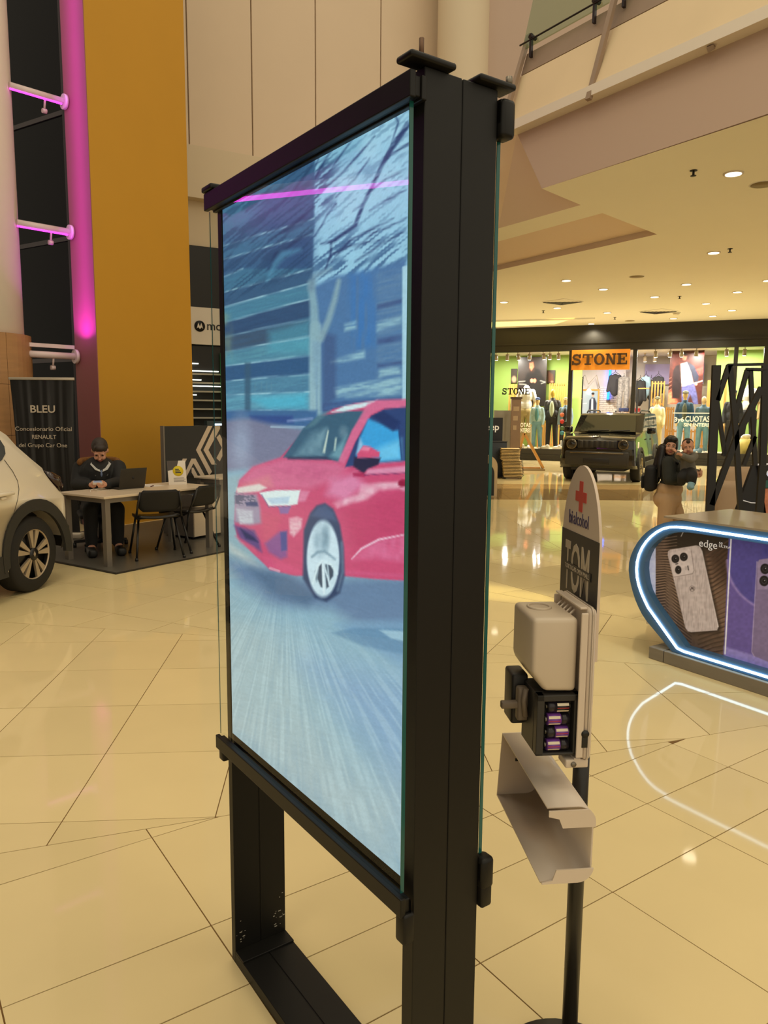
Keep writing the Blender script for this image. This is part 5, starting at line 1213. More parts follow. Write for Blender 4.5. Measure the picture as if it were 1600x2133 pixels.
for i in range(len(gx) - 1):
    if i == 2: continue
    MB().box(gx[i] + .06, gx[i + 1] - .06, -.005, .005, .40, ZT).obj('window_pane', M_SGL, shop_t)
MB().box(sx0, sx1, 4.4, 4.5, 0, 4.0).obj('back_wall', M_SWHITE, shop_t)
MB().box(sx0, sx1, .12, 4.4, 3.80, 3.86).obj('shop_ceiling', M_SWHITE, shop_t)
MB().box(sx0, sx1, .12, 4.4, .0, .36).obj('shop_floor', M('pale_shop_floor', (196, 180, 150), .4), shop_t)
MB().box(sx0, xs(1186), 2.6, 2.68, .36, 3.8).obj('green_wall', M_GREEN, shop_t)
MB().box(xs(1488), sx1, 2.2, 2.28, .36, 3.8).obj('green_wall', M_GREEN, shop_t)
MB().box(xs(1320), xs(1420) + .6, 4.2, 4.38, 2.75, 3.5).obj('lavender_band', M_LAV, shop_t)
# white brick wall behind the door, single bricks
M_BRK = M('white_glazed_brick', (232, 224, 216), .4, var=.04)
bx0, bx1 = sp(1236, 850, 3.9)[0], sp(1300, 850, 3.9)[0]
MB().box(bx0 - .8, bx1, 3.95, 4.05, .36, 3.3).obj('brick_backing', M_SWHITE, shop_t)
bm_ = MB().box(0, .235, 0, .05, 0, .068).obj('brick', M_BRK, shop_t); bm_.location = (bx0, 3.9, 1.0)
k = 0
for r in range(22):
    for c in range(6):
        x = bx0 + c * .245 + (.12 if r % 2 else 0)
        if x + .235 > bx1 - .1 or (r == 0 and c == 0): continue
        o = bm_.copy(); COL.objects.link(o); o.location = (x, 3.9, 1.0 + r * .076)
M_NEON = M('blue_neon', (40, 110, 255), .4, emit=6, ecol=(30, 100, 255))
t = thing('neon_tube', 'vertical blue neon tube on the white brick wall', 'neon light', SL, SRZ)
a_, z0_ = sp(1266, 832, 3.8); b_, z1_ = sp(1271, 772, 3.8)
MB().tube([(a_, 3.84, z0_), (a_ + .05, 3.84, z1_ + .3)], .045, 10).obj('tube', M_NEON, t); MB().box(a_ - .06, a_ + .06, 3.86, 3.90, z0_ - .1, z0_).obj('bracket', M_GREYM, t)
for px, e in ((1060, 42), (1130, 42), (1250, 55), (1370, 48), (1450, 48), (1555, 42)):
    x, _ = sp(px, 800, 1.2); p = SL + SD * x + SN * 1.2; light('shop_lamp', 'AREA', (p.x, p.y, 3.72), e * 3.2, (1, .93, .82), .22)
# sign with slab letters
def stroke(pts, w):
    P = [Vector(p) for p in pts]; l, r = [], []
    for i, p in enumerate(P):
        t = (P[min(i + 1, len(P) - 1)] - P[max(i - 1, 0)]).normalized(); nn = Vector((-t.y, t.x)); l.append(p + nn * w / 2); r.append(p - nn * w / 2)
    return [tuple(q) for q in l + r[::-1]]
def slab_letters(word, name, par, x0, z0, w, h, y, mat, th=.03):
    lw = w / len(word)
    for i, ch in enumerate(word):
        mb = MB(); X = x0 + i * lw + lw * .05; W = lw * .92
        f = lambda pts: [(X + a * W, z0 + b * h) for a, b in pts]
        R = lambda a, b, c, d: mb.prism(f([(a, c), (b, c), (b, d), (a, d)]), (y - th, y))
        if ch == 'T': R(.38, .64, 0, 1); R(0, 1, .84, 1); R(.2, .82, 0, .14); R(0, .13, .66, .9); R(.87, 1, .66, .9)
        if ch == 'E': R(.12, .38, 0, 1); R(0, .92, .86, 1); R(.3, .7, .43, .57); R(0, .96, 0, .14); R(.8, .92, .68, .9); R(.84, .96, .1, .34); R(.6, .72, .33, .67)
        if ch == 'N': R(.1, .28, 0, 1); R(.74, .92, 0, 1); R(0, .4, 0, .13); R(0, .3, .87, 1); R(.62, 1.02, .87, 1); mb.prism(f([(.1, 1), (.36, 1), (.92, 0), (.68, 0)]), (y - th, y))
        if ch == 'O':
            n = 24; vs = []
            for rx, rz in ((.5, .53), (.26, .37)):
                for yy in (y - th, y):
                    for k in range(n): vs.append((X + W * (.5 + rx * cos(2 * pi * k / n)), yy, z0 + h * (.5 + rz * sin(2 * pi * k / n))))
            fs = [(k, (k + 1) % n, 2 * n + (k + 1) % n, 2 * n + k) for k in range(n)] + [(k, n + k, n + (k + 1) % n, (k + 1) % n) for k in range(n)] + [(2 * n + k, 2 * n + (k + 1) % n, 3 * n + (k + 1) % n, 3 * n + k) for k in range(n)]
            mb.add(vs, fs)
        if ch == 'S':
            pts = [(.82, .72), (.74, .86), (.52, .92), (.28, .88), (.18, .72), (.28, .58), (.52, .5), (.76, .42), (.84, .26), (.74, .12), (.48, .07), (.24, .13), (.14, .3)]
            mb.prism(f(stroke(pts, .2)), (y - th, y)); R(.76, .9, .62, 1); R(.06, .2, 0, .38)
        mb.obj(name, mat, par)
x0, zb0 = sp(1190, 775); x1, zt1 = sp(1315, 733)
sg = thing('shop_sign', 'glowing wooden STONE sign over the clothes shop door', 'sign', SL, SRZ)
M_SGW = M('lit_orange_wood', (196, 122, 36), .5, var=.25, scale=4, stretch=(1, 1, 8), emit=.42, ecol=(226, 136, 32))
MB().box(x0 + .02, x1 - .02, -.14, -.02, 3.08, ZT + .02).obj('sign_board', M_SGW, sg)
M_SGL2 = M('dark_bronze_letters', (62, 40, 20), .5)
a0, _ = sp(1191, 760); a1, _ = sp(1309, 760)
slab_letters('STONE', 'sign_letter', sg, a0, 3.24, a1 - a0, .36, -.17, M_SGL2, .05)
# lettering on the glass
b0, bz = sp(1045, 822); b1, bz1 = sp(1105, 808)
gd = thing('window_lettering', 'black STONE lettering on the left shop window', 'lettering', SL, SRZ)
slab_letters('STONE', 'glass_letter', gd, b0, bz, b1 - b0, bz1 - bz, -.006, M_INK, .003)
ge = thing('window_offer_lettering', 'white 3y6 CUOTAS SIN INTERES lettering on the right shop window', 'lettering', SL, SRZ)
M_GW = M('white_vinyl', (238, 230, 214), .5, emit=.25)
def glet(s, px0, py, px1, size, par, mat=None, yo=-.008, bold=.004):
    x, z = sp(px0, py); x2, _ = sp(px1, py); t = text('glass_lettering', s, size, mat or M_GW, par, (x, yo, z), ext=.001, bold=bold)
    v = [q.co.x for q in t.data.vertices]; t.scale.x = (x2 - x) / (max(v) - min(v))
glet('3y6', 1404, 878, 1424, .20, ge); glet('CUOTAS', 1427, 878, 1478, .25, ge); glet('SIN INTERES', 1424, 888, 1484, .15, ge)
xa, za = sp(1402, 860); xb, zb = sp(1482, 860); MB().box(xa, xb, -.010, -.006, za - .02, za + .01).obj('rule', M_GW, ge)
gf = thing('window_offer_lettering', 'white CUOTAS SIN INTERES lettering low on the left shop window', 'lettering', SL, SRZ)
glet('CUOTAS', 1072, 889, 1105, .2, gf); glet('SIN INTERES', 1072, 900, 1105, .2, gf)
# spotlights on a ceiling track
M_SPOTB = M('spotlight_housing', (172, 158, 136), .4); M_SPOTE = M('spotlight_lens', (255, 250, 235), .4, emit=10)
tk = None
SPX = [(1033, 752), (1057, 752), (1078, 752), (1103, 750), (1131, 748), (1145, 746), (1163, 745), (1365, 738), (1397, 736), (1420, 735), (1451, 736), (1513, 733), (1552, 733), (1343, 756), (1363, 757)]
for i, (px, py) in enumerate(SPX):
    yo = .55 if i < 13 else 2.6
    x, z = sp(px, py, yo)
    p = SL + SD * x + SN * yo; p.z = 3.80
    lb = ['leftmost track spotlight in the left shop window', 'second track spotlight from the left in the shop window', 'third track spotlight, left of the black hooded poster', 'track spotlight over the left half of the black poster', 'track spotlight over the right edge of the black poster', 'white-lit track spotlight right of the black poster', 'track spotlight nearest the shop sign on its left', 'track spotlight just right of the shop sign', 'track spotlight left of the red poster', 'track spotlight over the red poster', 'track spotlight right of the red poster', 'track spotlight above the lattice frame', 'track spotlight before the right green wall', 'left spotlight on the lavender band', 'right spotlight on the lavender band'][i]
    if tk is None:
        tk = thing('track_spotlight', lb, 'spotlight', p, SRZ, 'shop track spotlights')
        MB().box(-.03, .03, -.03, .03, -.05, 0).tube([(0, 0, -.05), (0, 0, -.10)], .012, 8).obj('stem', M_SPOTB, tk)
        MB().lathe([(.055, 0), (.065, -.20), (.055, -.20)], c=(0, 0, -.10), n=16, mat=Matrix.Rotation(radians(14), 4, 'X')).obj('housing', M_SPOTB, tk)
        MB().lathe([(.052, -.006), (.052, 0)], c=(0, 0, -.303), n=16, mat=Matrix.Rotation(radians(14), 4, 'X')).obj('lens', M_SPOTE, tk)
    else: dup(tk, p, SRZ + random.uniform(-.6, .6), label=lb)
# posters
def poster(name, label, c, yo, painter, nx=70, ny=90, frame=None, emit=0.0):
    x0, z0 = sp(c[0], c[3], yo); x1, z1 = sp(c[2], c[1], yo)
    t = thing(name, label, 'poster', SL, SRZ); W_, H_ = x1 - x0, z1 - z0
    fm = Matrix.Translation(SL) @ Matrix.Rotation(SRZ, 4, 'Z') @ Matrix.Translation((x0, yo, z0))
    o = sheet('print', fm, W_, H_, nx, ny, painter, print_mat(name + '_print', emit=emit), t); o.location = (x0, yo - .012, z0)
    fr = frame or M_BLACK
    MB().box(x0, x1, yo - .01, yo + .02, z0, z1).obj('backing_board', M_BLACK, t)
    if frame:
        MB().box(x0 - .06, x0, yo - .03, yo + .02, z0 - .06, z1 + .06).box(x1, x1 + .06, yo - .03, yo + .02, z0 - .06, z1 + .06).box(x0, x1, yo - .03, yo + .02, z1, z1 + .06).box(x0, x1, yo - .03, yo + .02, z0 - .06, z0).obj('frame', frame, t)
    return t
def p_hood(X, Z, W):
    x, y = proj_np(W); I = Ink(x, y, (40, 34, 32))
    I.poly([(1085, 848), (1090, 800), (1098, 778), (1108, 772), (1112, 766), (1124, 770), (1134, 790), (1142, 848)], (22, 20, 20), 1.5); I.ell(1108, 762, 7, 14, (46, 32, 26), 1.5); I.poly([(1103, 756), (1111, 754), (1113, 764), (1107, 773), (1103, 766)], (160, 92, 66), 1)
    I.ell(1108, 793, 3.6, 4.4, (190, 124, 96), .8); I.ell(1114, 793, 3.6, 4.6, (186, 118, 92), .8)
    for q in ([(1081, 795), (1094, 794)], [(1082, 800), (1096, 801)], [(1126, 793), (1134, 795)], [(1128, 799), (1136, 796)]): I.line(q, 2.2, (150, 150, 140), .8, .8)
    return I.c * (.9 + .2 * vnoise(x / 2, y / 3, 31)[..., None])
poster('hoodie_poster', 'tall black poster of a hooded figure in the left window', (1077, 743, 1140, 846), 1.9, p_hood, 60, 90)
def p_red(X, Z, W):
    x, y = proj_np(W); I = Ink(x, y, (72, 34, 28))
    I.poly([(1388, 725), (1400, 725), (1402, 845), (1388, 845)], (60, 28, 24), 3); I.poly([(1448, 770), (1470, 762), (1470, 775), (1450, 785)], (190, 60, 52), 2); I.poly([(1455, 738), (1470, 732), (1470, 742)], (170, 50, 40), 2); I.line([(1440, 800), (1468, 792)], 2.5, (200, 170, 160), 1)
    I.poly([(1388, 820), (1402, 812), (1412, 840), (1388, 845)], (226, 120, 84), 4, .9)
    I.poly([(1400, 812), (1402, 775), (1408, 762), (1416, 760), (1420, 800), (1416, 830), (1400, 830)], (34, 24, 26), 1.5)
    I.poly([(1418, 758), (1432, 754), (1440, 776), (1445, 800), (1430, 806), (1420, 805)], (206, 196, 190), 1.2); I.poly([(1430, 752), (1446, 762), (1456, 782), (1454, 796), (1446, 796), (1440, 775)], (42, 44, 58), 1.2)
    I.ell(1426, 743, 5, 8, (150, 92, 72), 1); I.poly([(1420, 736), (1426, 733), (1432, 738), (1430, 742), (1422, 740)], (36, 26, 22), 1)
    I.poly([(1420, 806), (1446, 798), (1452, 820), (1455, 845), (1446, 845), (1438, 822), (1430, 845), (1420, 845)], (84, 84, 130), 1.2); I.ell(1450, 800, 3, 3, (200, 140, 120), 1)
    for k in range(6): I.line([(1393, 790 + k * 8), (1399, 786 + k * 8)], 1.2, (200, 150, 120), .7, .5)
    return I.c * (.85 + .3 * vnoise(x / 3, y / 3, 32)[..., None])
poster('red_poster', 'tall dark red poster of a man in an open jacket', (1391, 728, 1468, 842), 1.9, p_red, 70, 100)
def p_man(X, Z, W):
    x, y = proj_np(W); I = Ink(x, y, (150, 170, 186)); I.poly([(1205, 812), (1225, 812), (1225, 865), (1205, 865)], (176, 190, 200), 8)
    I.poly([(1226, 862), (1228, 834), (1233, 828), (1239, 829), (1243, 840), (1241, 862)], (44, 48, 66), .8); I.poly([(1232, 830), (1236, 830), (1236, 858), (1231, 858)], (190, 200, 214), .7); I.ell(1235.5, 823, 2.6, 4, (190, 150, 130), .6); I.ell(1235.5, 820, 3, 2.4, (40, 36, 36), .6); I.line([(1214, 841), (1222, 840)], 1.4, (235, 238, 240), .5)
    return I.c
M_OAK = M('oak_slat', (196, 140, 66), .5, var=.15, scale=4, stretch=(4, 4, 1))
poster('framed_poster', 'wood framed pale poster of a man in a dark jacket', (1212, 814, 1246, 862), 3.4, p_man, 50, 60, M_OAK)
def p_dark(X, Z, W):
    x, y = proj_np(W); I = Ink(x, y, (64, 54, 46)); I.ell(1071, 790, 5, 7, (190, 160, 130), 1.5); I.poly([(1142, 772), (1152, 780), (1154, 798), (1142, 795)], (110, 70, 50), 2); I.ell(1150, 795, 3, 2, (200, 140, 110), 1); return I.c
poster('small_dark_poster', 'small dark wall picture left of the hooded poster', (1064, 768, 1078, 798), 2.55, p_dark, 20, 30)
poster('small_dark_poster', 'small dark wall picture right of the hooded poster', (1139, 771, 1157, 798), 2.55, p_dark, 20, 30)
# oak slat screens, each slat a piece
def slats(label, c, yo, n, feet=False):
    x0, z0 = sp(c[0], c[3], yo); x1, z1 = sp(c[2], c[1], yo); z0 = max(z0, .36)
    t = thing('slat_screen', label, 'slat screen', SL + SD * x0 + SN * yo + Vector((0, 0, z0)), SRZ, 'oak slat screens in the shop'); W_, H_ = x1 - x0, z1 - z0
    sl_ = None
    for i in range(n):
        if sl_ is None: sl_ = MB().box(0, .05, -.02, .02, 0, H_).obj('slat', M_OAK, t); o = sl_
        else: o = sl_.copy(); COL.objects.link(o)
        o.location = (i * (W_ - .05) / (n - 1), 0, 0)
    for zz in (.05, H_ - .1): MB().box(0, W_, .02, .05, zz, zz + .05).obj('rail', M_OAK, t)
    return t
slats('oak slat screen behind the white T-shirt figure', (1057, 800, 1082, 930), 2.0, 5)
slats('oak slat screen behind the dark puffer jacket figure', (1140, 798, 1180, 930), 2.1, 8)
slats('oak slat screen in the left window between the two capped figures', (1118, 872, 1142, 932), 1.7, 6)
slats('oak slat stand just right of the SUV roof', (1355, 794, 1386, 846), 2.6, 5)
slats('oak slat screen between the cream sweater and denim figures', (1384, 848, 1405, 912), 1.0, 4)
slats('oak slat screen below the white offer lettering', (1385, 895, 1480, 932), 1.4, 13)
slats('oak slat screen right of the bald figure', (1466, 792, 1482, 930), 1.6, 3)
slats('oak slat screen seen through the lattice frame', (1503, 792, 1516, 900), 1.6, 3)
# mannequins
M_MSK = M('mannequin_tan', (206, 176, 120), .5); 
def mannequin(label, px, ytop, ybot, yo, top, legs, kind='jacket', head=True, cap=None, headcol=None, lean=0, bare=False, under=None):
    x, z0 = sp(px, ybot, yo); _, z1 = sp(px, ytop, yo); Hm = z1 - z0; z0 = .36; Hm = max(1.0, z1 - .36)
    t = thing('mannequin', label, 'mannequin', SL + SD * x + SN * yo + Vector((0, 0, .36)), SRZ, 'shop window mannequins'); s = Hm / (1.82 if head else 1.58)
    mb = MB(); V = lambda a, b, c: (a * s, b * s, c * s)
    if head: mb.ell(V(0, -.02, 1.70), (.078 * s, .095 * s, .115 * s)).cap(V(0, 0, 1.48), .055 * s, V(0, -.01, 1.62), .05 * s)
    mb.ell(V(0, 0, 1.3), (.17 * s, .11 * s, .22 * s)).ell(V(0, 0, 1.02), (.15 * s, .11 * s, .2 * s)).cap(V(0, 0, 1.3), .09 * s, V(0, 0, 1.5), .055 * s)
    for q in (-1, 1):
        mb.limb([V(q * .165, 0, 1.42), V(q * .215, .02, 1.14), V(q * .21, -.06, .90), V(q * .20, -.09, .80)], [.05 * s, .042 * s, .034 * s, .03 * s])
        mb.limb([V(q * .09, 0, .92), V(q * .11, -.03 if q > 0 else 0, .5), V(q * .12, .02, .06), V(q * .125, -.10, .035)], [.085 * s, .058 * s, .042 * s, .034 * s])
    mb.obj('body', M(headcol[0], headcol[1], .5) if headcol else M_MSK, t, remesh=.016, sm_it=3)
    tb = MB(); bulk = {'puffer': 1.28, 'jacket': 1.18, 'sweater': 1.2, 'tee': 1.1}[kind]
    tb.ell(V(0, 0, 1.32), (.165 * s * bulk, .115 * s * bulk, .20 * s)).ell(V(0, 0, 1.08), (.145 * s * bulk, .11 * s * bulk, .22 * s)).cap(V(0, 0, 1.40), .10 * s, V(0, 0, 1.50), .08 * s)
    for q in (-1, 1):
        e = [V(q * .16, 0, 1.41), V(q * .215, .02, 1.15), V(q * .21, -.06, .90)] if kind != 'tee' else [V(q * .16, 0, 1.41), V(q * .22, .02, 1.2)]
        tb.limb(e, [.062 * s * bulk, .053 * s * bulk, .044 * s * bulk][:len(e)])
    tb.obj('garment_top', M(*top), t, remesh=.016, sm_it=3)
    if under: MB().ell(V(0, -.085 * bulk, 1.22), (.075 * s, .075 * s, .24 * s)).obj('inner_shirt', M(*under), t)
    if not bare:
        lb_ = MB().ell(V(0, 0, .93), (.165 * s, .125 * s, .14 * s))
        for q in (-1, 1): lb_.limb([V(q * .09, 0, .92), V(q * .11, -.03 if q > 0 else 0, .5), V(q * .12, .02, .12)], [.10 * s, .078 * s, .066 * s])
        lb_.obj('trousers', M(*legs), t, remesh=.016, sm_it=3)
        for q in (-1, 1): MB().ell(V(q * .125, -.08, .04), (.05 * s, .13 * s, .045 * s)).obj('shoe', M_SWHITE if q else M_BLACK, t)
    if cap: MB().ell(V(0, -.015, 1.765), (.088 * s, .105 * s, .065 * s)).ell(V(0, -.12, 1.745), (.07 * s, .07 * s, .014 * s)).obj('cap', M(*cap), t)
    return t
DEN = ('light_denim', (110, 150, 166), .8, 0, .2, .25, 10); NAV = ('navy_denim', (52, 78, 100), .8, 0, .2, .2, 10); BLK = ('black_cloth', (26, 25, 25), .8); WHT = ('white_cloth', (224, 220, 208), .8); CRM = ('cream_knit', (222, 214, 170), .9, 0, .2, .1, 30)
mannequin('mannequin in a white T-shirt behind the tall brown totem', 1093, 802, 940, 1.3, WHT, ('khaki_cloth', (170, 150, 100), .8), 'tee', head=False)
mannequin('mannequin in blue cap and pale denim jacket by the left window glass', 1117, 828, 940, .5, ('pale_blue_denim', (156, 184, 190), .8, 0, .2, .15, 10), DEN, 'jacket', cap=('blue_cap', (46, 72, 120), .7), under=('teal_tee', (74, 128, 132), .8))
mannequin('yellow-headed mannequin in a black puffer jacket', 1148, 810, 936, .9, ('black_puffer', (40, 38, 34), .5, 0, .5, .3, 25), BLK, 'puffer', headcol=('yellow_head', (206, 176, 70)), under=('pale_print_tee', (180, 190, 160), .8))
mannequin('mannequin in a blue grey jacket half behind the left door post', 1175, 828, 940, .7, ('blue_grey_jacket', (120, 146, 166), .8), BLK, 'jacket', cap=('tan_cap', (190, 170, 120), .7), under=BLK)
mannequin('mannequin in cream sweater and cap behind the SUV', 1364, 826, 944, .9, CRM, ('beige_trousers', (190, 170, 110), .8), 'sweater', cap=('olive_cap', (96, 92, 62), .7))
mannequin('mannequin in dark denim jacket and olive cap in the right window', 1421, 814, 944, .6, NAV, DEN, 'jacket', cap=('olive_cap', (96, 92, 62), .7), under=('camo_tee', (88, 92, 76), .8, 0, .2, .5, 30))
mannequin('bald mannequin in a blue hoodie in the right window', 1460, 825, 946, .45, ('steel_blue_hoodie', (74, 100, 116), .8), DEN, 'jacket', headcol=('pale_head', (216, 186, 140)))
mannequin('mannequin in black jacket and trousers seen through the lattice', 1521, 812, 940, .9, BLK, ('black_leather', (40, 36, 30), .4), 'puffer', cap=('black_cap', (30, 30, 30), .7))
mannequin('mannequin in a white shirt seen through the lattice', 1553, 800, 946, 1.5, WHT, BLK, 'tee', head=False)
# hanging clothes, shelving, folded stock
def garment(label, px, py, w, h, yo, mat, trousers=False):
    x, z = sp(px, py, yo); t = thing('hanging_garment', label, 'garment', SL + SD * x + SN * yo + Vector((0, 0, z)), SRZ, 'clothes hanging in the shop')
    mb = MB()
    if trousers: mb.ell((0, 0, -.06), (w * .5, .05, .1)).limb([(-w * .24, 0, -.1), (-w * .3, 0, -h)], [w * .24, w * .2]).limb([(w * .24, 0, -.1), (w * .3, 0, -h)], [w * .24, w * .2])
    else: mb.ell((0, 0, -h * .5), (w * .42, .09, h * .5)).limb([(-w * .3, 0, -.12), (-w * .5, 0, -h * .75)], [.08, .06]).limb([(w * .3, 0, -.12), (w * .5, 0, -h * .75)], [.08, .06])
    mb.obj('cloth', mat, t, remesh=.022, sm_it=3)
    MB().tube([(-w * .3, 0, -.04), (0, 0, .06), (w * .3, 0, -.04)], .01, 6).tube([(0, 0, .06), (0, 0, .16)], .008, 6).obj('hanger', M_BLACK, t); return t
G1 = M('charcoal_jacket', (44, 42, 46), .8); G2 = M('zebra_print', (120, 116, 112), .8, var=.95, scale=18); G3 = M('olive_jacket', (70, 66, 44), .8); G4 = M('pale_jacket', (190, 186, 176), .8)
garment('dark grey jacket hanging right of the blue neon tube', 1282, 778, .5, .85, 3.2, G1); garment('black and white patterned trousers hanging beside the door post', 1300, 786, .42, 1.25, 3.0, G2, True)
garment('black jacket with a lime patch on the rack right of the sign', 1334, 790, .4, 1.0, 3.0, M_CHB); garment('pale blue jacket on the rack right of the sign', 1346, 782, .3, .9, 3.2, M('ice_blue_cloth', (160, 190, 205), .8)); garment('charcoal jacket over the slat stand', 1372, 782, .4, .8, 2.95, G1); garment('olive jacket hanging behind the slat stand', 1357, 790, .4, .8, 3.6, G3); garment('white T-shirt hanging left of the lattice frame', 1327, 800, .32, .7, 3.3, G4)
def shelf_unit(label, px0, px1, yo, ztop, nsh, items):
    x0, _ = sp(px0, 850, yo); x1, _ = sp(px1, 850, yo); t = thing('shelf_unit', label, 'shelf', SL + SD * x0 + SN * yo + Vector((0, 0, .36)), SRZ); w = x1 - x0; h = ztop - .36
    for a in (0, w):
        for b in (0, .35): MB().box(a - .02, a + .02, b - .02, b + .02, 0, h).obj('post', M_BLACK, t)
    for k in range(nsh): z = .35 + k * (h - .4) / max(1, nsh - 1); MB().box(0, w, 0, .35, z - .03, z).obj('shelf', M_OAK, t)
    return t, x0, w, h
shelf_unit('tall black shelf unit left inside the shop door', 1195, 1209, 2.8, 3.0, 4, 0)
_, ux, uw, uh = shelf_unit('low oak shelf table under the hanging trousers', 1283, 1313, 2.7, 1.75, 2, 0)
_, vx, vw, vh = shelf_unit('black shelf rack behind the right window', 1326, 1352, 2.1, 2.6, 3, 0)
STK = [('navy folded jeans on the low oak shelf', ux + .1, 2.75, 1.71, (38, 48, 84)), ('red folded shirt on the low oak shelf', ux + .5, 2.75, 1.71, (170, 50, 48)), ('dark box beside the low oak shelf', ux - .55, 2.7, 1.25, (40, 38, 36)), ('cream folded sweater behind the SUV roof', ux - .15, 2.6, 1.1, (210, 190, 120))]
for lb, x, yo, z, c in STK:
    t = thing('folded_stack', lb, 'folded clothes', SL + SD * x + SN * yo + Vector((0, 0, z)), SRZ, 'folded stock in the shop')
    for k in range(3): MB().rbox(0, .34, 0, .28, k * .045, k * .045 + .043, .015).obj('folded_piece', M('cloth_%d_%d_%d' % c, c, .8), t)
for i, (px, py, c) in enumerate(((1083, 930, (200, 190, 170)), (1135, 932, (214, 206, 190)), (1160, 930, (230, 224, 210)), (1178, 928, (225, 210, 180)), (1452, 937, (120, 150, 170)), (1400, 932, (200, 60, 50)))):
    x, z = sp(px, py, .35); t = thing('trainer', ['pale trainer at the left end of the window floor', 'grey trainer below the left window screen', 'white trainer left of the SUV bonnet', 'cream trainer beside the SUV bonnet', 'blue trainer below the bald figure', 'red trainer behind the toddler'][i], 'shoe', SL + SD * x + SN * .35 + Vector((0, 0, .36)), SRZ, 'shoes on the shop window floor')
    MB().ell((0, 0, .07), (.17, .07, .07)).ell((.09, 0, .11), (.08, .06, .08)).obj('upper', M('shoe_%d_%d_%d' % c, c, .6), t, remesh=.012); MB().rbox(-.17, .17, -.065, .065, 0, .03, .012).obj('sole', M_SWHITE, t)
x, z = sp(1549, 948, .35); bk = thing('yellow_bucket', 'pale yellow bucket with white shoes seen through the lattice', 'bucket', SL + SD * x + SN * .35 + Vector((0, 0, .36)), SRZ)
MB().lathe([(.17, 0), (.22, .5), (.20, .5), (.16, .02)], n=24).obj('bucket_shell', M('pale_yellow_tub', (216, 198, 110), .5), bk); MB().ell((0, 0, .54), (.16, .09, .07)).ell((.05, -.08, .60), (.14, .06, .06)).obj('shoes_inside', M_SWHITE, bk)
x, z = sp(1172, 890, .3); pt = thing('price_tags', 'round red and green price stickers by the left door post', 'stickers', SL + SD * x + SN * .05, SRZ)
for py, c in ((864, (226, 120, 84)), (878, (196, 44, 40)), (892, (70, 96, 50)), (902, (70, 140, 160))):
    x_, z_ = sp(1171, py, .05); MB().lathe([(.075, -.004), (.075, 0)], c=(x_ - x, 0, z_), axis='y', n=18).obj('sticker', M('sticker_%d_%d_%d' % c, c, .5), pt)
t = thing('work_lamp', 'swing-arm wall lamp with two bulbs above the framed poster', 'lamp', SL, SRZ)
pp = [sp(px, py, 3.5) for px, py in ((1197, 800), (1219, 781), (1226, 800), (1243, 781), (1249, 808))]
MB().tube([(a, 3.5, b) for a, b in pp], .02, 6).obj('arm', M_SPOTB, t)
for px, py in ((1227, 815), (1207, 808)):
    a, b = sp(px, py, 3.4); MB().ell((a, 3.4, b), (.09, .09, .09)).obj('bulb', M_SPOTE, t)
# ================================================================== BLACK SUV AND ITS STAND
M_JB = M('black_car_paint', (10, 10, 8), 0.12, coat=0.6, var=0.02); M_JP = M('dark_grey_plastic', (40, 38, 34), .6); M_JCH = M('smoke_chrome', (120, 112, 96), .2, metal=.9)
ja = radians(27); jh = Vector((-sin(ja), -cos(ja), 0)); jl = Vector((-jh.y, jh.x, 0)); jw = gp(1325, 1003)
jc = jw - jl * .80 - jh * 1.3; jc.z = 0
jp = thing('black_suv', 'shiny black boxy SUV parked before the clothes shop', 'car', jc, atan2(jh.y, jh.x))
jout = [(2.02, .34), (2.12, .42), (2.14, .55), (2.10, .66), (2.11, .80), (2.09, 1.0), (2.03, 1.07), (1.9, 1.10), (1.05, 1.16), (.95, 1.19), (.42, 1.60), (.30, 1.645), (-.5, 1.67), (-1.5, 1.65), (-1.72, 1.60), (-1.95, 1.12), (-2.05, .95), (-2.08, .6), (-2.0, .36)]
jo = jout + arc(-1.28, .35, .41, 185, -5, 12)[0:0] + arc(-1.28, .35, .41, 180, 0, 12) + [(-.8, .30), (.8, .30)] + arc(1.3, .35, .41, 180, 0, 12)
def jy(y, z): return y * (1 - .10 * (z - .4))
jsl = [(-.90, -.16), (-.89, -.10), (-.87, -.05), (-.82, -.02), (-.6, .0), (0, .02), (.6, .0), (.82, -.02), (.87, -.05), (.89, -.10), (.90, -.16)]
n = len(jo); vs = []
for y, e in jsl:
    for x, z in jo:
        f = max(0, min(1, (x - 1.5) / .5)); g = max(0, min(1, (-x - 1.6) / .4)); zz = z - (.02 * abs(y) / .9 if z > 1.05 else 0)
        vs.append((x + e * f - e * g, jy(y, z), zz))
fs = [(i * n + j, i * n + (j + 1) % n, (i + 1) * n + (j + 1) % n, (i + 1) * n + j) for i in range(len(jsl) - 1) for j in range(n)] + [tuple(range(n - 1, -1, -1)), tuple(range((len(jsl) - 1) * n, len(jsl) * n))]
MB().add(vs, fs, False).obj('car_body', M_JB, jp, bevel=.02, seg=2)
MB().box(-2.0, 2.0, -.62, .62, .28, .75).obj('underbody', M_BLACK, jp)
M_JGL = M('tinted_car_glass', (44, 44, 34), .06, spec=.7, var=.1)
nx_, nz_ = Vector((.615, 0, .788)), .012
MB().add([(1.02, -.69, 1.185), (1.02, .69, 1.185), (.46, .60, 1.585), (.46, -.60, 1.585)] + [(1.0, -.69, 1.17), (1.0, .69, 1.17), (.44, .60, 1.57), (.44, -.60, 1.57)], [(0, 1, 2, 3), (7, 6, 5, 4), (0, 4, 5, 1), (2, 6, 7, 3)]).obj('windscreen', M_JGL, jp)
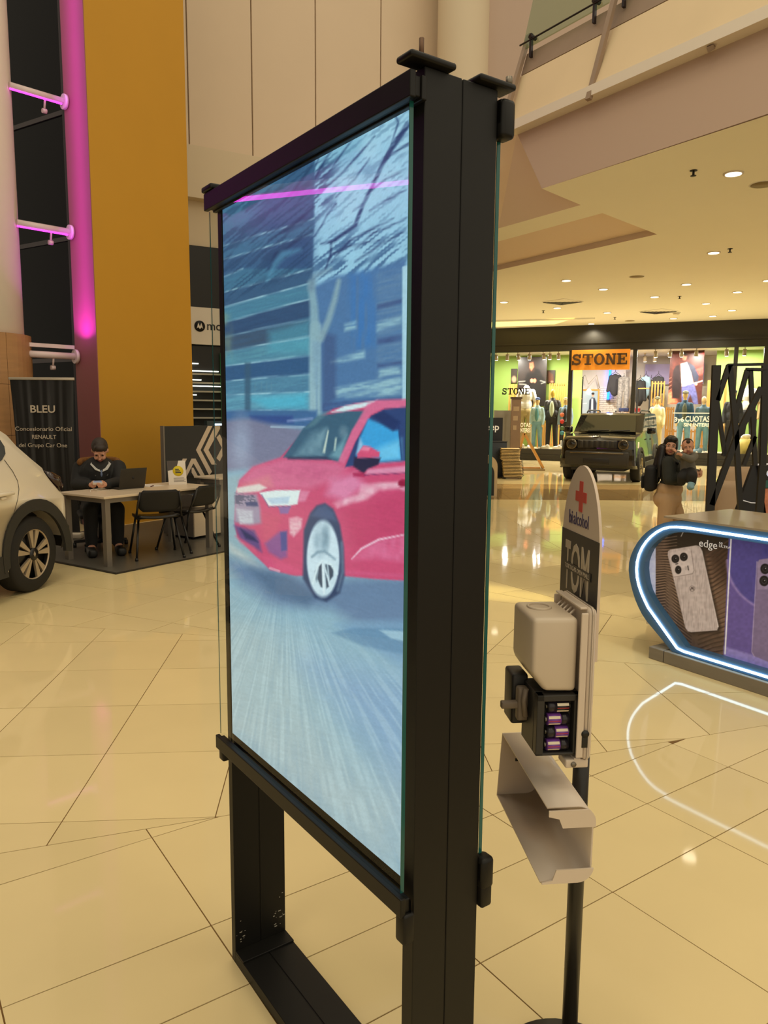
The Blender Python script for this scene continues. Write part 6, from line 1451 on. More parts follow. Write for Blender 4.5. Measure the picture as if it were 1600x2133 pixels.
def jside(pts, s, off, th=.01):
    a = [(x, s * jy(.90 + off, z), z) for x, z in pts]; b = [(x, s * jy(.90 + off - th, z), z) for x, z in pts]; k = len(pts)
    return MB().add(a + b, [tuple(range(k)), tuple(range(2 * k - 1, k - 1, -1))] + [(i, k + i, k + (i + 1) % k, (i + 1) % k) for i in range(k)])
for s in (1, -1):
    jside([(.85, 1.18), (.40, 1.54), (-.18, 1.56), (-.20, 1.17)], s, .006).obj('side_window', M_JGL, jp); jside([(-.28, 1.17), (-.26, 1.56), (-1.05, 1.55), (-1.12, 1.17)], s, .006).obj('side_window', M_JGL, jp); jside([(-1.2, 1.18), (-1.13, 1.54), (-1.55, 1.50), (-1.6, 1.22)], s, .006).obj('side_window', M_JGL, jp)
    for cx in (1.3, -1.28):
        jside(arc(cx, .35, .48, 185, -5, 16) + arc(cx, .35, .39, -5, 185, 16), s, .03, .05).obj('wheel_arch', M_JP, jp)
    jside([(-.82, .30), (.82, .30), (.82, .44), (-.82, .44)], s, .02, .03).obj('sill', M_JP, jp)
    MB().tube([(-.24, s * .912, .45), (-.24, s * .912, 1.16)], .004, 5).obj('door_seam', M_JP, jp)
    MB().rbox(-.10, .08, s * .90 - .012, s * .90 + .03, .98, 1.01, .008).obj('door_handle', M_JB, jp)
    MB().rbox(.62, .80, s * .94 - .02 if s > 0 else s * .94 - .18, s * .94 + .18 if s > 0 else s * .94 + .02, 1.14, 1.30, .03).obj('wing_mirror', M_JB, jp)
    MB().tube([(.25, s * .66, 1.65), (.10, s * .66, 1.71), (-1.3, s * .66, 1.71), (-1.5, s * .66, 1.65)], .018, 8).obj('roof_rail', M_BLACK, jp)
    # face: round lamp, bezel, running light
    MB().lathe([(.115, -.01), (.125, .03), (.10, .03)], c=(2.095, s * .60, .90), axis='x', n=28).obj('lamp_bezel', M_JCH, jp); MB().lathe([(.10, 0), (.085, .03)], c=(2.10, s * .60, .90), axis='x', n=24).obj('headlamp', M_CGL, jp)
    MB().rbox(1.86, 1.95, s * .905 - .012, s * .905 + .012, .83, .97, .008).obj('side_marker', M('amber_white_marker', (240, 226, 190), .3, emit=.35), jp)
    MB().rbox(2.06, 2.14, s * .60 - .12, s * .60 + .12, .46, .62, .03).obj('fog_recess', M_JP, jp)
MB().rbox(2.07, 2.125, -.46, .46, .80, 1.0, .02).obj('grille_panel', M_BLACK, jp)
for k in range(7): MB().rbox(2.118, 2.135, -.36 + k * .12 - .035, -.36 + k * .12 + .035, .825, .985, .008).obj('grille_slot', M_JP, jp); MB().rbox(2.130, 2.138, -.36 + k * .12 - .03, -.36 + k * .12 + .03, .975, .983, .003).obj('slot_trim', M_JCH, jp)
MB().rbox(2.05, 2.17, -.74, .74, .40, .74, .03).obj('front_bumper', M_JP, jp); MB().rbox(2.12, 2.185, -.62, .62, .685, .715, .008).obj('bumper_trim', M_JCH, jp); MB().rbox(2.14, 2.18, -.30, .30, .46, .58, .01).obj('number_plate_recess', M_BLACK, jp)
text('bonnet_badge', 'Jeep', .12, M_JCH, jp, (2.06, -.14, 1.045), rot=(pi / 2, 0, pi / 2), ext=.004, bold=.003, align='LEFT')
MB().tube([(1.03, -.45, 1.2), (.98, .05, 1.225)], .01, 6).obj('wiper', M_BLACK, jp); MB().tube([(1.03, .1, 1.2), (.98, .55, 1.22)], .01, 6).obj('wiper', M_BLACK, jp)
MB().box(.45, .55, .18, .48, 1.22, 1.44).obj('windscreen_sticker', M('pale_sticker', (150, 148, 120), .6), jp)
M_ALS = M('bright_alloy', (190, 172, 130), .25, metal=.7)
for x in (1.3, -1.28):
    wheel('wheel', jp, x, .80, .35, .35, .225, 5, 1, M_ALS, .22); wheel('wheel', jp, x, -.80, .35, .35, .225, 5, -1, M_ALS, .22)
# stand pieces left of the SUV
M_NAVYB = M('navy_black_laminate', (22, 24, 30), .4)
def placed(px, py, Y): q = at(px, py, Y); return q
p = gp(1060, 995); st0 = Vector((2.88, 18.6, 0))
M_PLY = M('pale_plywood', (214, 186, 128), .5, var=.1); M_PLYD = M('dark_seat_underside', (70, 54, 34), .6)
proto = None
for k in range(20):
    pos = st0 + Vector((.004 * (20 - k) * (1 if k < 12 else 0), 0, .05 + k * .036))
    if proto is None:
        proto = thing('plywood_chair', 'plywood stacking chair in the tall stack left of the SUV', 'chair', pos, radians(-4), 'stacked plywood chairs')
        MB().rbox(0, .46, 0, .44, 0, .016, .006).obj('seat', M_PLY, proto); MB().box(.01, .45, .01, .43, -.010, 0).obj('seat_underside', M_PLYD, proto)
        MB().bar((.455, .08, .008), (.50, .08, .05), .012, .012).obj('back_frame', M_BLACK, proto); MB().bar((.455, .36, .008), (.50, .36, .05), .012, .012).obj('back_frame', M_BLACK, proto)
    else: dup(proto, pos, radians(-4) + random.uniform(-.015, .015))
MB_ = MB()
sf = thing('chair_stack_trolley', 'thin black legs under the stacked plywood chairs', 'trolley', st0, radians(-4))
for x in (.06, .50):
    for y in (.04, .40): MB().tube([(x + .2 * .0, y, 0), (x, y, .04)], .012, 6).obj('leg', M_BLACK, sf)
MB().box(.04, .52, .03, .41, .028, .038).obj('trolley_deck', M_BLACK, sf)
ea = thing('oak_easel', 'oak A-shaped easel frame standing left of the SUV', 'easel', at(1110, 979, 21.4) * 1, 0)
eb = gp(1110, 980); ea.location = (eb.x, eb.y, 0)
MB().bar((-.28, 0, 1.06), (.29, .0, .07), .06, .16, up=(0, 1, 0)).obj('front_board', M_OAK, ea); MB().bar((-.29, 0, 1.06), (-.52, .0, .06), .06, .16, up=(0, 1, 0)).obj('rear_board', M_OAK, ea); MB().box(-.55, .32, -.14, .14, 0, .06).obj('base_board', M('grey_tan_board', (150, 130, 96), .5), ea); MB().box(-.5, .2, -.06, .06, .06, .10).obj('lower_rail', M_OAK, ea)
q = at(1066, 840, 20.3); q2 = at(1086, 840, 20.3)
tt = thing('display_totem', 'slim brown translucent display totem left of the SUV', 'totem', (q.x, 20.3, 0)); w = q2.x - q.x; h = at(1075, 831, 20.3).z
MB().box(0, w, 0, .10, 0, h).obj('totem_panel', M('bronze_acrylic', (136, 108, 78), .2, var=.1), tt); MB().box(-.02, w + .02, -.02, .12, h, h + .05).obj('totem_cap', M('bronze_cap', (84, 66, 46), .4), tt)
for k, zz in enumerate((h - .25, h - .5, h - .75)): MB().box(.05, w - .05 - .03 * k, -.004, 0, zz - .07, zz + .05).obj('info_label', M('tan_print', (176, 150, 116), .5), tt)
q = at(1030, 870, 20.8); q2 = at(1068, 870, 20.8); gp_ = thing('grey_display_wall', 'plain grey display board behind the black car sign', 'display board', (q.x, 20.8, 0))
MB().box(0, q2.x - q.x, 0, .12, 0, at(1050, 855, 20.8).z).obj('board', M('pale_grey_board', (150, 146, 134), .5), gp_); MB().box(-.05, q2.x - q.x + .05, -.1, .25, 0, .04).obj('board_foot', M_BLACK, gp_)
q = at(1000, 900, 19.6); q2 = at(1047, 900, 19.6); bs_ = thing('car_brand_sign', 'black sign block with white Jeep lettering beside the totem', 'sign', (q.x, 19.6, 0)); z1 = at(1030, 870, 19.6).z; z0 = at(1030, 920, 19.6).z
MB().box(0, q2.x - q.x, 0, .15, 0, z1).obj('sign_block', M_NAVYB, bs_); text('sign_lettering', 'Jeep', .24, M_GW, bs_, (q2.x - q.x - .50, -.004, z0 + .30), ext=.002, bold=.004)
q = at(990, 930, 19.0); q2 = at(1056, 930, 19.0); ds = thing('low_navy_desk', 'low navy desk partly hidden by the totem edge', 'desk', (q.x, 19.0, 0)); z1 = at(1030, 921, 19.0).z
MB().rbox(0, q2.x - q.x, 0, .5, 0, z1, .01).obj('desk_body', M('navy_laminate', (30, 38, 50), .4), ds); MB().box(-.01, q2.x - q.x + .01, -.01, .51, z1, z1 + .02).obj('desk_top', M_NAVYB, ds)
q = at(1036, 1000, 14.6); ct_ = thing('rounded_counter', 'beige rounded counter with black inset right of the totem post', 'counter', (q.x - 1.5, 14.6, 0)); zt = at(1020, 948, 14.6).z
rc = [(0, 0), (1.5, 0), (1.5, zt - .22)] + [(1.28 + .22 * cos(radians(a)), zt - .22 + .22 * sin(radians(a))) for a in (15, 30, 45, 60, 75, 90)] + [(0, zt)]
ri = [(0, .02), (1.44, .02), (1.44, zt - .36)] + [(1.22 + .22 * cos(radians(a)), zt - .36 + .22 * sin(radians(a))) for a in (15, 30, 45, 60, 75, 90)] + [(0, zt - .14)]
MB().prism(rc, (0, .6)).obj('counter_shell', M('beige_laminate', (200, 178, 140), .5), ct_); MB().prism(ri, (-.01, 0)).obj('black_inset', M_NAVYB, ct_)

# ================================================================== RIGHT EDGE: LATTICE FRAME, SIGN, ARMCHAIRS
cv_ = lambda a, b: (1440 + a / 5.61, 720 + b / 5.61)
lat = thing('lattice_frame', 'tall black angular lattice frame rising behind the phone counter', 'frame', (0, 0, 0))
M_LAT = M('black_lattice_steel', (24, 22, 20), .45, var=.08)
def lbar(pts, w, Y, d=.028):
    P = [at(*cv_(*q), Y) for q in pts]
    for a, b in zip(P[:-1], P[1:]): MB().bar(a, b, d, w, up=(1, 0, 0) if abs((b - a).z) > abs((b - a).x) else (0, 0, 1)).obj('lattice_bar', M_LAT, lat)
U_ = 5.9 / FPX
lbar([(295, 228), (215, 1990)], 17 * U_, 5.9); lbar([(442, 228), (305, 640)], 10 * U_, 5.9); lbar([(450, 228), (520, 1000), (580, 1990)], 10 * U_, 5.9)
lbar([(430, 226), (850, 217)], 5.5 * U_, 5.9); lbar([(640, 277), (905, 283)], 7 * U_, 6.3); lbar([(655, 285), (380, 1290)], 9.5 * U_, 6.3); lbar([(692, 285), (745, 1400)], 9 * U_, 6.3)
lbar([(822, 490), (545, 1040), (235, 1860)], 12 * U_, 5.9); lbar([(300, 640), (395, 1290)], 8 * U_, 6.3); lbar([(745, 1060), (610, 1400)], 8 * U_, 6.3); lbar([(862, 217), (835, 1400)], 13 * U_, 6.3)
for pt in ((215, 1990), (580, 1990)):
    a = at(*cv_(*pt), 5.9); MB().bar((a.x, a.y, a.z), (a.x, a.y, .0), .03, .06, up=(1, 0, 0)).obj('lattice_foot', M_LAT, lat)
for pt in ((835, 1400),):
    a = at(*cv_(*pt), 6.3); MB().bar((a.x, a.y, a.z), (a.x, a.y, .0), .03, .06, up=(1, 0, 0)).obj('lattice_foot', M_LAT, lat)
ms = thing('menu_tent_sign', 'black tent-shaped menu sign at the right picture edge', 'sign', (0, 0, 0))
def quad3(name, pts, Y, mat, th=.02, par=None):
    P = [at(*cv_(a, b), Y + (c if c else 0)) for a, b, c in pts]; Q = [q_ + Vector((0, th, 0)) for q_ in P]; k = len(P)
    MB().add(P + Q, [tuple(range(k - 1, -1, -1)), tuple(range(k, 2 * k))] + [(i, (i + 1) % k, k + (i + 1) % k, k + i) for i in range(k)]).obj(name, mat, par or ms)
a0 = at(*cv_(520, 1950), 6.6); kz = a0.z
quad3('side_panel', [(722, 1395, 0), (776, 1390, 0), (905, 2120, 0), (460, 2120, 0)], 6.6, M_NAVYB, .04); quad3('front_panel', [(776, 1385, -.02), (1000, 1380, -.02), (1080, 2120, -.02), (905, 2120, -.02)], 6.6, M('black_menu_board', (30, 28, 27), .5), .01)
quad3('teal_strip', [(812, 1575, -.03), (1000, 1572, -.03), (1012, 1655, -.03), (828, 1662, -.03)], 6.6, M('teal_print', (40, 96, 92), .5), .006); quad3('food_photo', [(832, 1672, -.03), (1012, 1665, -.03), (1040, 1985, -.03), (884, 1990, -.03)], 6.6, M('salmon_food_print', (206, 130, 96), .5, var=.5, scale=20), .006)
P = [at(*cv_(*q_), 6.55) for q_ in ((595, 1805), (700, 1836), (840, 1842))]; MB().tube(P, .004, 6).obj('white_rope', M_PWH, ms)
P = at(*cv_(835, 1525), 6.54); text('menu_lettering', 'MAR', .075, M_PWH, ms, P, ext=.002, bold=.001)
P = [at(*cv_(720, 1392), 6.58), at(*cv_(1000, 1380), 6.58)]; MB().tube(P, .008, 6).obj('top_rail', M_PWH, ms)
low = at(*cv_(460, 2120), 6.6).z
MB().box(at(*cv_(480, 2100), 6.6).x, at(*cv_(1000, 2100), 6.6).x, 6.605, 6.64, 0, low + .02).obj('sign_base', M_NAVYB, ms)
M_BEI = M('beige_upholstery', (176, 150, 122), .8, var=.06)
for nm, lb, px0, px1, yt, Y in (('armchair', 'beige round-cornered armchair seen through the lattice bars', 1502, 1556, 1003, 7.3), ('armchair', 'beige armchair behind the nearer one, back higher up', 1506, 1585, 973, 8.1)):
    x0, x1 = at(px0, 1000, Y).x, at(px1, 1000, Y).x; zt = at(1530, yt, Y).z; t = thing(nm, lb, 'armchair', (x0, Y, 0), 0, 'beige armchairs'); w = x1 - x0
    MB().rbox(0, w, 0, .16, .10, zt, .07, 4).obj('backrest', M_BEI, t); MB().rbox(.02, w - .02, .12, .55, .22, .46, .05, 3).obj('seat', M_BEI, t)
    for xx in (.08, w - .08):
        for yy in (.08, .48): MB().tube([(xx, yy, 0), (xx, yy, .2)], .015, 8).obj('leg', M_BLACK, t)
# ================================================================== PEOPLE
M_SKIN = M('skin_tan', (196, 146, 118), .55, var=.05, scale=20); M_SKINB = M('skin_baby', (206, 150, 120), .55, var=.04, scale=20); M_SKINM = M('skin_light', (206, 152, 124), .55, var=.05, scale=20)
M_HAIR = M('black_hair', (20, 17, 16), .45, var=.3, scale=40, stretch=(1, 1, .15)); M_HAIRB = M('brown_hair', (48, 34, 26), .55, var=.3, scale=40)
M_EYEW = M('eye_white', (214, 206, 196), .4); M_EYED = M('eye_dark', (26, 20, 18), .3); M_LIP = M('lip_rose', (160, 88, 80), .5)
def TR(c, rz=0, rx=0, ry=0): return Matrix.Translation(c) @ Matrix.Rotation(rz, 4, 'Z') @ Matrix.Rotation(rx, 4, 'X') @ Matrix.Rotation(ry, 4, 'Y')
def E(mb, Mx, c, r): return mb.ell(Mx @ Vector(c), r, Mx.to_3x3())
def head_skin(mb, Mx, k):
    """face towards local -y, origin at the middle of the head, k = head half height / .115"""
    E(mb, Mx, (0, .012 * k, .02 * k), (.074 * k, .094 * k, .096 * k)); E(mb, Mx, (0, -.020 * k, -.035 * k), (.060 * k, .066 * k, .078 * k)); E(mb, Mx, (0, -.055 * k, -.085 * k), (.026 * k, .026 * k, .024 * k))
    E(mb, Mx, (0, -.088 * k, -.012 * k), (.011 * k, .014 * k, .030 * k)); E(mb, Mx, (0, -.097 * k, -.030 * k), (.015 * k, .015 * k, .012 * k))
    for s in (-1, 1):
        E(mb, Mx, (s * .076 * k, .012 * k, -.008 * k), (.010 * k, .020 * k, .030 * k)); E(mb, Mx, (s * .035 * k, -.070 * k, -.032 * k), (.024 * k, .022 * k, .024 * k)); E(mb, Mx, (s * .030 * k, -.078 * k, .026 * k), (.026 * k, .014 * k, .010 * k))
def face_parts(par, Mx, k, brow, lip=True, closed=False):
    for s in (-1, 1):
        m = MB(); E(m, Mx, (s * .030 * k, -.0775 * k, .004 * k), (.0125 * k, .008 * k, .0058 * k if not closed else .0022 * k)); m.obj('eye', M_EYEW if not closed else M_EYED, par)
        if not closed: m = MB(); E(m, Mx, (s * .030 * k, -.084 * k, .004 * k), (.0058 * k, .004 * k, .0056 * k)); m.obj('iris', M_EYED, par)
        m = MB(); m.tube([Mx @ Vector((s * .014 * k, -.088 * k, .024 * k)), Mx @ Vector((s * .032 * k, -.089 * k, .030 * k)), Mx @ Vector((s * .050 * k, -.076 * k, .024 * k))], [.0028 * k, .003 * k, .0015 * k], 6); m.obj('eyebrow', brow, par)
    if lip: m = MB(); E(m, Mx, (0, -.083 * k, -.060 * k), (.024 * k, .010 * k, .0055 * k)); E(m, Mx, (0, -.081 * k, -.068 * k), (.019 * k, .010 * k, .006 * k)); m.obj('mouth', M_LIP, par)
def hand(mb, w, d, nrm, side, s=1.0, curl=.8):
    """w wrist, d pointing direction, nrm palm normal, side = thumb direction"""
    w, d, nrm, side = Vector(w), Vector(d).normalized(), Vector(nrm).normalized(), Vector(side).normalized()
    mb.cap(w, .024 * s, w + d * .035 * s, .027 * s)
    for q in (-1, 1): mb.cap(w + side * q * .016 * s, .016 * s, w + d * .075 * s + side * q * .022 * s, .014 * s)
    for i, L_ in enumerate((.066, .076, .070, .055)):
        b = w + d * .08 * s + side * (.028 - i * .019) * s; dd = d; p = b; r = .0085 * s
        for j in range(3):
            a = curl * (.5 + .4 * j); dd = (d * cos(a) + nrm * sin(a)).normalized(); e = p + dd * L_ * s * (.45, .32, .25)[j]; mb.cap(p, r, e, r * .92, 8); p = e; r *= .92
    p = w + d * .025 * s + side * .028 * s; e = p + (side * .7 + d * .7 + nrm * .3).normalized() * .035 * s; mb.cap(p, .012 * s, e, .010 * s, 8); mb.cap(e, .010 * s, e + (d * .8 + nrm * .5).normalized() * .03 * s, .008 * s, 8)

# ---------------------------------------------------------------- woman carrying the toddler
wx = at(1400, 1000, 7.9).x; S_ = .8625
wo = thing('person', 'woman in black sweater and beige trousers carrying a toddler', 'person', (wx, 7.9, 0), radians(62))
def v(x, y, z): return Vector((x * S_, y * S_, z * S_))
rr = lambda *a: [q * S_ for q in a]
HM = TR(v(-.03, .035, 1.485), radians(-78), radians(2), radians(6))
sk = MB(); head_skin(sk, HM, S_ * 1.0)
sk.cap(v(0, .03, 1.30), .055 * S_, v(-.02, .035, 1.43), .05 * S_); sk.ell(v(0, .03, 1.15), rr(.15, .10, .2)); sk.ell(v(0, .02, .95), rr(.15, .11, .16))
ARM_R = [v(-.17, .03, 1.29), v(-.235, .0, 1.10), v(-.10, -.25, 1.145)]; ARM_L = [v(.17, .03, 1.29), v(.24, -.06, 1.12), v(.06, -.30, 1.17)]
for A in (ARM_R, ARM_L): sk.limb(A, rr(.048, .040, .028))
hand(sk, ARM_R[2], v(.5, -.62, .08), v(.6, .6, 0), v(0, 0, 1), S_ * .95, .75); hand(sk, ARM_L[2], v(-.75, -.35, .02), v(-.3, .8, 0), v(0, 0, 1), S_ * .95, .75)
for s in (-1, 1): sk.limb([v(s * .09, .01, .88), v(s * .10, -.045 - s * .09, .48), v(s * .10, -.01 - s * .09, .06), v(s * .11, -.13 - s * .09, .04)], rr(.085, .058, .042, .034))
sk.obj('body', M_SKIN, wo, remesh=.007, sm_it=3)
face_parts(wo, HM, S_, M_HAIR)
sw = MB().ell(v(0, .03, 1.19), rr(.185, .135, .17)).ell(v(0, -.02, 1.10), rr(.185, .155, .12)).cap(v(0, .03, 1.27), .11 * S_, v(0, .02, 1.36), .068 * S_).ell(v(0, .05, 1.29), rr(.17, .10, .09))
for A in (ARM_R, ARM_L): sw.limb([A[0], A[1], A[2].lerp(A[1], .12)], rr(.080, .074, .050))
sw.ell(v(0, 0, 1.04), rr(.175, .145, .05)); sw.obj('sweater', M('black_knit_sweater', (44, 46, 41), .9, var=.25, scale=14, bump=.15), wo, remesh=.010, sm_it=4)
pn = MB().ell(v(0, .02, .96), rr(.19, .155, .13)).ell(v(0, .04, .84), rr(.20, .17, .14))
for s, y1, y2 in ((-1, .05, .08), (1, -.13, -.10)): pn.limb([v(s * .095, .02, .84), v(s * .11, y1, .46), v(s * .105, y2, .34), v(s * .105, y2 + .02, .10)], rr(.115, .082, .078, .074))
pn.obj('trousers', M('beige_trousers_cloth', (188, 156, 120), .85, var=.12, scale=6, bump=.2), wo, remesh=.010, sm_it=4)
for s, y2 in ((-1, .09), (1, -.09)): MB().rbox(-.045 * S_, .045 * S_, -.17 * S_, .09 * S_, 0, .075 * S_, .03 * S_, 3, mat=Matrix.Translation(v(s * .105, y2, 0))).obj('shoe', M('white_trainer', (206, 196, 180), .6), wo)
hm = MB(); E(hm, HM, (0, .022 * S_, .044 * S_), (.086 * S_, .100 * S_, .088 * S_)); E(hm, HM, (.03 * S_, -.045 * S_, .085 * S_), (.042 * S_, .045 * S_, .030 * S_)); E(hm, HM, (-.03 * S_, -.045 * S_, .085 * S_), (.042 * S_, .045 * S_, .030 * S_)); E(hm, HM, (.0, .055 * S_, -.03 * S_), (.092 * S_, .070 * S_, .12 * S_)); E(hm, HM, (.062 * S_, .01 * S_, -.02 * S_), (.026 * S_, .05 * S_, .11 * S_)); E(hm, HM, (-.070 * S_, .022 * S_, -.04 * S_), (.020 * S_, .046 * S_, .12 * S_))
hm.limb([v(.0, .12, 1.44), v(-.03, .16, 1.24), v(-.04, .17, 1.06)], rr(.075, .07, .035)); hm.limb([v(-.07, .12, 1.46), v(-.12, .13, 1.26), v(-.13, .13, 1.12)], rr(.045, .04, .022))
hm.obj('hair', M_HAIR, wo, remesh=.008, sm_it=3)
bp = thing('backpack', 'black backpack hanging behind the woman in beige trousers', 'backpack', wo.location, radians(62))
MB().rbox(-.15, .13, .145, .265, .80, 1.08, .05, 4).obj('pack_body', M('black_nylon', (18, 18, 19), .7, var=.1), bp); MB().rbox(-.12, .10, .255, .295, .83, .97, .02, 3).obj('front_pocket', M('black_nylon', (18, 18, 19), .7), bp)
for s in (-.11, .10): MB().tube([(s, .15, 1.04), (s, .07, 1.17), (s, -.07, 1.10)], .014, 8).obj('shoulder_strap', M('black_nylon', (18, 18, 19), .7), bp)

# ---------------------------------------------------------------- toddler on her arm
hc = at(1433, 931, 7.62); tb = at(1431, 968, 7.66)
to = thing('person', 'toddler in grey hooded jacket held by the woman', 'person', (tb.x, tb.y, tb.z), radians(-14))
o_ = lambda px, py, Y: Matrix.Rotation(radians(14), 3, 'Z') @ (at(px, py, Y) - Vector((tb.x, tb.y, tb.z)))
hq = o_(1433, 931, 7.62); HB = TR(hq, radians(-6), radians(8), radians(-5)); kb = .63
sk = MB(); head_skin(sk, HB, kb); E(sk, HB, (0, .01, .02), (.058, .066, .064)); E(sk, HB, (-.03, -.045, -.035), (.02, .02, .02)); E(sk, HB, (.03, -.045, -.035), (.02, .02, .02))
body0 = o_(1434, 985, 7.68); neck = o_(1432, 946, 7.66)
sk.cap(neck, .03, hq, .03); sk.cap(neck, .05, body0, .06)
shL, shR = o_(1420, 950, 7.63), o_(1446, 950, 7.66); aL = [shL, o_(1414, 950, 7.56), o_(1411, 943, 7.52)]; aR = [shR, o_(1440, 957, 7.52), o_(1420, 948, 7.46)]
for A in (aL, aR): sk.limb(A, [.026, .022, .016])
hand(sk, aR[2], o_(1411, 944, 7.45) - aR[2], (0, .3, -1), (0, -.3, .8), .42, .6); hand(sk, aL[2], o_(1407, 939, 7.52) - aL[2], (0, .3, -1), (0, .3, .9), .42, .5)
lg = [o_(1438, 985, 7.62), o_(1442, 990, 7.48), o_(1441, 1006, 7.5), o_(1438, 1012, 7.46)]; lg2 = [o_(1430, 985, 7.66), o_(1422, 992, 7.56), o_(1420, 1004, 7.62)]
sk.limb(lg, [.05, .04, .03, .024]); sk.limb(lg2, [.05, .04, .03])
sk.obj('body', M_SKINB, to, remesh=.0055, sm_it=3); face_parts(to, HB, kb, M_HAIRB)
hm = MB(); E(hm, HB, (0, .016, .026), (.058, .064, .062)); E(hm, HB, (0, .03, -.006), (.060, .046, .054)); E(hm, HB, (.005, -.040, .058), (.020, .020, .016)); hm.obj('hair', M_HAIRB, to, remesh=.006, sm_it=2)
jk = MB().cap(neck + Vector((0, .01, -.015)), .062, body0, .085).ell(neck + Vector((0, .05, -.01)), (.075, .045, .045))
for A in (aL, aR): jk.limb([A[0], A[1], A[2].lerp(A[1], .15)], [.044, .038, .030])
jk.obj('hooded_jacket', M('grey_marl_fleece', (112, 108, 98), .9, var=.2, scale=30, bump=.1), to, remesh=.008, sm_it=3)
pn = MB().cap(body0, .082, body0 + Vector((0, -.02, -.03)), .075).limb(lg[:3], [.062, .052, .042]).limb(lg2, [.062, .052, .042]); pn.obj('trousers', M('charcoal_leggings', (40, 40, 40), .9), to, remesh=.008, sm_it=3)
mb = MB().cap(lg[2] + Vector((0, 0, .012)), .036, lg[3] + Vector((0, -.01, -.012)), .034).cap(lg[3], .03, lg[3] + Vector((.01, -.05, -.01)), .024); mb.obj('shoe', M('pale_blue_bootie', (130, 166, 176), .8), to, remesh=.006, sm_it=2)

# ---------------------------------------------------------------- man at the office table, looking down at a phone
mq = at(207, 1000, 8.62); MO = Vector((mq.x, mq.y, .012)); MR = radians(26)
mn = thing('person', 'seated man in black parka looking down at a white phone', 'person', MO, MR)
inv = Matrix.Rotation(-MR, 3, 'Z')
m_ = lambda px, py, Y: inv @ (at(px, py, Y) - MO)
hq = m_(208, 939, 8.52); HH = TR(hq, radians(-10), radians(40), 0); k = 1.08
sk = MB(); head_skin(sk, HH, k)
nk = m_(207, 962, 8.62); hip = Vector((0, .10, .50)); chest = m_(207, 985, 8.62)
sk.cap(nk, .06, hq + Vector((0, .03, -.04)), .052); sk.ell(chest, (.17, .11, .2)); sk.cap(chest, .13, hip, .14)
aR = [m_(168, 975, 8.64), m_(162, 1008, 8.52), m_(189, 1010, 8.26)]; aL = [m_(246, 974, 8.66), m_(250, 1006, 8.52), m_(222, 1009, 8.26)]
for A in (aR, aL): sk.limb(A, [.055, .045, .030])
ph = m_(203.5, 1006.5, 8.16)
hand(sk, aR[2], ph - aR[2] + Vector((-.02, 0, -.03)), (.7, -.2, .6), (0, -.3, .9), .88, .7); hand(sk, aL[2], ph - aL[2] + Vector((.02, 0, -.03)), (-.7, -.2, .6), (0, -.3, .9), .88, .7)
for s in (-1, 1): sk.limb([Vector((s * .10, .08, .50)), Vector((s * .14, -.36, .50)), Vector((s * .14, -.34, .10)), Vector((s * .15, -.46, .05))], [.085, .062, .045, .036])
sk.obj('body', M_SKINM, mn, remesh=.007, sm_it=3); face_parts(mn, HH, k, M_HAIRB, closed=True)
hm = MB(); E(hm, HH, (0, .024 * k, .046 * k), (.084 * k, .100 * k, .088 * k)); E(hm, HH, (0, .05 * k, -.005), (.083 * k, .066 * k, .08 * k)); E(hm, HH, (.01, -.05 * k, .088 * k), (.058 * k, .042 * k, .034 * k)); hm.obj('hair', M('dark_brown_hair', (46, 35, 27), .6, var=.3, scale=40), mn, remesh=.007, sm_it=2)
pk = MB().ell(chest + Vector((0, .02, -.01)), (.235, .15, .19)).cap(chest, .20, hip + Vector((0, 0, .06)), .21).ell(nk + Vector((0, .07, -.07)), (.17, .09, .07))
for A in (aR, aL): pk.limb([A[0], A[1], A[2].lerp(A[1], .1)], [.092, .082, .055])
M_PARKA = M('black_parka', (20, 20, 20), .75, var=.25, scale=8, bump=.15); pk.obj('parka', M_PARKA, mn, remesh=.011, sm_it=4)
fu = MB()
for i in range(40):
    a = pi * (.02 + .96 * i / 39); c = nk + Vector((.205 * cos(a), .03 + .12 * sin(a), -.005 + .03 * sin(a))); fu.ell(c, (.030 + random.uniform(0, .012), .030, .030 + random.uniform(0, .012)), nu=8, nv=6)
fu.obj('fur_trim', M('brown_fur_trim', (120, 78, 34), .95, var=.6, scale=60, bump=.6), mn, remesh=.010, sm_it=0)
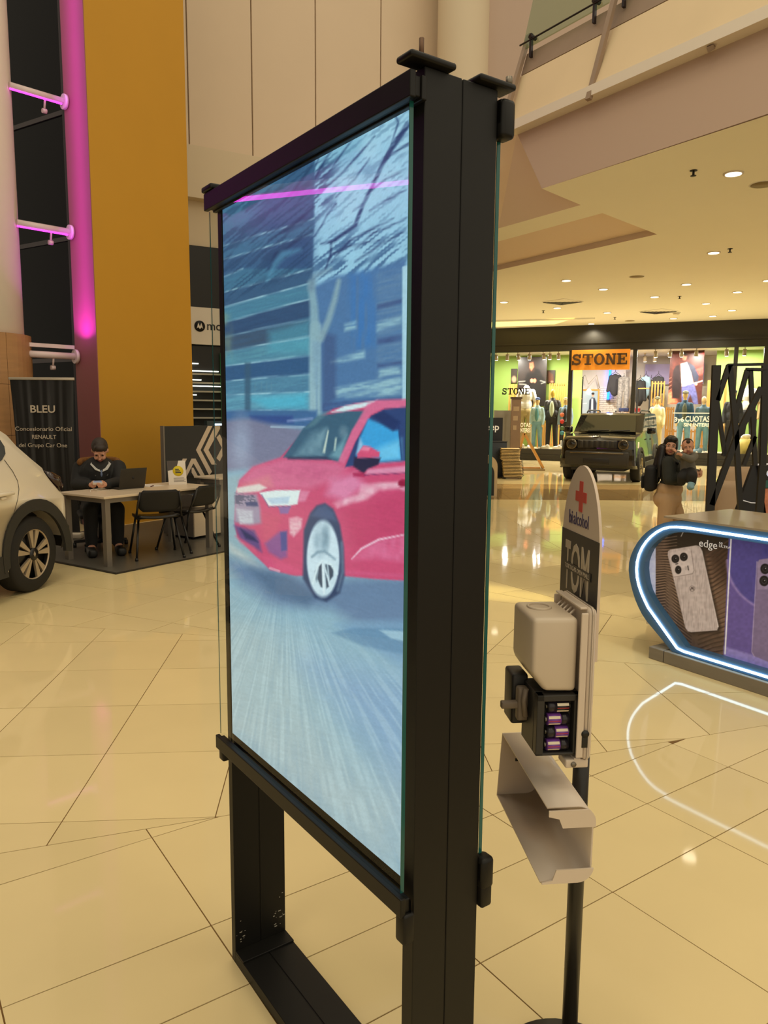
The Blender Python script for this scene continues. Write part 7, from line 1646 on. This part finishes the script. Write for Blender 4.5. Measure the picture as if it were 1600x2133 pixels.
for s in (-1, 1):
    a = nk + Vector((s * .035, -.065, -.055)); MB().add([nk + Vector((s * .066, -.055, .035)), nk + Vector((s * .112, -.145, -.015)), nk + Vector((s * .066, -.205, -.075)), nk + Vector((s * .008, -.205, -.10)), nk + Vector((s * .03, -.15, -.04))] + [nk + q for q in (Vector((s * .06, -.03, .025)), Vector((s * .10, -.09, -.04)), Vector((s * .058, -.14, -.095)), Vector((s * .008, -.14, -.12)), Vector((s * .03, -.095, -.06)))], [(0, 1, 2, 3, 4), (9, 8, 7, 6, 5), (0, 5, 6, 1), (1, 6, 7, 2), (2, 7, 8, 3), (3, 8, 9, 4), (4, 9, 5, 0)]).obj('shirt_collar', M('pale_blue_shirt', (190, 190, 186), .7), mn)
    MB().tube([nk + Vector((s * .11, -.10, -.03)), nk + Vector((s * .06, -.185, -.15))], .006, 6).obj('zip_edge', M('grey_zip', (96, 96, 96), .4), mn)
MB().ell(nk + Vector((0, -.165, -.12)), (.018, .03, .05)).obj('shirt_front', M('blue_shirt', (110, 126, 160), .7), mn)
pn = MB().cap(hip, .15, hip + Vector((0, -.06, 0)), .15)
for s in (-1, 1): pn.limb([Vector((s * .10, .06, .50)), Vector((s * .14, -.36, .50)), Vector((s * .14, -.34, .12))], [.11, .085, .065])
pn.obj('trousers', M('black_jeans', (24, 24, 26), .85), mn, remesh=.011, sm_it=3)
for s in (-1, 1): MB().rbox(-.05, .05, -.20, .09, 0, .10, .035, 3, mat=Matrix.Translation((s * .15, -.40, 0))).obj('shoe', M('black_boot', (18, 17, 17), .5), mn)
pz_ = thing('phone', 'white phone held in the seated man\'s hands', 'phone', MO + Matrix.Rotation(MR, 3, 'Z') @ ph, MR)
MB().rbox(-.05, .05, -.008, .035, -.02, .012, .006, mat=Matrix.Rotation(radians(30), 4, 'X')).obj('phone_body', M('white_phone_case', (222, 208, 192), .4), pz_)
MB().rbox(-.043, .043, -.004, .031, .0122, .0128, .0003, mat=Matrix.Rotation(radians(30), 4, 'X')).obj('phone_screen', M('phone_screen', (120, 130, 150), .2, emit=.3), pz_)
oc = thing('office_chair', 'black office chair with star base under the seated man', 'chair', MO, MR)
MB().rbox(-.24, .24, -.16, .30, .37, .435, .03, 3).obj('seat', M_CHB, oc); MB().rbox(-.21, .21, .33, .38, .48, .90, .02, 3).obj('backrest', M_CHB, oc); MB().tube([(0, .08, .06), (0, .08, .38)], .03, 12).obj('gas_lift', M_BLACK, oc); MB().tube([(0, .2, .38), (0, .36, .40), (0, .385, .55)], .02, 8).obj('back_support', M_BLACK, oc)
for q in range(5):
    a = 2 * pi * q / 5 + .3; e = Vector((.30 * cos(a), .08 + .30 * sin(a), .07)); MB().bar((0, .08, .10), e, .05, .03).obj('base_arm', M_BLACK, oc); MB().lathe([(.03, -.02), (.03, .02)], c=(e.x, e.y, .032), axis='x', n=12).obj('castor', M_BLACK, oc)
